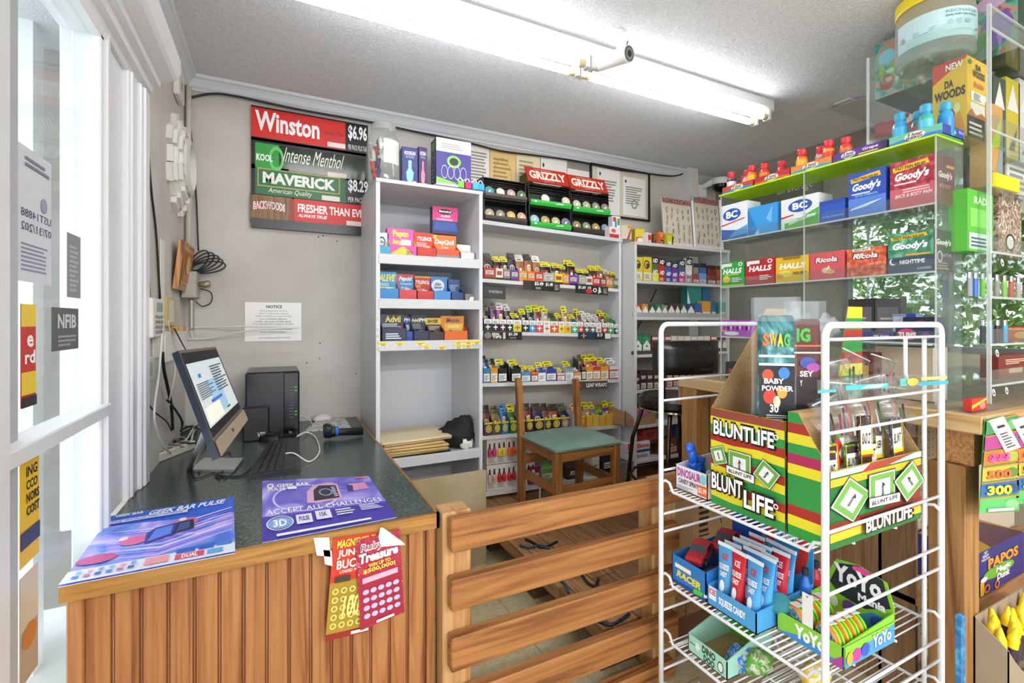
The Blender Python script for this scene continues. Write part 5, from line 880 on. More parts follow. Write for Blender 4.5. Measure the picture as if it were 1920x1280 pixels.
for k in range(4): pack('cigarette_pack', f'green and white menthol pack, {["left front", "right front", "left upper", "right upper"][k]} of four on third right-unit shelf', 'cigarette pack', 130+(k % 2)*75, 202+(k % 2)*75, 870 if k < 2 else 850, QZ[2], '#2f8a5a', [('p', '#f0efe9', [(.05, .05), (.95, .05), (.95, .5), (.5, .8), (.05, .5)]), ('e', '#2a3a34', .5, .45, .1, .06), ('t', '#3a5a4a', 'Salem', .2, .16, .8, .28)], Y=QY+.015+.055*(k//2))
for k in range(10):
    c1 = ['#8a2a24', '#d8d0c8', '#b8302a', '#e0dcd6', '#c8c2b8', '#e4e0d8', '#bfb8ac', '#d8d2c8', '#e6e2da', '#a83a34'][k]
    pack('cigarette_pack', f'{cname(c1)} flip-top pack, {ORD[k]} from left behind the stool back on third shelf', 'cigarette pack', 285+k*56, 338+k*56, 868, QZ[2], c1, [('r', '#efe9e0', .05, .78, .95, .95), ('r', '#2a2624', .1, .5, .9, .6)], group='packs behind the stool back')
for k in range(2): pack('cigarette_pack', f'white and black pack, {ORD[k]} right of the stool back on third shelf', 'cigarette pack', 846+k*42, 886+k*42, 880, QZ[2], '#8a8078', [('p', '#efe9e0', [(.1, .1), (.9, .1), (.9, .5), (.5, .8), (.1, .5)]), ('r', '#3a3330', 0, .85, 1, 1)])
b = B(); b.box(qx(118), QY+.006, QZ[2]+.0005, qx(930), QY+.012, QZ[2]+.025, M('#4a453f', .4)); tag(b.build('pack_tray'), 'dark plastic front tray along the third right-unit shelf', 'tray')
for k in range(13):
    c1 = ['#3a2420', '#2a1f1e', '#4a2420', '#3a2220', '#a8382a', '#b84a2a', '#8a2f26', '#4a2822', '#5a2a24', '#2a3a7a', '#34408a', '#7a2a24', '#b8302a'][k]
    pack('cigar_pack', f'{cname(c1)} cigar pack, {ORD[k]} from left on the fourth right-unit shelf', 'cigar pack', 130+k*56, 184+k*56, 1165 if k else 1190, QZ[3], c1, [('r', '#e0d8ce', .1, .05, .9, .34), ('t', '#f4ece2', 'B&M', .15, .55, .85, .75, 'b'), ('l', '#6a5f56', .15, .1, .8, .28, 2)], group='cigar packs on the fourth right-unit shelf')
t = thing('cardboard_tray', 'open brown cardboard tray with a pink box on the fifth right-unit shelf', 'tray', (qx(230, .1875, 1160), QY+.012, QZ[4]+.001)); w = .27
b = B(); b.box(-w/2, 0, 0, w/2, .2, .002, CARD); b.prism([(-w/2, 0, 0), (w/2, 0, 0), (w/2, 0, .09), (w*.1, 0, .05), (-w*.2, 0, .05), (-w/2, 0, .11)], (0, .003, 0), CARD); b.prism([(-w/2, .2, 0), (w/2, .2, 0), (w/2, .2, .12), (-w/2, .2, .12)], (0, -.003, 0), CARD)
for s in (-1, 1): b.prism([(s*w/2, 0, 0), (s*w/2, .2, 0), (s*w/2, .2, .12), (s*w/2, 0, .1)], (-s*.003, 0, 0), CARD)
b.build('box', t)
b = B(); b.box(-.05, 0, 0, .07, .06, .1, M('#d86a9a', .4, kind='speck', d='#c84a86', l='#f0c8d8', sc=90), bev=.003); o = b.build('candy_box'); o.location = (t.location.x+.03, QY+.04, QZ[4]+.0045); tag(o, 'pink speckled box inside the brown cardboard tray', 'box')
b = B(); b.lathe([(.0, 0), (.034, 0), (.034, .008), (.0, .008)], M('#9ab0b8', .3, .5), ax='y', n=18); b.disc((0, -.001, 0), .026, (0, -1, 0), M('#c86a5a')); o = b.build('round_tin'); o.location = (qx(118, .1875), QY-.0, QZ[4]+.036); tag(o, 'round silver tin leaning at the left of the cardboard tray', 'tin')
for k, (c0, w, h, c1, l, it, rx, rz, dz) in enumerate(((112, .2, .12, '#e4e0e4', 'white and blue slims carton on the sixth right-unit shelf', [('r', '#c83a34', 0, .62, .35, 1), ('t', '#c83a34', 'Slims', .3, .66, .95, .92, 'b'), ('r', '#2a3f9a', 0, .42, 1, .56), ('l', '#5a5a6a', .3, .12, .9, .3, 2)], 0, .0, 0), (190, .13, .1, '#c8241f', 'bright red box leaning on top of the slims carton', [('t', '#2a1512', 'RET', .15, .3, .8, .75, 'B'), ('l', '#5a1a16', .2, .1, .8, .22, 1)], -.4, .15, .14), (318, .12, .1, '#c8261f', 'second red box lying right of the leaning one', [('t', '#2a1512', 'RET', .2, .4, .8, .75, 'B'), ('r', '#1f1c1c', 0, 0, 1, .25)], -.3, -.2, .09), (448, .16, .11, '#7a3f24', 'brown carton with red lettering on the sixth right-unit shelf', [('t', '#e8b8a0', "BES", .3, .15, .95, .5, 'B'), ('l', '#e8c8b0', .3, .58, .8, .75, 1)], 0, 0, 0), (600, .2, .2, '#3a4f7a', 'pile of clear blue packets at right of the sixth shelf', [('r', '#c8d4e0', .2, .6, .5, .85), ('r', '#8aa8d0', .4, .2, .9, .5), ('e', '#2f56b0', .3, .35, .2, .14)], 0, 0, 0))):
    b = B(); b.box(0, 0, 0, w, .09, h, c1, bev=.003); b.art((0, 0, 0), (w, 0, 0), (0, 0, h), it); o = b.build('goods_box'); o.location = (qx(c0, .1875), QY+.02+(.03 if dz else 0), QZ[5]+.001+dz); o.rotation_euler = (rx, .25*(rz > .1), rz*.3); tag(o, l, 'box')
b = B(); b.lathe([(.0, .0), (.05, 0), (.062, .12), (.066, .12), (.066, .13), (.06, .13), (.05, .01)], M('#8a8784', .5, kind='speck', d='#77746f', l='#a09d98', sc=60), n=20); o = b.build('bucket'); o.location = (qx(150, .1875), QY+.07, PLAT+.001); tag(o, 'small grey bucket under the lowest right-unit shelf', 'bucket')
for k, (p0, p1) in enumerate((((330, 450), (275, 578)), ((200, 730), (140, 850)))):
    cable('hanging_cord', ['dark cord hanging at the back of the second right-unit shelf', 'dark cord at the back of the third right-unit shelf'][k], [atY(1160+x*.21875, 440+y*.21875, BACK-.02) for x, y in (p0, ((p0[0]+p1[0])/2, (p0[1]+p1[1])/2), p1)], .003, bk)
# ================================================================ chair, bar stool, gate
cw_ = M('#8a5a2c', .4, kind='wood', ax=2, dark='#5f3a18', light='#a87038'); cwx = M('#8a5a2c', .4, kind='wood', ax=0, dark='#5f3a18', light='#a87038'); cwy = M('#8a5a2c', .4, kind='wood', ax=1, dark='#5f3a18', light='#a87038')
t = thing('wooden_chair', 'wooden chair with green vinyl seat and no backrest slats, before middle shelves', 'chair', (1.535, 2.325, PLAT), math.radians(1))
sx, sy, sh = .215, .19, .40
b = B(); n = 14; vs = []
for i in range(n+1):
    for j in range(n+1):
        u, v = 2*i/n-1, 2*j/n-1; e = max(abs(u), abs(v)); d = (1-u*u)*(1-v*v); rr = 1-.05*(u*u*v*v); vs.append((u*(sx+.015)*rr, v*(sy+.015)*rr-.005, sh+.012+.03*(1-e**6)+.01*d))
b.add(vs, [(i*(n+1)+j, (i+1)*(n+1)+j, (i+1)*(n+1)+j+1, i*(n+1)+j+1) for i in range(n) for j in range(n)], M('#7d968a', .35, kind='plaster', d='#6b867a', l='#94aa9c'), True); b.box(-sx-.008, -sy-.012, sh-.004, sx+.008, sy+.005, sh+.014, M('#71897d', .4), bev=.006); b.build('seat', t)
for k, (x, y, top) in enumerate(((-sx+.02, -sy+.02, sh-.005), (sx-.02, -sy+.02, sh-.005), (-sx+.005, sy+.012, .745), (sx-.005, sy+.012, .72))):
    b = B()
    if top > .5: b.prism([(x-.018, y-.02, 0), (x-.018, y+.02, 0), (x-.018, y+.022, sh), (x-.018, y+.055, top), (x-.018, y+.025, top), (x-.018, y-.015, sh)], (.036, 0, 0), cw_)
    else: b.box(x-.021, y-.021, 0, x+.021, y+.021, top, cw_, bev=.003)
    b.build('leg', t)
for (x0, y0, x1, y1, z, h) in ((-sx+.04, -sy+.012, sx-.04, -sy+.03, sh-.06, .055), (-sx+.01, -sy+.04, -sx+.03, sy, sh-.06, .055), (sx-.03, -sy+.04, sx-.01, sy, sh-.06, .055), (-sx+.02, sy, sx-.02, sy+.02, sh-.06, .055)):
    b = B(); b.box(x0, y0, z, x1, y1, z+h, cwx if x1-x0 > .1 else cwy, bev=.002); b.build('seat_rail', t)
for (x0, y0, x1, y1, z, h) in ((-sx+.04, -sy+.012, sx-.04, -sy+.03, .16, .05), (-sx+.01, -sy+.04, -sx+.03, sy, .16, .05), (sx-.03, -sy+.04, sx-.01, sy, .16, .05), (-sx+.02, sy, sx-.02, sy+.02, .24, .05)):
    b = B(); b.box(x0, y0, z, x1, y1, z+h, cwx if x1-x0 > .1 else cwy, bev=.002); b.build('stretcher', t)
# white plastic wrap bag under the chair
p = V3((1.62, 2.33, PLAT)); b = B(); blob(b, (0, 0, .055), (.17, .1, .06), M('#dcdcdc', .3), 6, .3); o = b.build('plastic_bag'); o.location = p; tag(o, 'crumpled white plastic package lying under the wooden chair', 'bag')
b = B(); b.tube([(0, 0, .004), (.02, .03, .12)], .005, M('#d8d8d4', .3), 8); o = b.build('white_rod'); o.location = atY(1012, 940, 2.45); o.location.z = PLAT; tag(o, 'short white rod standing beside the chair leg', 'rod')
# bar stool
c = V3((2.06, 2.03, PLAT)); t = thing('bar_stool', 'black vinyl bar stool with chrome legs behind the wire rack', 'stool', c, math.radians(-8))
b = B(); w2, z0, z1 = .205, .80, .985; vs = []; n = 12
for i in range(n+1):
    for j in range(9):
        u, v = 2*i/n-1, 2*j/8-1; e = 1-max(abs(u)**6, abs(v)**6); vs.append((u*w2*(1-.03*v*v), -.15-.0+.03*u*u-.02*e, (z0+z1)/2+v*(z1-z0)/2*(1-.04*u**4)))
lv = M('#1d1917', .28)
b.add(vs, [(i*9+j, (i+1)*9+j, (i+1)*9+j+1, i*9+j+1) for i in range(n) for j in range(8)], lv, True); b.add([(x, y+.045, z) for x, y, z in vs], [(i*9+j+1, (i+1)*9+j+1, (i+1)*9+j, i*9+j) for i in range(n) for j in range(8)], lv, True)
per = [i*9 for i in range(n+1)]+[n*9+j for j in range(1, 9)]+[i*9+8 for i in range(n-1, -1, -1)]+[j for j in range(7, 0, -1)]
for a in range(len(per)): q0, q1 = vs[per[a]], vs[per[(a+1) % len(per)]]; b.add([q0, q1, (q1[0], q1[1]+.045, q1[2]), (q0[0], q0[1]+.045, q0[2])], [(0, 3, 2, 1)], lv, True)
b.build('backrest', t)
b = B(); b.lathe([(0, .60), (.19, .60), (.205, .615), (.205, .65), (.18, .675), (0, .685)], lv, n=28); b.build('seat', t)
b = B(); b.lathe([(.19, .585), (.2, .59), (.2, .6), (.19, .6)], M('#c9c4bc', .15, 1), n=28); b.build('seat_ring', t)
chm = M('#5a4f48', .15, .9)
for s in (-1, 1):
    for q in (-1, 1): b = B(); b.tube([(s*.08, q*.08, .6), (s*.13, q*.13, .57), (s*.17, q*.17, .4), (s*.2, q*.2, 0)], .012, chm, 10); b.build('leg', t)
    b = B(); b.tube([(s*.15, -.1, .62), (s*.17, -.13, .8), (s*.17, -.11, .9)], .01, chm, 8); b.build('back_support', t)
b = B(); b.tube([(.185*math.cos(a/12*2*math.pi)*1.35, .185*math.sin(a/12*2*math.pi)*1.35, .2) for a in range(12)], .009, chm, 8, closed=True); b.build('footrest', t)
# pallet gate
GY = 1.26; t = thing('pallet_gate', 'reddish wooden slat gate closing the gap beside the counter', 'gate', (.44, GY, 0))
gwd = M('#8f5a2c', .45, kind='wood', ax=0, dark='#5f341a', light='#a8723e', sc=1.7); gwp = M('#b48450', .5, kind='wood', ax=2, dark='#946234', light='#c29a68', sc=1.7)
zs = [(.715, .622), (.545, .457), (.383, .287), (.222, .13), (.062, .0)]
for k, (zt, zb) in enumerate(zs): b = B(); b.box(.0, 0, zb, [.90, .865, .865, .86, .84][k], .04, zt, gwd, bev=.004); b.build('slat', t)
b = B(); b.box(-.012, .04, 0, .075, .115, .722, gwp, bev=.004); b.build('post', t)
b = B(); b.box(.775, .04, 0, .885, .12, .665, gwp, bev=.003); b.build('post', t)
for k, (lab, pts) in enumerate((('blue cable lying on the floor at the platform edge', ((975, 1022), (992, 1026), (1012, 1022), (1030, 1028))), ('black cable snaking off the platform edge', ((985, 1010), (1002, 1018), (1018, 1026), (1045, 1015))), ('black cable lower along the platform edge', ((1090, 1075), (1102, 1092), (1116, 1098), (1122, 1085))), ('blue cable lower along the platform edge', ((1052, 1088), (1062, 1098), (1066, 1110))), ('dark blue cable lowest at the platform edge', ((1112, 1158), (1128, 1166), (1150, 1170), (1180, 1150))))):
    cable('floor_cable', lab, [atZ(x, y, PLAT+.006) for x, y in pts], .006, [M('#2f4a6a', .4), bk, bk, M('#2f4a6a', .4), M('#1c2438', .4)][k], 'cables along the platform edge')
# ================================================================ right counter
RC = 1.80; CZ = .998; RY0, RY1 = .612, 1.75; RX1 = 3.0
lp = M('#c09a66', .5, kind='wood', ax=1, dark='#a87d4a', light='#cfb184', sc=1.5); lpx = M('#c09a66', .5, kind='wood', ax=0, dark='#a87d4a', light='#cfb184', sc=1.5); lpz = M('#96683a', .5, kind='wood', ax=2, dark='#744824', light='#ac8250', sc=1.5)
t = thing('display_counter', 'rough pine display counter along the right side', 'counter', (0, 0, 0))
b = B(); b.box(RC+.03, RY0+.03, CZ-.05, RX1, RY1, CZ, M('#8f7a63', .45, kind='wood', ax=0, dark='#75614c', light='#a38e76')); b.build('counter_top', t)
b = B(); b.box(RC, RY0, CZ-.052, RC+.03, RY1, CZ+.001, lp, bev=.003); b.build('edge_board', t)
b = B(); b.box(RC+.03, RY0, CZ-.052, RX1, RY0+.03, CZ+.001, lpx, bev=.003); b.build('edge_board', t)
b = B(); b.box(RC+.035, RY0+.03, CZ-.155, RX1, RY0+.12, CZ-.053, M('#c08a54', .6, kind='speck', d='#a8743f', l='#d2a06c', sc=120), bev=.003); b.build('beam', t)
b = B(); b.box(RC+.01, RY0+.04, 0, RC+.1, RY0+.13, CZ-.155, lpz, bev=.003); b.build('post', t)
b = B(); b.box(RC+.0, RY1-.11, 0, RC+.09, RY1-.02, CZ-.053, lpz, bev=.003); b.build('post', t)
b = B(); b.box(RC+.0, RY1-.02, CZ-.14, RC+.05, RY1-.0, CZ-.053, lpz); b.build('brace', t)
b = B(); b.box(RC+.1, RY0+.2, 0, RC+.115, RY1-.02, CZ-.06, M('#8a6847', .6, kind='wood', ax=2, dark='#6d4d30', light='#a07d58')); b.build('side_panel', t)
t2 = B(); pgm = M('#cdbfae', .6); t2.box(RC+.1, .91, 0, RX1, .92, CZ-.06, pgm)
hm = M('#2c241d', .8)
for i in range(16):
    for j in range(26): t2.disc((RC+.13+i*.03, .9095, .1+j*.03), .0035, (0, -1, 0), hm, 6)
t2.build('pegboard', t)
b = B(); b.box(RC+.1, .64, .33, RX1, .905, .35, M('#a58458', .5, kind='wood', ax=0)); b.build('low_shelf', t)

AXY = (.762, 1.593); AX0, AX1 = 1.914, 2.092; LZ = 1.876
lime = M('#c8f03a', .08, kind='acrylic', haze=.6, hc='#ccf514')
t = thing('acrylic_display', 'clear acrylic shelf display with lime top standing on pine counter', 'display stand', (0, 0, 0))
b = B(); b.box(AX0-.004, AXY[0], LZ-.004, AX1, AXY[1]+.005, LZ, lime); b.build('lime_shelf', t)
b = B(); lem = M('#c3f02a', .2); b.box(AX0-.006, AXY[0]-.001, LZ-.005, AX0-.003, AXY[1]+.006, LZ+.001, lem); b.box(AX0-.006, AXY[0]-.003, LZ-.005, AX1, AXY[0], LZ+.001, lem); b.build('lime_edge', t)
DZ = [1.657, 1.435, 1.20]
for z in DZ:
    b = B(); b.box(AX0, AXY[0]+.003, z-.004, AX1, AXY[1]-.003, z, CLEAR); b.box(AX0-.002, AXY[0]+.003, z-.005, AX0+.002, AXY[1]-.003, z+.001, CLEARE); b.box(AX0, AXY[0]+.003, z, AX0+.003, AXY[1]-.003, z+.04, CLEAR); b.build('clear_shelf', t)
for y in (AXY[0], AXY[1]-.003, 1.19):
    b = B(); b.box(AX0, y, CZ+.001, AX1, y+.003, LZ-.005, CLEAR); b.box(AX0-.001, y-.0005, CZ+.001, AX0+.002, y+.0035, LZ-.005, CLEARE); b.build('side_sheet', t)
b = B(); b.box(AX1-.003, AXY[0]+.003, CZ+.001, AX1, AXY[1]-.003, LZ-.005, CLEAR); b.build('back_sheet', t)
def dsp(name, label, cat, p0, p1, yt, Z, base, front, X=AX0+.008, d=.09, right=(), side=None, group=None, tray=0, lean=0, gap=.003):
    y0, y1 = atX(p0, 500, X).y, atX(p1, 500, X).y; h = atX((p0+p1)/2, yt, X).z-Z-.001; w = abs(y0-y1)-gap
    t = thing(name, label, cat, (X, (y0+y1)/2, Z+.0008), -math.pi/2, group, 0, 0)
    b = B(); b.box(-w/2, 0, 0, w/2, d, h, base, {'right': side or base}, 0)
    b.art((-w/2, 0, 0), (w, 0, 0), (0, 0, h), list(front)); b.art((w/2, 0, 0), (0, d, 0), (0, 0, h), list(right)); b.build('box', t); t['h'] = h; t['w'] = w; return t
BCa = [('p', '#2a62c4', [(0, 0), (1, 0), (1, .18), (0, .32)]), ('p', '#d83a44', [(0, .4), (.9, .52), (.9, .55), (0, .44)]), ('p', '#5aa6e0', [(.3, .05), (1, .1), (1, .34), (.5, .2)]), ('e', '#2458b0', .42, .7, .34, .17), ('t', '#ffffff', 'BC', .2, .6, .64, .8, 'B')]
dsp('powder_carton', 'white and blue powder carton at far left of upper clear shelf', 'medicine box', 1352, 1402, 381, DZ[0], '#f0f2f6', BCa)
dsp('powder_carton', 'plain bright blue carton flap beside the far white carton', 'medicine box', 1403, 1458, 384, DZ[0], '#3a9fe8', [('p', '#1f80d0', [(0, 0), (.4, 0), (0, .9)]), ('p', '#7cc4f4', [(.62, .5), (.85, .95), (.8, .35)]), ('p', '#a8d8f8', [(.2, 0), (.35, .2), (.4, 0)])])
dsp('powder_carton', 'white and green powder carton on upper clear shelf', 'medicine box', 1464, 1536, 368, DZ[0], '#eef2ee', [('p', '#5fb04a', [(.1, 0), (1, 0), (1, .55), (.35, .22), (.1, .2)]), ('p', '#c8e4c0', [(.2, .12), (.9, .3), (.95, .38), (.2, .2)]), ('p', '#d83a44', [(0, .35), (.35, .42), (.35, .46), (0, .42)]), ('e', '#2458b0', .52, .7, .32, .2), ('t', '#ffffff', 'BC', .32, .59, .72, .82, 'B'), ('t', '#ffffff', 'ARTHRITIS', .5, .28, .92, .36, 'b')])
dsp('powder_carton', 'royal blue extra strength carton beside the tall ones', 'medicine box', 1537, 1585, 374, DZ[0], '#2457c0', [('t', '#7fc0f4', 'EXTRA STRENGTH', .1, .2, .95, .28, 'b'), ('r', '#1c48a8', 0, .8, 1, 1)])
gd = lambda c, w2: [('r', w2, 0, 0, 1, .42), ('p', '#f2c21f', [(.08, .78), (.88, .84), (.84, .95), (.06, .88)]), ('t', '#2a2a2a', 'FAST PAIN RELIEF', .13, .82, .8, .89, 'b'), ('t', '#ffffff', "Goody's", .08, .54, .9, .76, 'Bi'), ('r', '#e8e8f0', .1, .5, .6, .53)]
dsp('powder_carton', "tall blue powder carton on upper clear shelf", 'medicine box', 1590, 1662, 320, DZ[0], '#2a50b4', gd('#2a50b4', '#5a86dc')+[('t', '#8fd0ff', 'EXTRA STRENGTH', .2, .44, .8, .49, 'b'), ('p', '#dfe8fa', [(.05, .15), (.5, .2), (.95, .32), (.6, .28), (.1, .2)])])
dsp('powder_carton', "tall red powder carton at near end of upper clear shelf", 'medicine box', 1668, 1755, 297, DZ[0], M('#b02a38', .35, kind='speck', d='#8a1f2c', l='#d87a84', sc=40), gd('#b02a38', '#d2606a')+[('t', '#f6dcdc', 'BACK & BODY PAIN', .12, .22, .95, .3, 'bi'), ('l', '#f0c8c8', .3, .32, .9, .42, 2)], d=.13, side='#6a2a2a', right=[('t', '#f0e4dc', "Goody's", .12, .5, .88, .68, 'Bi'), ('t', '#d8a8a0', 'BACK & BODY', .2, .34, .8, .42), ('r', '#d89a3a', .55, .76, .95, .82)])
hl = lambda c1: [('t', '#ffffff', 'HALLS', .12, .52, .92, .74, 'Bi'), ('r', '#f4f6f2', .14, .82, .5, .95), ('r', '#f4f6f2', .06, .76, .16, .95), ('o', '#ffffff', .85, .88, .08, .08, .6), ('l', '#f8f4ec', .5, .18, .92, .38, 3)]
dsp('lozenge_carton', 'green lozenge carton at far end of lower clear shelf', 'lozenge box', 1350, 1396, 491, DZ[1], '#33a644', hl(0)+[('e', '#f2c83a', .28, .3, .16, .14), ('r', '#b8d83a', 0, 0, 1, .08), ('r', '#d8e84a', .2, .46, .8, .49)])
dsp('lozenge_carton', 'red lozenge carton on the lower clear shelf', 'lozenge box', 1397, 1453, 485, DZ[1], '#b8252c', hl(0)+[('e', '#d84a50', .2, .26, .1, .08), ('e', '#d84a50', .38, .26, .08, .07)])
dsp('lozenge_carton', 'yellow lozenge carton with cut front on lower clear shelf', 'lozenge box', 1454, 1517, 480, DZ[1], '#eec02a', hl(0)[:1]+[('t', '#3a2a14', 'RELIEF', .55, .28, .92, .38, 'b'), ('e', '#f4dc5a', .3, .32, .2, .14), ('e', '#e8a01f', .15, .22, .1, .1), ('p', '#a07f1f', [(.2, 1), (.8, 1), (.74, .88), (.26, .88)])])
ric = lambda bg, w2: [('t', '#4a1a14', 'Ricola', .14, .6, .86, .84, 'Bi'), ('t', '#ffffff', 'Ricola', .17, .625, .83, .815, 'bi')]
dsp('lozenge_carton', 'pink lozenge carton on the lower clear shelf', 'lozenge box', 1518, 1584, 472, DZ[1], '#dc5a5e', ric(0, 0)+[('e', '#f2d8b0', .5, .32, .14, .1), ('e', '#e8b87a', .62, .26, .12, .08), ('p', '#f6e8d0', [(.45, .2), (.55, .5), (.6, .45)])])
dsp('lozenge_carton', 'orange mottled lozenge carton on the lower clear shelf', 'lozenge box', 1587, 1662, 464, DZ[1], M('#d8623f', .35, kind='speck', d='#b84428', l='#f0a080', sc=60), [('r', '#f2ede6', .15, .9, .62, .99), ('t', '#2a2a2a', 'BEST BUY', .2, .92, .58, .97, 'b'), ('r', '#f2ede6', .2, .72, .44, .82)]+ric(0, 0))
dsp('powder_carton', "dark green night time powder carton at near end of lower clear shelf", 'medicine box', 1664, 1752, 434, DZ[1], M('#3f8a6a', .3, kind='swirl', a='#2f6a4f', b='#6ab08a', d='#a8d8b8', sc=14), [('r', '#3f4f63', 0, 0, 1, .4), ('p', '#e8b81f', [(.08, .82), (.88, .86), (.84, .95), (.06, .9)]), ('t', '#3a4a1a', 'FAST PAIN RELIEF', .13, .84, .8, .91, 'b'), ('t', '#ffffff', "Goody's", .08, .54, .9, .76, 'Bi'), ('e', '#e8ecf0', .12, .3, .08, .09), ('e', '#3f4f63', .15, .32, .07, .08), ('t', '#ffffff', 'NIGHTTIME', .28, .22, .82, .32, 'b'), ('r', '#e0a82a', .4, .42, .94, .46), ('t', '#e8e8e8', '12 POWDERS', .66, .06, .96, .12)], d=.13, side='#2c2426', right=[('t', '#f0e8e0', "Goody's", .1, .6, .9, .78, 'Bi'), ('o', '#c8c0d0', .3, .36, .14, .14, .7), ('t', '#d0c8c4', 'NIGHTTIME', .35, .36, .9, .44), ('l', '#8f8784', .15, .06, .9, .26, 3)])
# third clear shelf
for k in range(4):
    p = atX(1356+k*17, 630, AX0+.012); o = thing('gum_cup', f'purple gum packet, {ORD[k]} from the far end of third clear shelf', 'gum', (p.x, p.y, DZ[2]+.027), -math.pi/2, 'purple gum packets'); b = B(); b.box(-.017, 0, 0, .017, .03, .05, '#b43ac8', bev=.003); b.art((-.017, 0, 0), (.034, 0, 0), (0, 0, .05), [('r', '#e8b8f0', .15, .1, .4, .5), ('r', '#8a2aa0', .6, .1, .8, .6)]); b.build('pack', o)
dsp('gum_tray', 'pink and purple gum tray at far end of third clear shelf', 'tray', 1350, 1425, 630-11, DZ[2]-.0, '#c84ad0', [('e', '#ffffff', .3, .5, .2, .3), ('r', '#e8c82a', 0, .7, .18, 1)], d=.05)['label'] = 'pink and purple gum tray under the purple packets'
tm = dsp('antacid_box', 'blue antacid box with round red emblem on third clear shelf', 'medicine box', 1586, 1676, 621, DZ[2], '#27408f', [('e', '#b83a2a', .75, .45, .2, .4), ('e', '#3a6ac0', .75, .45, .14, .3), ('t', '#ffffff', 'TUMS', .6, .28, .92, .62, 'B')])
dsp('antacid_box', 'navy antacid box with pink emblem beside the blue one', 'medicine box', 1678, 1752, 613, DZ[2], '#1f2350', [('e', '#d83a6a', .3, .5, .26, .4), ('t', '#ffffff', 'TUMS', .08, .3, .56, .66, 'B'), ('e', '#8a3a9a', .8, .4, .12, .3)])
o = dsp('antacid_box', 'dark box with red swirl and white letters standing at near end', 'medicine box', 1692, 1756, 594, DZ[2]+.0, '#262a4a', [('e', '#a83a3a', .55, .6, .3, .26), ('t', '#ffffff', 'TUMS', .3, .4, .8, .58, 'B')], X=AX0+.105, d=.06)
o2 = dsp('small_carton', 'silver and blue carton standing behind the antacid boxes', 'box', 1672, 1718, 588, DZ[2], '#8f9ab0', [('r', '#2a46b0', .6, 0, 1, 1), ('r', '#c8d0dc', .05, .1, .5, .9)], X=AX0+.12, d=.05)
r = random.Random(21)
for k, (px, w, h, l) in enumerate(((1435, .09, .11, 'crumpled clear plastic bag at left on third clear shelf'), (1490, .1, .12, 'crumpled clear plastic bag in the middle of third clear shelf'), (1545, .07, .1, 'crumpled clear plastic bag behind the striped cardboard'))):
    p = atX(px, 600, AX0+.06); b = B(); blob(b, (0, 0, h*.42), (.05, w*.5, h*.5), M('#d4d9e0', .15, kind='acrylic', haze=.4), 30+k, .5, 22, 14); o = b.build('plastic_bag'); o.location = (AX0+.075, p.y, DZ[2]+.003); tag(o, l, 'bag')
for k, (p0, p1, c, l) in enumerate(((1590, 1640, '#3a3634', 'dark grey upright holder beneath the orange carton'), (1640, 1690, '#5a5654', 'grey plastic basket on the counter behind display'))):
    dsp('plastic_holder', l, 'holder', p0, p1, 560, DZ[2], c, [('r', '#77736f', .1, .2, .9, .8), ('l', '#c8c4be', .2, .3, .7, .6, 3)], X=AX0+.13, d=.04)
# beige carton & packets at the base of the display
dsp('cardboard_box', 'large plain beige cardboard box standing inside the base of display', 'box', 1640, 1750, 650, CZ+.002, M('#c4b49c', .7), [('p', '#7a6f60', [(.3, .3), (.34, .32), (.36, .5), (.33, .48)])], X=AX0+.06, d=.1)
for k, (p0, p1, yt, c, l, it) in enumerate(((1360, 1420, 680, '#3a3430', 'dark packet low in the display at far end', [('r', '#8a5a3a', .1, .2, .9, .6)]), (1590, 1640, 660, '#6a2a2a', 'dark red packet low in the display', [('r', '#c8a04a', .2, .3, .8, .7)]))):
    dsp('packet', l, 'packet', p0, p1, yt, CZ+.002, c, it, d=.05)
# energy shot trays and bottles on the lime shelf
def bottle(b_, col, cap, lab):
    pass
def shot(loc, cap, body, lab, label, lie=None):
    t = thing('energy_shot', label, 'bottle', loc, rnd.uniform(-1, 1), 'energy shot bottles on the lime shelf'); 
    b = B(); b.lathe([(0, 0), (.017, 0), (.0185, .004), (.0185, .05), (.0165, .06), (.0125, .068), (.0125, .072)], M(body, .25), n=16, mats=[M(body, .25), M(body, .25), M(lab, .25), M(body, .25), M(cap, .3), M(cap, .3)]); b.build('bottle', t)
    b = B(); b.lathe([(.0142, .07), (.0145, .088), (.0125, .092), (0, .092)], M(cap, .3), n=16); b.build('cap', t); return t
XB = AX0+.002
five = lambda c, c2: [('p', c2, [(0, 0), (1, 0), (1, .3), (.5, .5), (0, .25)]), ('e', '#f2e8d8', .5, .5, .2, .42), ('t', '#2a2420', '5 hour', .36, .5, .66, .82, 'bi'), ('t', '#2a2420', 'ENERGY', .34, .2, .66, .45, 'b')]
tr = [(1354, 1412, '#c8452f', '#3f7fc4', 'red and blue energy shot tray at far end of lime shelf', '#d8323a', [('#3a4a5a', '#e8e4e0'), ('#e8b0a8', '#f0e0d8'), ('#e88a2a', '#f2c23a')]), (1414, 1481, '#b8242a', '#e05a2a', 'dark red energy shot tray, second from far end', '#d8323a', [('#d8402f', '#f08a2a'), ('#d8402f', '#e8402f')]), (1482, 1560, '#e8882a', '#3f9ad0', 'orange and blue energy shot tray in the middle', '#e0303a', [('#f0902a', '#f4c03a'), ('#e8d8d0', '#e89a8a'), ('#f0a03a', '#e0502f')]), (1561, 1664, '#5a2f8a', '#2a2030', 'purple energy shot tray with grape lettering', '#d83a3a', [('#d84a3a', '#e87a3a')]), (1666, 1768, '#6fc4a8', '#4a7ad0', 'teal and blue energy shot tray at near end of lime shelf', '#3fa0c8', [('#3a9ad8', '#4ab0d8'), ('#3aa87a', '#e8788a'), ('#3ab08a', '#5ac0e0'), ('#3a9ad8', '#3a8ad0')])]
bi = 0
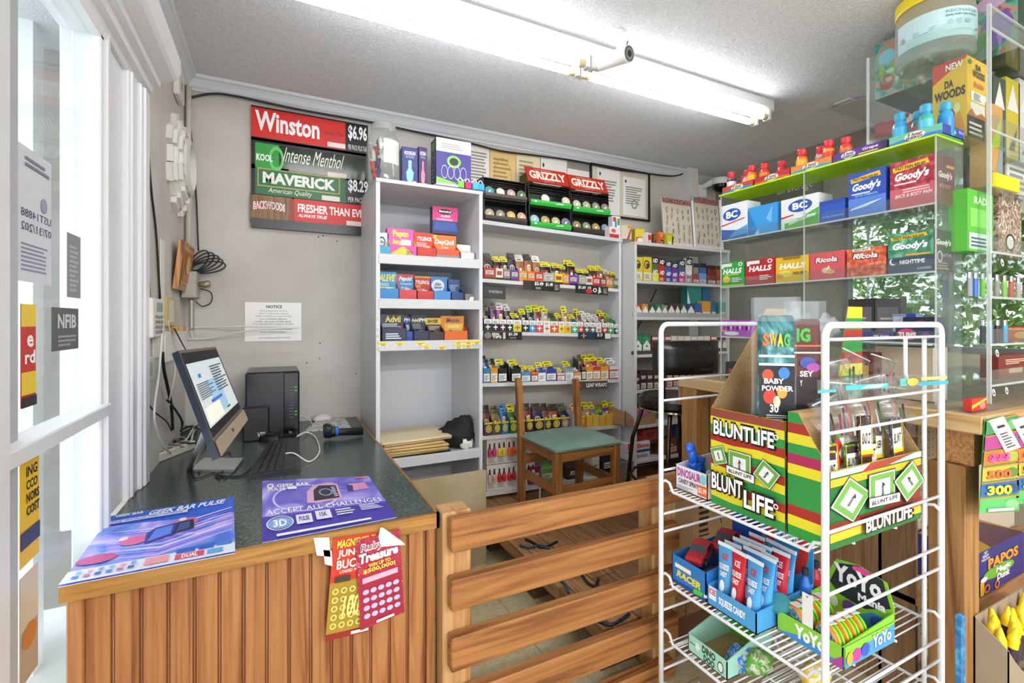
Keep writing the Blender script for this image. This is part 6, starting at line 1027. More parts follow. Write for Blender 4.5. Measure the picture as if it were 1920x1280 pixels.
for k, (p0, p1, c, c2, l, cap, bt) in enumerate(tr):
    Y0, Y1 = atX(p0, 330, XB).y, atX(p1, 330, XB).y; w = Y0-Y1-.004; d = .15; h = .032
    t = thing('shot_tray', l, 'tray', (XB, (Y0+Y1)/2, LZ+.0015), -math.pi/2)
    b = B(); m_ = M(c)
    b.box(-w/2, 0, 0, w/2, .002, h, m_); b.box(-w/2, d-.002, 0, w/2, d, h, m_); b.box(-w/2, .002, 0, -w/2+.002, d-.002, h, m_); b.box(w/2-.002, .002, 0, w/2, d-.002, h, M('#31449a') if k == 4 else m_); b.box(-w/2, 0, 0, w/2, d, .0015, m_)
    it = five(c, c2)
    if k == 3: it = [('e', '#e8e0f0', .3, .5, .14, .42), ('t', '#2a2040', '5 hour', .2, .5, .42, .82, 'bi'), ('t', '#2a2040', 'ENERGY', .19, .2, .42, .45, 'b'), ('t', '#f0e0fa', 'Grape', .56, .42, .86, .82, 'bi'), ('r', '#2a1f4a', .9, 0, 1, 1), ('r', '#e0c83a', .5, .15, .85, .3)]
    b.art((-w/2, 0, 0), (w, 0, 0), (0, 0, h), it); b.art((w/2, 0, 0), (0, d, 0), (0, 0, h), [('e', '#2f8a7a', .5, .5, .14, .42), ('t', '#f0e8d0', '5 hour', .4, .3, .6, .7, 'b'), ('t', '#e8e0f4', 'Blue', .75, .5, .95, .8)] if k == 4 else [('l', '#e0d8ea', .2, .3, .6, .8, 2)]); b.build('tray', t)
    n = len(bt)
    for j, (bd, lb) in enumerate(bt):
        yy = Y0-(j+.5)*(w/max(n, 3))-.002; xx = XB+.03+.04*(j % 2)
        shot((xx, yy, LZ+.0035), cap if not (k == 0 and j == 0) else '#c8343a', bd, lb, f'{"red" if k < 4 else "blue"} capped energy shot, {ORD[j]} from far end in the {["far red and blue", "dark red", "orange", "purple grape", "near teal"][k]} tray').scale = (1.15, 1.15, [1.1, 1, 1.1, 1, 1.25][k])
for j in range(2): shot((XB+.11, atX(1395+j*20, 330, XB+.11).y-.0, LZ+.0035), '#d8323a', '#e05a3a', '#f0b03a', f'red capped energy shot in back row behind the red trays, {ORD[j]} one')

# ---- acrylic tower
TX0, TX1, TY0, TY1, TZ1 = 2.112, 2.95, .70, 1.06, 2.245
t = thing('acrylic_tower', 'tall clear acrylic tower of shelves at the right edge', 'display stand', (0, 0, 0))
ths = [1.06, 1.196, 1.353, 1.504, 1.723, 1.908]
b = B(); b.box(TX0, TY0, CZ+.001, TX0+.004, TY1, TZ1+.075, CLEAR); b.build('side_sheet', t)
b = B(); b.box(TX0-.004, TY0-.004, CZ+.001, TX0+.006, TY0+.006, TZ1+.075, CLEARE); b.box(TX0-.003, TY1-.004, CZ+.001, TX0+.005, TY1+.003, TZ1+.075, CLEARE); b.build('corner_strip', t)
for z in ths+[TZ1]:
    b = B(); b.box(TX0+.004, TY0, z-.004, TX1, TY1, z, CLEAR); b.box(TX0+.004, TY0-.003, z-.006, TX1, TY0+.001, z+.001, CLEARE); b.box(TX0+.004, TY0-.002, z, TX1, TY0+.001, z+.05, CLEAR); b.build('clear_shelf', t)
b = B(); b.box(TX0+.004, TY0, TZ1, TX1, TY0+.004, TZ1+.075, CLEAR); b.box(TX0+.004, TY0, TZ1+.07, TX1, TY0+.005, TZ1+.076, CLEARE); b.build('top_lip', t)
b = B()
for x, z in ((2.16, 1.165), (2.135, 1.035), (2.235, 1.035), (2.24, 1.30), (2.20, 1.47)): b.disc((x, TY0-.0035, z), .010, (0, -1, 0), '#f2f2f0', 16, .015); b.disc((x, TY0-.0038, z), .006, (0, -1, 0), '#1c1c1c', 12, .009); b.disc((x, TY0-.0041, z+.003), .004, (0, -1, 0), '#e8e8e6', 10, .004)
b.build('oval_stickers', t)
b = B(); b.box(TX0+.01, TY0-.012, 1.717, TX0+.20, TY0-.004, 1.762, M('#f0dc1f', .35)); b.build('yellow_strip', t)
def tow(name, label, cat, p0, p1, yt, Z, base, front, Y=TY0+.02, d=.05, left=(), side=None, group=None, rz=0):
    a, c2 = atY(p0, 400, Y), atY(p1, 400, Y); h = atY((p0+p1)/2, yt, Y).z-Z-.002; w = c2.x-a.x
    t = thing(name, label, cat, ((a.x+c2.x)/2, Y, Z+.001), rz, group); b = B(); b.box(-w/2, 0, 0, w/2, d, h, base, {'left': side or base}); b.art((-w/2, 0, 0), (w, 0, 0), (0, 0, h), list(front)); b.art((-w/2, d, 0), (0, -d, 0), (0, 0, h), list(left)); b.build('box', t); return t
wd = M('#f2c01f', .35)
tow('cigar_box', 'tall yellow cigar box standing above the teal energy tray', 'box', 1813, 1851, 112, 1.908, wd, [('r', '#2a221c', 0, 0, 1, .26), ('l', '#d8cfc0', .1, .04, .9, .22, 3), ('r', '#e2dccf', .15, .3, .92, .44), ('r', '#f4f0e6', .18, .46, .9, .58), ('l', '#3a3630', .3, .47, .7, .57, 8), ('p', '#b8641f', [(0, .26), (.2, .36), (.4, .28), (.7, .34), (1, .27), (1, .26)]), ('t', '#2a2018', 'DA', .4, .86, .66, .93, 'B'), ('t', '#2a2018', 'WOODS', .24, .76, .84, .85, 'B'), ('t', '#c8641f', 'Bubble', .3, .64, .8, .71, 'bi'), ('e', '#5a8a3a', .12, .93, .08, .03)], Y=.76, d=.095, left=[('p', '#d8402a', [(0, .75), (1, .98), (1, 1), (0, 1)]), ('p', '#e89a1f', [(0, 0), (.3, .3), (.5, .08), (.8, .35), (1, 0)]), ('t', '#2a2018', 'DA', .36, .66, .62, .76, 'B'), ('t', '#2a2018', 'WOODS', .06, .52, .96, .64, 'B'), ('e', '#8a4a14', .5, .3, .16, .1), ('e', '#f6e6a0', .28, .38, .1, .06), ('e', '#f6e6a0', .72, .38, .1, .06), ('t', '#ffffff', 'NEW', .4, .88, .9, .96, 'b')])
tow('snack_pack', 'brown and lime triangular pack inside the tower', 'packet', 1853, 1880, 196, 1.908-.185+.0, '#c89a5a', [('p', '#b8d83a', [(.1, .5), (.9, .9), (.8, .55)]), ('p', '#8a9aa0', [(.5, .2), (1, .8), (1, .2)])], Y=TY0+.05)
for k, (p0, p1, c, l) in enumerate(((1862, 1886, '#4a5a4a', 'dark green foil bag on the upper tower shelf'), (1886, 1912, '#c8b83a', 'yellow and grey foil bag on the upper tower shelf'), (1910, 1940, '#d8d4d0', 'pale foil bag at frame edge on the upper tower shelf'))):
    tow('foil_bag', l, 'bag', p0, p1, 145+k*4, 1.908, c, [('p', '#e8e4e0', [(.1, .6), (.5, .95), (.9, .6)]), ('p', '#3a4a3a', [(.2, .1), (.8, .4), (.6, .1)])], Y=TY0+.09)
tow('rule_sign', 'dark sign with yellow panel behind the tower glass', 'sign', 1812, 1866, 270, 1.723, '#3a342e', [('t', '#d8cfc0', 'LOOSE LEAF', .05, .78, .6, .93, 'b'), ('r', '#e2b02a', .6, .05, .98, .98), ('e', '#8a5a2a', .78, .72, .14, .18), ('t', '#2a221a', 'UP', .66, .3, .94, .55, 'B'), ('l', '#a89f90', .08, .2, .5, .6, 4)], Y=TY0+.2, d=.01)
tow('paper_notice', 'white printed notice standing at right in the tower', 'paper', 1888, 1935, 268, 1.723, '#f0efec', [('t', '#3a3a3a', 'SHRINE', .1, .72, .9, .82, 'b'), ('l', '#9a9a98', .1, .15, .9, .65, 6)], Y=TY0+.12, d=.006)
b = B(); b.lathe([(0, 0), (.03, 0), (.03, .05), (0, .05)], M('#b9b4ac', .3, .5), ax='y', n=20); b.disc((0, -.001, 0), .02, (0, -1, 0), '#2f2c2a'); o = b.build('round_tin'); o.location = (atY(1905, 340, TY0+.05).x, TY0+.05, 1.723+.031); tag(o, 'round grey tin on its side right of the yellow strip', 'tin')
tow('leaf_bag', 'bright green bag with pale label hanging in the tower', 'bag', 1814, 1862, 358, 1.504+.0, '#58b43a', [('t', '#dff0d0', 'RADI', .25, .78, .8, .9, 'b'), ('r', '#7fd05a', .1, .4, .9, .7), ('r', '#c8d8d4', .05, .04, .95, .3), ('l', '#4a5a5a', .12, .08, .88, .26, 3)], Y=TY0+.03)
tow('brown_bag', 'brown and white patterned bag right of the green bag', 'bag', 1872, 1915, 366, 1.504, M('#8a6f5a', .4, kind='swirl', a='#6a4f3f', b='#c8b8a8', d='#efe8e0', sc=30), [('e', '#efeae4', .5, .25, .2, .14), ('o', '#2a2420', .5, .25, .2, .14, .75)], Y=TY0+.05)
lc = ['#8a8f94', '#3a6ab8', '#8ad03a', '#d8d4d0', '#9a948c', '#8ad03a', '#d83a2a', '#c8c4bc', '#2a2a2c']
def lighter(px, Z, c, label, grp, Y=TY0+.025):
    p = atY(px, 500, Y); t = thing('lighter', label, 'lighter', (p.x, Y, Z+.0008), 0, grp)
    b = B(); b.lathe([(0, 0), (.0115, 0), (.012, .002), (.012, .06), (0, .06)], M(c, .25), n=14, sy=.6); b.build('body', t)
    b = B(); b.lathe([(.0105, .06), (.0105, .078), (.009, .08), (0, .08)], M('#c9ccd0', .2, .9), n=14, sy=.6); b.tube([(-.006, 0, .078), (.006, 0, .078)], .004, M('#6a6a6c', .3, .8), 8); b.build('hood', t)
for k, px in enumerate((1818, 1829, 1842, 1855, 1869, 1883, 1896, 1909, 1922)): lighter(px, 1.353, lc[k], f'{["grey", "blue", "lime", "white", "taupe", "second lime", "red", "pale grey", "black"][k]} lighter standing in the upper lighter row of tower', 'upper row of lighters')
for k, px in enumerate((1843, 1856, 1870, 1884)): lighter(px, 1.196, ['#1f2024', '#2f9ad0', '#232428', '#35a5dc'][k], f'{["black", "sky blue", "black", "sky blue"][k]} lighter in lower tower row, {ORD[k]} from left', 'lower row of lighters')
tow('cigar_box', 'red and gold cigar box right of the lower lighters', 'box', 1886, 1935, 612, 1.196-.0, '#a8362a', [('t', '#e8c87a', 'Swisher', .1, .8, .8, .94, 'b'), ('e', '#c89a3a', .6, .4, .3, .25)], Y=TY0+.06)
for k, (yt, z, c) in enumerate(((668, 1.062, '#7a3026'), (705, .0, '#8a5a3a'))):
    if z: tow('cigar_box', 'dark red box on the lowest tower shelf', 'box', 1872, 1935, 664, z, c, [('r', '#c8b49a', .3, .2, .7, .4), ('l', '#e0c8a8', .2, .6, .8, .85, 3)], Y=TY0+.05)
tow('snack_bar', 'red and yellow candy bar lying at the foot of the tower', 'candy', 1822, 1850, 746, CZ+.002, '#c8302a', [('p', '#e8c82a', [(0, .2), (1, .8), (1, 1), (0, .5)]), ('e', '#e88a7a', .7, .4, .2, .3)], Y=TY0-.045, d=.02)
# jar and printed carton on the tower top
p = V3((2.245, .90, TZ1+.002)); t = thing('plastic_jar', 'large clear plastic jar with yellow lid and pale blue label near ceiling', 'jar', p); R_ = .117
b = B(); b.lathe([(0, .0), (R_*.92, .0), (R_, .012), (R_, .17), (R_*.96, .195), (R_*.93, .205)], M('#e8ece8', .06, kind='acrylic', haze=.22), n=32); b.build('jar_body', t)
b = B(); b.lathe([(R_*.97, .203), (R_*1.0, .21), (R_*1.0, .245), (R_*.95, .25), (0, .25)], M('#f2d81f', .35), n=32); b.build('lid', t)
b = B(); R2 = R_*1.012; n = 24; A0, A1 = math.radians(140), math.radians(300); lm = M('#c9e6ea', .4)
for i in range(n):
    a0, a1 = A0+(A1-A0)*i/n, A0+(A1-A0)*(i+1)/n; b.quad((R2*math.cos(a0), R2*math.sin(a0), .045), (R2*math.cos(a1), R2*math.sin(a1), .045), (R2*math.cos(a1), R2*math.sin(a1), .15), (R2*math.cos(a0), R2*math.sin(a0), .15), lm)
s0 = len(b.v); b.art((0, 0, 0), (1, 0, 0), (0, 1, 0), [('t', '#8fb0b4', 'RECHARGE', .48, .8, .82, .9, 'b'), ('t', '#4a7a80', 'DUAL PORT CAR CHARGER', .48, .68, .82, .74, 'b'), ('o', '#8ab0b4', .52, .48, .02, .07, .8), ('o', '#8ab0b4', .6, .48, .02, .07, .8), ('r', '#a8c8cc', .66, .42, .72, .54), ('l', '#a0c4c8', .2, .3, .4, .5, 3), ('e', '#2f6a7a', .8, .2, .012, .05), ('r', '#d8a8b0', .06, .3, .1, .5)], .0006)
for i in range(s0, len(b.v)): u, v, h_ = b.v[i]; a = A0+(A1-A0)*u; b.v[i] = ((R2+h_)*math.cos(a), (R2+h_)*math.sin(a), .045+.105*v)
b.build('label', t)
b = B(); blob(b, (0, 0, .02), (R_*.8, R_*.8, .025), M('#d8c8c4', .5), 44, .4); b.build('contents', t)
sw = M('#5ab0a8', .35, kind='swirl', a='#2f6a4a', b='#d88a5a', d='#7a4aa0', sc=10)
t = thing('printed_carton', 'dark green carton with colourful swirled print on top of tower', 'box', (2.52, .92, TZ1+.002)); b = B(); b.box(-.15, -.21, 0, .26, .24, .24, M('#2c4a34', .5), {'left': sw}); b.art((-.15, .24, 0), (0, -.45, 0), (0, 0, .24), [('e', '#7fc8dc', .1, .7, .07, .14), ('e', '#a84a3a', .1, .25, .06, .14), ('p', '#8ab83a', [(.02, .4), (.06, .62), (.1, .4), (.14, .6), (.18, .38)]), ('e', '#8a4a34', .62, .6, .1, .2), ('e', '#d89a6a', .68, .5, .1, .2), ('e', '#7a5ac0', .88, .4, .1, .26), ('e', '#c8a8d8', .85, .85, .1, .12), ('p', '#4a9a4a', [(.72, .1), (.8, .5), (.84, .2)])]); b.build('box', t)

# ================================================================ hanging scratch tickets on the right counter
def strips(label, tx, bx, yb):
    Y = RY0-.004; q = [atY(bx[0], yb, Y), atY(bx[1], yb-4, Y), atY(tx[1], 776, Y), atY(tx[0], 786, Y)]; b = B(); b.prism([p+V3((0, .001, 0)) for p in q], (0, -.001, 0), '#4a9a4a')
    it = []
    for k, c in enumerate(['#58c06a', '#2a6aa8', '#c8b84a', '#d8783a', '#b03a8a', '#3a8a5a']):
        y = k/6; it += [('p', c, [(0, y), (1, y+.02), (1, y+.16), (0, y+.14)]), ('p', '#e0842a', [(0, y+.14), (1, y+.16), (1, y+.172), (0, y+.152)]), ('e', ['#8ac88a', '#1f4f7a', '#5a8a3a', '#a8b84a', '#3a7a6a', '#6ab06a'][k], .8, y+.08, .18, .05)]
    it += [('r', '#eef0ea', .15, .02, .8, .05), ('t', '#e8e83a', '300', .1, .19, .75, .29, 'B'), ('t', '#e86a3a', '500', .1, .36, .75, .45, 'B'), ('t', '#d84ab0', '$$$', .1, .54, .7, .62, 'B')]
    quadart(b, q, it, .0003); return tag(b.build('ticket_strip'), label, 'scratch ticket')
strips('strip of bright green lottery tickets hanging from pine counter, left one', (1846, 1905), (1836, 1911), 962)
strips('strip of green lottery tickets at frame edge, right of the first strip', (1908, 1965), (1905, 1985), 945)
for k, (x, l) in enumerate(((1857, 'white receipt taped over the left ticket strip'), (1900, 'white receipt taped over the right ticket strip'))):
    Y = RY0-.009; q = [atY(x+28, 848, Y), atY(x+56, 838, Y), atY(x+24, 780, Y), atY(x-4, 788, Y)]; b = B(); b.prism(q, (0, -.001, 0), '#efe9e6'); quadart(b, q, [('l', '#5a5654', .2, .1, .85, .6, 6), ('l', '#2a2826', .25, .72, .8, .86, 1)], .0014); tag(b.build('receipt'), l, 'receipt')
# goods under the right counter
Y = .72; a = atY(1836, 1100, Y); t = thing('novelty_carton', 'dark blue novelty carton with big orange lettering under right counter', 'box', (a.x, Y, .352)); h = atY(1850, 1030, Y).z-.352
b = B(); w, d = .36, .17; b.box(0, 0, 0, w, d, h, '#2a2a78', {'top': '#c8a03a'}); b.art((0, 0, 0), (w, 0, 0), (0, 0, h), [('t', '#e8e8f4', 'GET\nREADY\nFOR FUN', .05, .76, .22, .97, 'b'), ('e', '#6ab02f', .42, .4, .34, .14), ('t', '#3a1a0a', 'PAPOS', .17, .5, .86, .78, 'B'), ('t', '#f09a2a', 'PAPOS', .18, .52, .85, .765, 'B'), ('t', '#f8f0fa', 'Magic', .34, .32, .68, .48, 'Bi'), ('t', '#f8f0fa', 'Dunk', .36, .18, .66, .33, 'Bi'), ('o', '#e87a3a', .15, .12, .06, .1, .6), ('o', '#e87a3a', .36, .1, .05, .1, .6), ('e', '#efeae0', .08, .36, .07, .06), ('p', '#e8b02a', [(0, .02), (.08, .02), (.08, .3), (0, .34)])]); b.art((0, 0, h), (w, 0, 0), (0, d, 0), [('p', '#5a2f4a', [(.25, 0), (.5, .7), (.9, .8), (1, 0)]), ('p', '#d8b04a', [(0, .5), (.3, 1), (.5, 1)])]); b.build('box', t)
Y = .575; a = atY(1814, 1150, Y+.09); t = thing('candy_tray', 'tall grey cardboard tray of yellow candy bottles under right counter', 'tray', (a.x, Y, .0)); w, d, zt_ = .34, .075, atY(1830, 1152, Y+.075).z
b = B(); g = M('#a3927c', .8); b.prism([(0, 0, 0), (0, d, 0), (0, d, zt_), (0, 0, zt_-.06)], (.003, 0, 0), g); b.box(w-.003, 0, 0, w, d, zt_, g); b.box(0, d-.003, 0, w, d, zt_, g); b.prism([(0, 0, 0), (w, 0, 0), (w, 0, zt_-.15), (.1, 0, zt_-.15), (.04, 0, zt_-.1), (0, 0, zt_-.06)], (0, .003, 0), g); b.box(.003, .003, 0, w-.003, d-.003, zt_-.16, g); b.build('tray', t)
r = random.Random(8)
for k in range(16):
    x, y, z = a.x+.022+(k % 8)*.038+r.uniform(-.006, .006), Y+.022+.03*(k//8), zt_-.135+.02*(k//8)
    o = thing('candy_bottle', f'yellow cone topped candy bottle, {ORD[k % 8]} from left in {["front", "rear"][k//8]} of the grey tray', 'candy bottle', (x, y, z), r.uniform(0, 6), 'yellow candy bottles', r.uniform(-.15, .15), r.uniform(-.2, .2))
    b = B(); b.lathe([(.013, 0), (.014, .06), (.012, .07)], M('#3a2a3a', .3), n=12); b.build('bottle', o); b = B(); b.lathe([(.0145, .062), (.014, .085), (.008, .105), (.004, .118), (0, .12)], M('#f2cf1f', .35), n=12); b.build('cone_cap', o)
Y = .60; a = atY(1797, 1160, Y); b = B(); b.box(a.x+.015, Y, 0, a.x+.04, Y+.012, a.z, M('#2a7ab8', .35, kind='speck', d='#1f5f98', l='#5ab0e0', sc=50)); tag(b.build('starry_carton'), 'narrow blue starry carton beside the counter post', 'box')
# cardboard boxes behind the rack, on the platform
b = B(); b.box(0, 0, 0, .24, .28, .36, CARD); b.art((0, 0, 0), (.24, 0, 0), (0, 0, .36), [('r', '#3a2c1e', .15, .5, .4, .52), ('l', '#3a2c1e', .15, .55, .45, .9, 5), ('p', '#3a2c1e', [(.6, .9), (.62, .9), (.72, .6), (.7, .6)])]); o = b.build('cardboard_box'); q = atY(1300, 1080, 1.52); o.location = (q.x-.09, 1.44, PLAT+.001); tag(o, 'brown cardboard shipping box behind the wire rack', 'box')
# ================================================================ white wire rack
RX0, RXR, RYN, RYF = 1.16, 1.716, .672, 1.204; RZ = [.71, .40, .21, .03]; RT_ = 1.262
wm = M('#e6e7ea', .3)
t = thing('wire_rack', 'white wire display rack of candy in front of pine counter', 'rack', (0, 0, 0))
ep = None
def arc(c, r, a0, a1, y, n=6): return [(c[0]+r*math.cos(a0+(a1-a0)*i/n), y, c[1]+r*math.sin(a0+(a1-a0)*i/n)) for i in range(n+1)]
for k, y in enumerate((RYN, RYF)):
    b = B(); rr = .03
    b.tube([(RX0, y, 0), (RX0, y, .3), (RX0, y, .8), (RX0, y, RT_-rr)]+arc((RX0+rr, RT_-rr), rr, math.pi, math.pi/2, y)+arc((RXR-rr, RT_-rr), rr, math.pi/2, 0, y)+[(RXR, y, .8), (RXR, y, .3), (RXR, y, 0)], .0085, wm, 10)
    for z in (1.075, 1.005, .77, .623, .563, .36, .30, .16, .10): b.tube([(RX0, y, z), (RXR, y, z-.0)], .0042, wm, 6)
    e_ = b.build('end_panel', t); ep = ep if k else e_
b = B(); y = RYN; b.tube([(1.52, y, 1.225), (1.52, y, 1.13), (1.53, y, 1.11), (1.545, y, 1.10), (1.62, y, 1.10)], .005, wm, 8); b.tube([(RX0, y, 1.228), (RXR, y, 1.228)], .0042, wm, 6); b.build('hook_wire', ep)
b = B(); b.tube([(1.668, RYN+.02, 0), (1.668, RYN+.02, 1.225)], .006, wm, 8); b.build('inner_post', t)
for z in RZ:
    b = B()
    for x in (RX0+.008, RXR-.008):
        b.tube([(x, RYF+.002, z+.018), (x, RYF-.012, z+.03), (x, RYF-.03, z+.026), (x, RYF-.045, z), (x, RYF-.1, z), (x, RYN+.1, z), (x, RYN+.045, z), (x, RYN+.03, z+.026), (x, RYN+.012, z+.03), (x, RYN-.002, z+.018)], .0048, wm, 8)
    for x in (RX0+.16, RX0+.36): b.tube([(x, RYF-.02, z-.004), (x, RYN+.02, z-.004)], .0035, wm, 6)
    n = 26
    for i in range(n+1): yy = RYN+.03+(RYF-RYN-.06)*i/n; b.tube([(RX0+.008, yy, z), (RXR-.008, yy, z)], .0022, wm, 6)
    b.build('wire_shelf', t)
# ---- clear printed packing band round the near end
b = B(); Y = RYN-.012; q = [atY(1532, 738, Y), atY(1768, 722, Y), atY(1768, 700, Y), atY(1532, 712, Y)]; b.prism(q, (0, -.0012, 0), FILM)
quadart(b, q, [('r', M('#4ab8c4', .3), 0, .05, .12, .25), ('r', M('#4ab8c4', .3), .18, .12, .5, .5), ('t', '#ffffff', 'BUNNIES', .28, .2, .48, .45, 'bi'), ('r', M('#58b8b4', .3), .58, .2, .64, .8), ('e', '#e8b84a', .68, .5, .05, .3), ('r', M('#3aa8c0', .3), .72, .15, 1, .45), ('r', M('#d8cf7a', .3), .74, .6, .98, .85), ('t', '#3a9ab0', 'BUNNIES', .02, .3, .1, .55, 'bi')], .002); tag(b.build('packing_band'), 'clear printed plastic band stretched across the near rack panel', 'plastic band')
# ---- magazine-style incense boxes
RED, YEL, GRN = '#a83028', '#e6d92f', '#2f9444'
def stripes(n0, seq, y0=0, y1=1):
    out = []; h = (y1-y0)/len(seq)
    for k, c in enumerate(seq): ya = y0+k*h; out.append(('p', c, [(0, ya), (.33, ya-.012), (.66, ya+.012), (1, ya), (1, ya+h+.001), (.66, ya+h+.012), (.33, ya+h-.012), (0, ya+h+.001)] if 0 < k < len(seq)-1 else [(0, ya), (1, ya), (1, ya+h), (0, ya+h)]))
    return out
def outl(tx, x0, y0, x1, y1, st='B'):
    return [('t', '#16140f', tx, x0-.012, y0-.012, x1+.016, y1+.01, 'B'), ('t', '#ffffff', tx, x0, y0, x1, y1, '')] if 0 else [('t', '#16140f', tx, x0-.015, y0-.02, x1+.015, y1+.02, 'B'), ('t', '#16140f', tx, x0+.01, y0-.01, x1+.03, y1+.0, 'B'), ('t', '#ffffff', tx, x0, y0, x1, y1, 'b')]
def card(x, y, w, h, a=0):
    rt = lambda px, py: (x+(px*math.cos(a)-py*math.sin(a))*w, y+(px*math.sin(a)+py*math.cos(a))*h)
    s = lambda k: [rt(-k, -k), rt(k, -k), rt(k, k), rt(-k, k)]
    return [('p', '#26301f', s(.54)), ('p', '#e8f0e0', s(.51)), ('p', '#6fa850', s(.47)), ('p', '#f0f0f0', s(.3)), ('p', '#6a6a6a', [rt(-.05, -.22), rt(.06, -.2), rt(.02, .2), rt(-.02, .22)]), ('p', '#8a8a8a', [rt(-.2, .0), rt(.2, .08), rt(.02, .02)]), ('p', '#3a3a3a', [rt(-.06, .05), rt(.1, .1), rt(.02, .2)])]
rib = lambda x, y, w, h: [('p', '#20241c', [(x-w/2, y-h*.5), (x+w/2, y-h*.8), (x+w/2, y+h*.4), (x-w/2, y+h*.7)]), ('p', '#f2f2ee', [(x-w/2+.01, y-h*.4), (x+w/2-.01, y-h*.7), (x+w/2-.01, y+h*.3), (x-w/2+.01, y+h*.6)]), ('t', '#1c1c1a', 'BLUNT LIFE', x-w*.4, y-h*.25, x+w*.4, y+h*.2, 'b')]
seqA = [GRN, YEL, RED, GRN, YEL, RED, GRN, YEL, RED]
fa = stripes(0, [GRN, YEL, RED, GRN, YEL, RED, GRN, YEL, RED, GRN, YEL, '#96483a'])+outl('BLUNTLIFE', .05, .73, .88, .88)+card(.13, .52, .2, .17, .35)+card(.44, .49, .3, .24, 0)+card(.8, .48, .24, .19, -.55)+rib(.46, .41, .4, .075)+outl('BLUNT', .05, .17, .5, .34)+outl('LIFE', .52, .1, .9, .27)+[('o', '#ffffff', .93, .85, .03, .025, .6), ('o', '#ffffff', .93, .22, .03, .025, .6)]
def magbox(label, loc, rz, w, d, hf, hb, front, lside, cut=(0, .72), hbk=0):
    # low front at local -y, sides slope up to a tall back
    t = thing('incense_box', label, 'display box', loc, rz); b = B(); th = .003
    b.box(-w/2, 0, 0, w/2, th, hf, YEL); b.art((-w/2, 0, 0), (w, 0, 0), (0, 0, hf), front); b.build('front_panel', t)
    for s in (-1, 1):
        ys, ye = (d*cut[0], d*cut[1]) if s > 0 else (0, d*.72)
        b = B(); q = [(s*w/2, 0, 0), (s*w/2, d, 0), (s*w/2, d, hb), (s*w/2, ye, hb), (s*w/2, ys, hf), (s*w/2, 0, hf)]
        if s < 0: q = q[::-1]
        b.prism([V3(p)-V3((s*th, 0, 0)) for p in q], (s*th*.7, 0, 0), CARD)
        # outer printed sheet following the sloped edge, striped
        seq = lside; H = hb; n = len(seq)
        for k, c in enumerate(seq):
            z0, z1 = H*k/n, H*(k+1)/n
            ya = 0 if z0 <= hf else ys+(ye-ys)*(z0-hf)/(hb-hf); yb = 0 if z1 <= hf else ys+(ye-ys)*(z1-hf)/(hb-hf)
            pts = [(s*w/2, ya, z0), (s*w/2, d, z0), (s*w/2, d, z1), (s*w/2, yb, z1)] if z0 >= hf or z1 <= hf else [(s*w/2, 0, z0), (s*w/2, d, z0), (s*w/2, d, z1), (s*w/2, yb, z1), (s*w/2, ys, hf), (s*w/2, 0, hf)]
            if s < 0: pts = pts[::-1]
            b.add(pts, [tuple(range(len(pts)))], M(c, .35))
        b.build('side_panel', t)
    b = B(); b.box(-w/2, d-th, 0, w/2, d, hbk or hb, CARD); b.build('back_panel', t)
    b = B(); b.box(-w/2+th, th, 0, w/2-th, d-th, th, CARD); b.build('floor_panel', t); return t
zb = RZ[0]+.004
LS = [YEL, RED, GRN, GRN, '#2a9a4a', YEL, '#a02a5a', GRN, YEL, '#b02a4a', GRN, GRN, YEL, RED, GRN]
magbox('striped incense box facing the gate, left of two on rack', (1.205, (.80+1.037)/2, zb), -math.pi/2, .237, .36, .292, .60, fa, LS+[RED, GRN, YEL], (.6, .8), .4)
fb = [('r', '#2f7a3a', 0, 0, 1, 1), ('p', '#1f6a34', [(0, .3), (.4, .5), (.2, .9), (0, .9)]), ('p', '#6ab03a', [(.7, .4), (.9, .8), (.98, .5)]), ('p', '#8a3a28', [(.5, 0), (1, 0), (1, .9), (.62, .5)])]+[('r', '#247038', 0, 0, 1, .09), ('r', '#e0bf2f', 0, .09, 1, .2), ('r', '#8f2f26', 0, .2, 1, .33), ('r', '#d8b42f', 0, .8, 1, .9), ('r', '#f0ece4', 0, .92, 1, 1), ('p', '#a83a30', [(.3, .9), (.6, .92), (.9, 1), (.4, 1)])]+card(.2, .58, .28, .42, -.7)+card(.52, .62, .28, .44, 0)+card(.83, .62, .26, .4, .6)+rib(.53, .47, .36, .12)+outl('BLUNTLIFE', .32, .1, .84, .3)
magbox('green incense box of glossy packets at near end of rack', (1.42, .688, zb), 0, .43, .108, .19, .32, fb, ['#2a9a3a', YEL, RED, GRN, GRN, GRN, YEL, '#b02a5a', GRN, YEL, RED, GRN])
# baby powder incense sleeves
def sleeve(label, px, py, X, w, h, base, items, lean=0, z=None, rz=-.75):
    p = atX(px, py, X); t = thing('incense_sleeve', label, 'packet', (p.x, p.y, (z or zb+.004)), rz, None, lean); b = B(); d = .028
    b.box(-w/2, 0, 0, w/2, d, h, base, bev=.006); b.art((-w/2, -.0004, h*.42), (w, 0, 0), (0, 0, h*.58), items); b.build('pack', t)
    b = B(); b.prism([(-w*.64, -.004, h*.97), (w*.64, -.004, h*.97), (w*.66, -.004, h+.05), (-w*.66, -.004, h+.05)], (0, .0012, 0), FILM); b.prism([(-w*.62, d+.006, 0), (w*.62, d+.006, 0), (w*.66, d+.002, h+.05), (-w*.66, d+.002, h+.05)], (0, .0012, 0), FILM); b.build('plastic_sleeve', t); return t
teal = M('#2f6f72', .25, kind='swirl', a='#1f4f54', b='#5a9aa0', d='#b8dce0', sc=9)
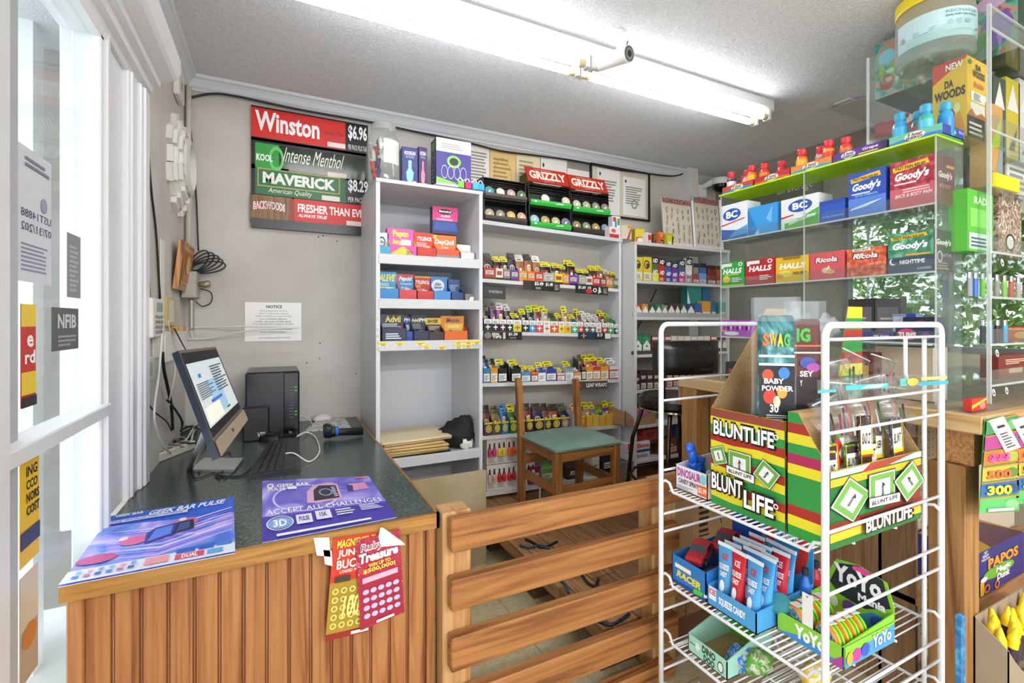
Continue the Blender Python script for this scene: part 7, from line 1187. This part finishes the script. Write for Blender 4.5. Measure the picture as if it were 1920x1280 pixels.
sleeve('tall teal incense pack in clear sleeve', 1456, 700, 1.235, .088, .57, teal, [('r', '#14181c', 0, 0, 1, .1), ('r', '#e8ece8', 0, .1, 1, .125), ('r', '#15191d', .0, .125, 1, .58), ('r', '#e8ece8', 0, .58, 1, .6), ('r', '#e8ece8', 0, .65, 1, .67), ('e', '#e0482a', .25, .5, .16, .05), ('e', '#d8342a', .3, .32, .18, .06), ('e', '#e89a3a', .65, .36, .14, .05), ('e', '#3a7ac0', .7, .52, .16, .05), ('e', '#e8d8b0', .5, .28, .1, .05), ('t', '#f2f2ee', 'BABY', .14, .43, .7, .475, 'b'), ('t', '#f2f2ee', 'POWDER', .08, .37, .95, .415, 'b'), ('t', '#f2f2ee', '30', .3, .19, .55, .26, 'b'), ('l', '#c8d0d0', .2, .13, .9, .18, 3), ('t', '#e8642a', 'S', .1, .74, .28, .85, 'B'), ('t', '#e8a42a', 'W', .29, .74, .5, .85, 'B'), ('t', '#e8dc2a', 'A', .51, .74, .68, .85, 'B'), ('t', '#58b83a', 'G', .69, .74, .86, .85, 'B')])
sleeve('dark red incense pack in clear sleeve behind the teal one', 1514, 690, 1.34, .075, .56, '#5a2622', [('r', '#2a1a18', 0, 0, 1, .5), ('t', '#3fa83a', 'IG', .1, .8, .6, .92, 'B'), ('r', '#e0d8cc', 0, .7, 1, .715), ('r', '#c8642a', 0, .76, 1, .775), ('e', '#3a4a9a', .5, .62, .3, .05), ('e', '#a84a9a', .7, .58, .25, .04), ('t', '#efeae4', 'SEY', .2, .5, .7, .55, 'b'), ('t', '#efeae4', 'Y', .2, .42, .3, .47, 'b')], rz=-.5)
for k, (px, X, l) in enumerate(((1398, 1.26, 'grey foil packet leaning inside the left incense box'), (1412, 1.3, 'second grey foil packet behind the leaning one'))):
    p = atX(px, 760, X); b = B(); b.prism([(-.04, 0, 0), (.05, 0, 0), (.045, .02, .44), (.0, .02, .45)], (0, .004, 0), M('#a9afb8', .25, .5)); b.prism([(-.045, -.004, 0), (.055, -.004, 0), (.052, .016, .46), (-.01, .016, .465)], (0, .001, 0), FILM); o = b.build('foil_packet'); o.location = (p.x, p.y, zb+.004); o.rotation_euler = (0, .12, -.7); tag(o, l, 'packet')
b = B(); r = random.Random(6)
# loose incense packets standing in the green box
IP = [('#e0a02a', '', 'yellow-orange'), ('#e8c02a', 'EX PEACH', 'golden'), ('#b8281f', '', 'red zigzag'), ('#3a2220', 'BLACK ICE', 'dark brown'), ('#3a6a7a', '', 'sea blue'), ('#3a6ac0', 'MY QUEEN', 'blue'), ('#4a4a6a', '', 'dusky violet'), ('#5a8a2a', '', 'leaf green')]
xs = [1.222, 1.268, 1.318, 1.385, 1.432, 1.49, 1.555, 1.345]; hs = [.225, .235, .27, .30, .24, .255, .28, .225]
for k, (c, tx, nm) in enumerate(IP):
    w, h = (.056 if k != 2 else .03), hs[k]
    t = thing('incense_packet', f'{nm} glossy incense packet standing in the green incense box', 'packet', (xs[k]+.02, .702+.014*(k % 3), zb+.004), r.uniform(-.08, .08), None, -.06, r.uniform(-.08, .1))
    b = B(); b.box(-w/2, 0, 0, w/2, .008, h, M(c, .2, kind='swirl', a=dk(c, .6), b=c, d='#e8e4c8', sc=40) if k != 2 else M(c), bev=.002)
    b.art((-w/2, 0, 0), (w, 0, 0), (0, 0, h), [('r', '#3a2a2a', .04, .9, .96, .98), ('r', '#efece4', .04, .7, .96, .9), ('t', '#1c1a18', tx or 'BLUNT', .12, .75, .9, .85, 'bi'), ('r', YEL, 0, .66, 1, .7), ('r', RED, 0, .64, 1, .66), ('t', '#e8e4d8', 'BLUNT', .15, .36, .85, .44, 'Bi'), ('r', YEL, 0, 0, .035, 1), ('r', YEL, .965, 0, 1, 1), ('r', GRN, 0, .1, 1, .13)] if k != 2 else [('p', '#f0e8d8', [(.6, 0)]+[(.3 if j % 2 else .8, j/12) for j in range(1, 12)]+[(1, 1), (1, 0)]), ('r', '#2f9a3a', 0, .9, 1, .96)]); b.build('packet', t)
for k, (px, py, w, h, rz) in enumerate(((1590, 770, .13, .16, .1), (1640, 762, .15, .17, -.1), (1690, 770, .13, .15, .15), (1562, 790, .11, .13, -.2), (1610, 700, .14, .12, .3), (1665, 705, .15, .12, .2), (1580, 720, .1, .14, -.1))):
    Y = .735+.006*k; p = atY(px, py, Y); b = B(); n = 6
    vs = [((i/n-.5)*w, .012*math.sin(i*1.7+k)+.01*math.sin(j*2.1), (j/n-.5)*h) for j in range(n+1) for i in range(n+1)]; b.add(vs, [(j*(n+1)+i, j*(n+1)+i+1, (j+1)*(n+1)+i+1, (j+1)*(n+1)+i) for j in range(n) for i in range(n)], FILM, True)
    b.add([(x, y+.012, z) for x, y, z in vs], [(j*(n+1)+i+1, j*(n+1)+i, (j+1)*(n+1)+i, (j+1)*(n+1)+i+1) for j in range(n) for i in range(n)], FILM, True)
    for q in range(4): x0 = (-.3+.15*q)*w; b.tube([(x0, .006, -.4*h), (x0+.01, .006, (-.05+.1*((q+k) % 3))*h)], .0028, ['#8a2a3a', '#3a2f5a', '#c8505a', '#d8d0c8', '#2f6a4a', '#5a3a2a'][(k+q) % 6], 6)
    b.tube([(-w*.5, 0, h*.46), (w*.5, 0, h*.46)], .002, M('#e6eaec', .2), 6)
    o = b.build('zip_bag'); o.location = p; o.rotation_euler = (-.25, rz, 0); tag(o, f'clear zip bag of incense sticks, {["low left", "low middle", "low right", "lowest left by post", "high middle", "high right", "high left"][k]} above the green box', 'bag', None)
# ---- dinosaur spray box
def tub(label, y0, y1, x0, z, d, hf, hb, col, front, back=(), name='candy_display', hs=None, bk=None):
    # open display tray facing the gate (-X): local x runs towards the viewer
    w = y1-y0; t = thing(name, label, 'display box', (x0, (y0+y1)/2, z), -math.pi/2); b = B(); th = .003; m_ = M(col); hs = hs or hf*1.3
    b.box(-w/2, 0, 0, w/2, th, hf, m_); b.art((-w/2, 0, 0), (w, 0, 0), (0, 0, hf), front)
    for s in (-1, 1): b.prism([(s*w/2, 0, 0), (s*w/2, d, 0), (s*w/2, d, hs), (s*w/2, 0, hf)], (-s*th, 0, 0), m_)
    b.box(-w/2, 0, 0, w/2, d, th, CARD); b.build('tray', t)
    if hb:
        b = B()
        q = bk(w, hb) if bk else [(-w/2, 0), (w/2, 0), (w/2, hb), (-w/2, hb)]
        b.prism([(x, d-th, zz) for x, zz in q], (0, th, 0), M(col)); b.art((-w/2, d-th-.0002, 0), (w, 0, 0), (0, 0, hb), back, .0006); b.build('header_card', t)
    return t
heart = lambda w, h: [(-w/2, 0), (w/2, 0), (w/2, h*.6)]+[(w*.25+w*.25*math.cos(a), h*.7+h*.3*math.sin(a)) for a in [i*math.pi/6 for i in range(7)]]+[(-w*.25+w*.25*math.cos(a), h*.7+h*.3*math.sin(a)) for a in [i*math.pi/6 for i in range(7)]]+[(-w/2, h*.6)]
tub('white dinosaur candy spray box with orange price sticker', 1.048, 1.178, 1.2, zb, .22, .08, .2, '#ece8ee', [('t', '#b04a9a', 'DINOSAUR', .06, .56, .8, .92, 'B'), ('t', '#2a2a2a', 'CANDY SPRAY', .1, .3, .72, .5, 'b'), ('l', '#9a9aa4', .06, .06, .6, .24, 3), ('r', '#e8642a', .72, .1, 1, .5), ('t', '#ffe8d8', '$2.99', .74, .18, .98, .42, 'b'), ('e', '#8ad0d8', .88, .75, .1, .2)], [('r', CARD, 0, 0, 1, .98)], bk=heart)
def dino(label, x, y, z, col, s=1, rz=0):
    b = B(); m_ = M(col, .15); blob(b, (0, 0, .035*s), (.04*s, .022*s, .03*s), m_, 3, .2); b.tube([(-.02*s, 0, .045*s), (-.04*s, 0, .075*s), (-.045*s, 0, .095*s)], [.017*s, .014*s, .011*s], m_, 10); blob(b, (-.055*s, 0, .1*s), (.024*s, .014*s, .015*s), m_, 5, .15); b.tube([(.03*s, 0, .035*s), (.06*s, 0, .03*s), (.085*s, 0, .045*s)], [.016*s, .009*s, .003*s], m_, 8)
    for q in (-1, 1):
        for e in (-1, 1): b.tube([(q*.02*s, e*.014*s, .03*s), (q*.022*s, e*.016*s, .0)], .008*s, m_, 8)
        b.disc((-.062*s, q*.0145*s, .104*s), .003*s, (0, q, 0), BLACK, 8)
    o = b.build('toy_dinosaur'); o.location = (x, y, z); o.rotation_euler = (0, 0, rz); return tag(o, label, 'toy')
dino('bright blue plastic dinosaur bottle at front of white spray box', 1.265, 1.15, zb+.045, '#2a6ae0', 1.0, .4); dino('second blue dinosaur bottle further back in spray box', 1.34, 1.09, zb+.06, '#2a5ad0', .8, 1.2); dino('small lime green dinosaur bottle in the spray box', 1.27, 1.075, zb+.03, '#3ac83a', .7, .9)
b = B(); b.box(-.02, -.012, 0, .02, .012, .06, M('#8f949a', .35), bev=.004); b.art((-.02, -.012, 0), (.04, 0, 0), (0, 0, .06), [('l', '#d8dce0', .1, .2, .9, .8, 4)]); o = b.build('spray_bottle'); o.location = (1.235, 1.075, zb+.025); o.rotation_euler = (.2, .35, -1.2); tag(o, 'grey spray bottle tilted in front of green dinosaur', 'bottle')
# ---- second shelf: toy cars, squeeze candy, yo-yos
z2 = RZ[1]+.004
tub('blue toy car display box at far end of second rack shelf', 1.045, 1.185, 1.19, z2, .3, .09, .3, '#2f7ac8', [('l', '#f4f2e0', .1, .6, .7, .9, 1), ('t', '#f2e04a', 'RACER', .15, .28, .9, .54, 'Bi'), ('p', '#1f4f9a', [(0, 0), (1, 0), (1, .2), (0, .1)])], [('r', '#2a56b8', 0, 0, 1, 1), ('e', '#e8eef8', .6, .6, .25, .12), ('r', '#e8eef4', .1, .72, .8, .95), ('e', '#1f3f8a', .6, .56, .2, .08)], name='car_display')
def car(label, loc, rz, col, s=1, ry=0):
    t = thing('toy_car', label, 'toy car', loc, rz, None, 0, ry); m_ = M(col, .15)
    b = B(); pr = [(-.05, .008), (.05, .008), (.052, .018), (.045, .024), (.02, .026), (.008, .04), (-.02, .041), (-.034, .028), (-.05, .026), (-.052, .016)]
    b.prism([(x*s, -.021*s, z*s) for x, z in pr], (0, .042*s, 0), m_); b.art((-.05*s, -.0215*s, 0), (.1*s, 0, 0), (0, 0, .045*s), [('p', '#1f2630', [(.3, .62), (.62, .6), (.54, .85), (.36, .86)]), ('e', '#f2f0e8', .5, .42, .07, .14), ('t', '#1c1c1c', '22', .46, .35, .54, .5, 'b'), ('r', '#f0c23a', .68, .34, .85, .5)]); b.art((.05*s, .0215*s, 0), (-.1*s, 0, 0), (0, 0, .045*s), [('p', '#1f2630', [(.38, .6), (.7, .62), (.64, .86), (.46, .85)])]); b.prism([(.01*s, -.019*s, .0405*s), (.021*s, -.019*s, .028*s), (.021*s, .019*s, .028*s), (.01*s, .019*s, .0405*s)], (.001*s, 0, .001*s), '#2a3440'); bd = b.build('body', t)
    for x in (-.03, .03):
        for y in (-.021, .021): w = B(); w.lathe([(0, -.004*s), (.006*s, -.004*s), (.0105*s, -.003*s), (.0105*s, .003*s), (.006*s, .004*s), (0, .004*s)], BLACK, (x*s, y*s, .0105*s), 14, 'y', mats=[M('#c8ccd0', .2, .8), BLACK, BLACK, BLACK, M('#c8ccd0', .2, .8)]); w.build('wheel', bd)
    return t
car('red toy race car at front of the blue car display', (1.265, 1.13, z2+.082), math.radians(200), '#a82430', 1.25, .12); car('second red toy car behind and right of the first', (1.375, 1.12, z2+.1), math.radians(195), '#9a2030', 1.25, .1); car('dark blue toy car low in the display box', (1.25, 1.075, z2+.012), math.radians(250), '#24489a', 1.0)
for k, (y, x, c, l) in enumerate(((1.075, 1.215, '#4ab83a', 'small green racer at front edge of the car display'), (1.055, 1.225, '#d8e0e8', 'small white racer beside the green one'), (1.06, 1.33, '#8ab84a', 'green and cream toy car deeper in the display'))): car(l, (x, y, z2+.006+.06*(k == 2)), math.radians(190+20*k), c, .7)
tub('blue squeeze candy display box of tubes in middle of second rack shelf', .873, 1.04, 1.19, z2, .26, .06, .235, '#4a9fdc', [('r', '#e8f2fa', .04, .35, .2, .98), ('t', '#d83040', 'ICEE', .05, .6, .19, .9, 'b'), ('t', '#ffffff', 'SQUEEZE CANDY', .26, .3, .8, .72, 'B')], [('r', '#3a9ad8', 0, 0, 1, 1), ('o', '#d83a34', .5, .7, .42, .4, .6), ('t', '#eaf4fc', 'CANDY', .35, .72, .75, .86, 'B'), ('t', '#eaf4fc', 'ICEE', .15, .85, .45, .97, 'b'), ('p', '#d83a34', [(0, .4), (.3, .6), (.2, .2)])], name='candy_display')
def tube(label, loc, rz, col, ry=0, rx=0):
    t = thing('squeeze_tube', label, 'candy tube', loc, rz, 'squeeze candy tubes', rx, ry); t.scale = (1.15, 1.15, 1.1); n = 14; vs = []; H = .138
    for j in range(7):
        v = j/6; z = .018+H*v; rx_, ry_ = .017+.006*v, .017*(1-v)+.0012
        for i in range(n): a = 2*math.pi*i/n; vs.append((rx_*math.cos(a), ry_*math.sin(a), z))
    b = B(); b.add(vs, [(j*n+i, j*n+(i+1) % n, (j+1)*n+(i+1) % n, (j+1)*n+i) for j in range(6) for i in range(n)], M(col, .3), True); b.box(-.0235, -.0014, .018+H, .0235, .0014, .018+H+.01, '#e0ecf4')
    s0 = len(b.v); b.art((-.5, 0, 0), (1, 0, 0), (0, 0, 1), [('t', '#d83040' if col[1] != 'c' else '#f4e8e8', 'ICEE', .3, .76, .7, .88, 'b'), ('t', '#ffffff', 'SQUEEZE', .16, .56, .84, .68, 'b'), ('t', '#ffffff', 'CANDY', .24, .44, .76, .54, 'b'), ('e', '#eef2f4', .5, .26, .2, .12), ('l', '#ffffff', .3, .06, .7, .14, 2)], .0004)
    for i in range(s0, len(b.v)): x, y, z = b.v[i]; v = z; rx_, ry_ = .017+.006*v, .017*(1-v)+.0012; xx = x*2*rx_*.96; b.v[i] = (xx, -ry_*math.sqrt(max(0, 1-(xx/rx_)**2))+y*1-.0006, .018+H*v)
    b.build('tube', t); b = B(); b.lathe([(.0, 0), (.014, 0), (.015, .017), (.0, .018)], M('#e8eef4' if col[1] != 'c' else '#d83040', .3), n=14); b.build('cap', t); return t
B1, B2, RD = '#4a9fd8', '#3a7ac8', '#c8283a'
tb = [(1.225, 1.005, B1), (1.222, .958, RD), (1.22, .905, B1), (1.255, 1.0, RD), (1.26, .95, B2), (1.258, .9, B1), (1.29, 1.005, B1), (1.292, .955, RD), (1.29, .905, B2), (1.325, 1.0, B2), (1.327, .952, B1), (1.325, .902, RD), (1.36, 1.005, RD), (1.36, .955, B1), (1.36, .905, B1)]
for k, (x, y, c) in enumerate(tb): tube(f'{"red" if c == RD else "light blue" if c == B1 else "deep blue"} squeeze candy tube, {["first", "second", "third", "fourth", "fifth"][k//3]} row back, {["far", "middle", "near"][k % 3]} column of display', (x, y, z2+.006), -math.pi/2+rnd.uniform(-.1, .1), c, 0, rnd.uniform(-.12, .02))
b = B(); b.lathe([(.0, 0), (.028, .004), (.03, .02), (.024, .035), (0, .038)], M('#5ab4bc', .3, kind='acrylic', haze=.6, hc='#5ab4bc'), n=18); o = b.build('candy_pod'); o.location = (1.30, .868, z2+.055); o.rotation_euler = (0, -1.0, 0); tag(o, 'turquoise translucent candy pod at near corner of the squeeze candy box', 'candy')
# yo-yo box
YM = [('p', '#2a2f3a', [(.05, .5), (.2, .9), (.5, 1.0), (.85, .92), (.96, .5), (.6, .3), (.2, .35)]), ('r', '#9ad03a', 0, 0, 1, .3), ('p', '#3a9ad8', [(.3, 0), (.7, .3), (1, .3), (1, 0)]), ('e', '#e84aa0', .55, .93, .14, .06), ('t', '#ffffff', 'YoYo', .12, .58, .84, .9, 'B'), ('t', '#ffffff', 'Mania', .5, .4, .9, .54, 'B'), ('e', '#6a3f9a', .38, .2, .12, .12), ('e', '#3a56c8', .8, .16, .12, .12), ('e', '#f2f2f2', .12, .2, .08, .1)]
tub('lime and blue yo-yo display box at near end of second shelf', .69, .865, 1.265, z2, .24, .055, .165, '#8acb3a', [('p', '#3a8ad0', [(0, 0), (.4, .4), (1, .2), (1, 0)]), ('t', '#ffffff', 'YoYo', .3, .2, .75, .85, 'B'), ('p', '#b03aa0', [(.8, 0), (1, .6), (1, 0)])], YM, name='yoyo_display', hs=.075, bk=lambda w, h: [(-w/2, 0), (w/2, 0), (w/2, h*.55), (w*.4, h*.9), (0, h), (-w*.35, h*.95), (-w/2, h*.6)])
b = B(); b.art((1.27, .6885, z2), (.23, 0, 0), (0, 0, .055), [('r', '#4a9ad8', 0, 0, 1, 1), ('p', '#8acb3a', [(0, .5), (1, .9), (1, 1), (0, 1)]), ('t', '#1f2430', 'YoYo', .52, .22, .93, .9, 'B'), ('t', '#ffffff', 'YoYo', .53, .25, .92, .87, 'b'), ('e', '#c83a9a', .22, .4, .08, .3), ('e', '#e8a83a', .08, .4, .06, .3), ('e', '#3a56c8', .38, .45, .08, .3)], .0004); o = b.build('yoyo_side_print'); o['category'] = None
del o['category']; o.parent = [q for q in bpy.data.objects if q.name == 'yoyo_display'][0]; o.matrix_parent_inverse = Matrix.Translation((1.265, (.69+.865)/2, z2)).__matmul__(Matrix.Rotation(-math.pi/2, 4, 'Z')).inverted()
for row in range(2):
    for k in range(4):
        R_ = .039; x, y = 1.292+k*.034, .822-row*.085; t = thing('yoyo_toy', f'green and orange packaged yo-yo, {ORD[k]} from front in the {["far", "near"][row]} row', 'yo-yo', (x, y, z2+R_+.006), -.25, 'packaged yo-yos')
        b = B(); b.lathe([(0, -.014), (R_*.8, -.014), (R_, -.008), (R_, -.003), (R_*.82, 0), (R_, .003), (R_, .008), (R_*.8, .014), (0, .014)], None, n=24, ax='x', mats=[M('#4a7a9a', .3, kind='swirl', a='#2a4a5a', b='#c8d8c0', d='#e8e8d8', sc=60), M('#e8822a', .2), M('#8acb2a', .2), M('#7ab82a', .2), M('#7ab82a', .2), M('#8acb2a', .2), M('#8acb2a', .2), M('#8acb2a', .2)]); b.build('body', t)
        b = B(); b.prism([(-.012, -.012, R_+.001), (.012, -.012, R_+.001), (.012, .016, R_*.92+.001), (-.012, .016, R_*.92+.001)], (0, 0, .0015), '#e8ebe4'); b.build('paper_tab', t)
b = B(); b.prism([(0, 0, 0), (0, -.028, 0), (0, -.028, .085), (0, 0, .085)], (-.001, 0, 0), '#eceae8'); b.disc((-.0015, -.014, .078), .003, (-1, 0, 0), '#8a8a8a', 8); o = b.build('price_tag'); o.location = (1.262, .79, z2+.06); tag(o, 'white paper tag standing against the near rack post', 'tag')
for k, (x, y, c, l) in enumerate(((1.40, .868, '#2a6ac0', 'dark blue bottle behind the yo-yo box'), (1.47, .88, '#b02a34', 'red candy bottle behind the yo-yo box'))):
    t = thing('candy_bottle', l, 'bottle', (x-.0, y, z2)); b = B(); b.lathe([(0, 0), (.0, .0), (.016, .002), (.016, .09), (.007, .115), (.007, .125)], M(c, .25), n=14); b.build('bottle', t); b = B(); b.lathe([(.009, .12), (.009, .14), (0, .142)], M('#2a2a30', .3), n=12); b.build('cap', t)
# ---- third shelf
z3 = RZ[2]+.004; mint = '#a8e0cc'
tub('mint green dinosaur display box on the third rack shelf', .968, 1.115, 1.19, z3, .2, .055, .13, mint, [('t', '#1c3a34', 'DINO', .38, .5, .72, .92, 'B'), ('t', '#1c3a34', 'DOO', .42, .08, .7, .46, 'B'), ('e', '#f0f4f0', .26, .6, .06, .22), ('r', '#2a4a44', .05, .55, .2, .6), ('e', '#f0f4f0', .85, .45, .06, .25), ('o', '#1c3a34', .85, .45, .07, .3, .8)], [('r', '#5aba2f', 0, 0, 1, 1)], name='dino_display', hs=.11)
for k, (x, y, c, l) in enumerate(((1.27, .985, '#2a7ac8', 'blue candy pouch inside the mint dino box'), (1.30, .95, '#5aa02f', 'green candy pouch beside the mint dino box'), (1.24, .80, '#c83a9a', 'pink and yellow candy bag at near end of third shelf'), (1.40, .84, '#e0b82a', 'yellow dotted candy bag at near end of third shelf'))):
    b = B(); blob(b, (0, 0, .03), (.05, .035, .035), M(c, .25, kind='swirl', a=c, b='#d8d8c0', d=c, sc=25), 50+k, .4); o = b.build('candy_pouch'); o.location = (x, y, z3+.002); tag(o, l, 'bag')
b = B(); b.box(0, 0, 0, .16, .12, .09, M('#8a7560', .7)); o = b.build('cardboard_box'); o.location = (1.30, 1.05, RZ[3]+.006); tag(o, 'brown cardboard box on the lowest rack shelf', 'box')
b = B(); n = 8; vs = [((i/n-.5)*.2, .012*math.sin(i*1.3)+.01*math.sin(j*1.9), (j/n)*.26) for j in range(n+1) for i in range(n+1)]; b.add(vs, [(j*(n+1)+i, j*(n+1)+i+1, (j+1)*(n+1)+i+1, (j+1)*(n+1)+i) for j in range(n) for i in range(n)], FILM, True); o = b.build('plastic_film'); o.location = (1.60, 1.0, .44); tag(o, 'loose clear plastic film hanging behind the rack shelves', 'plastic film')
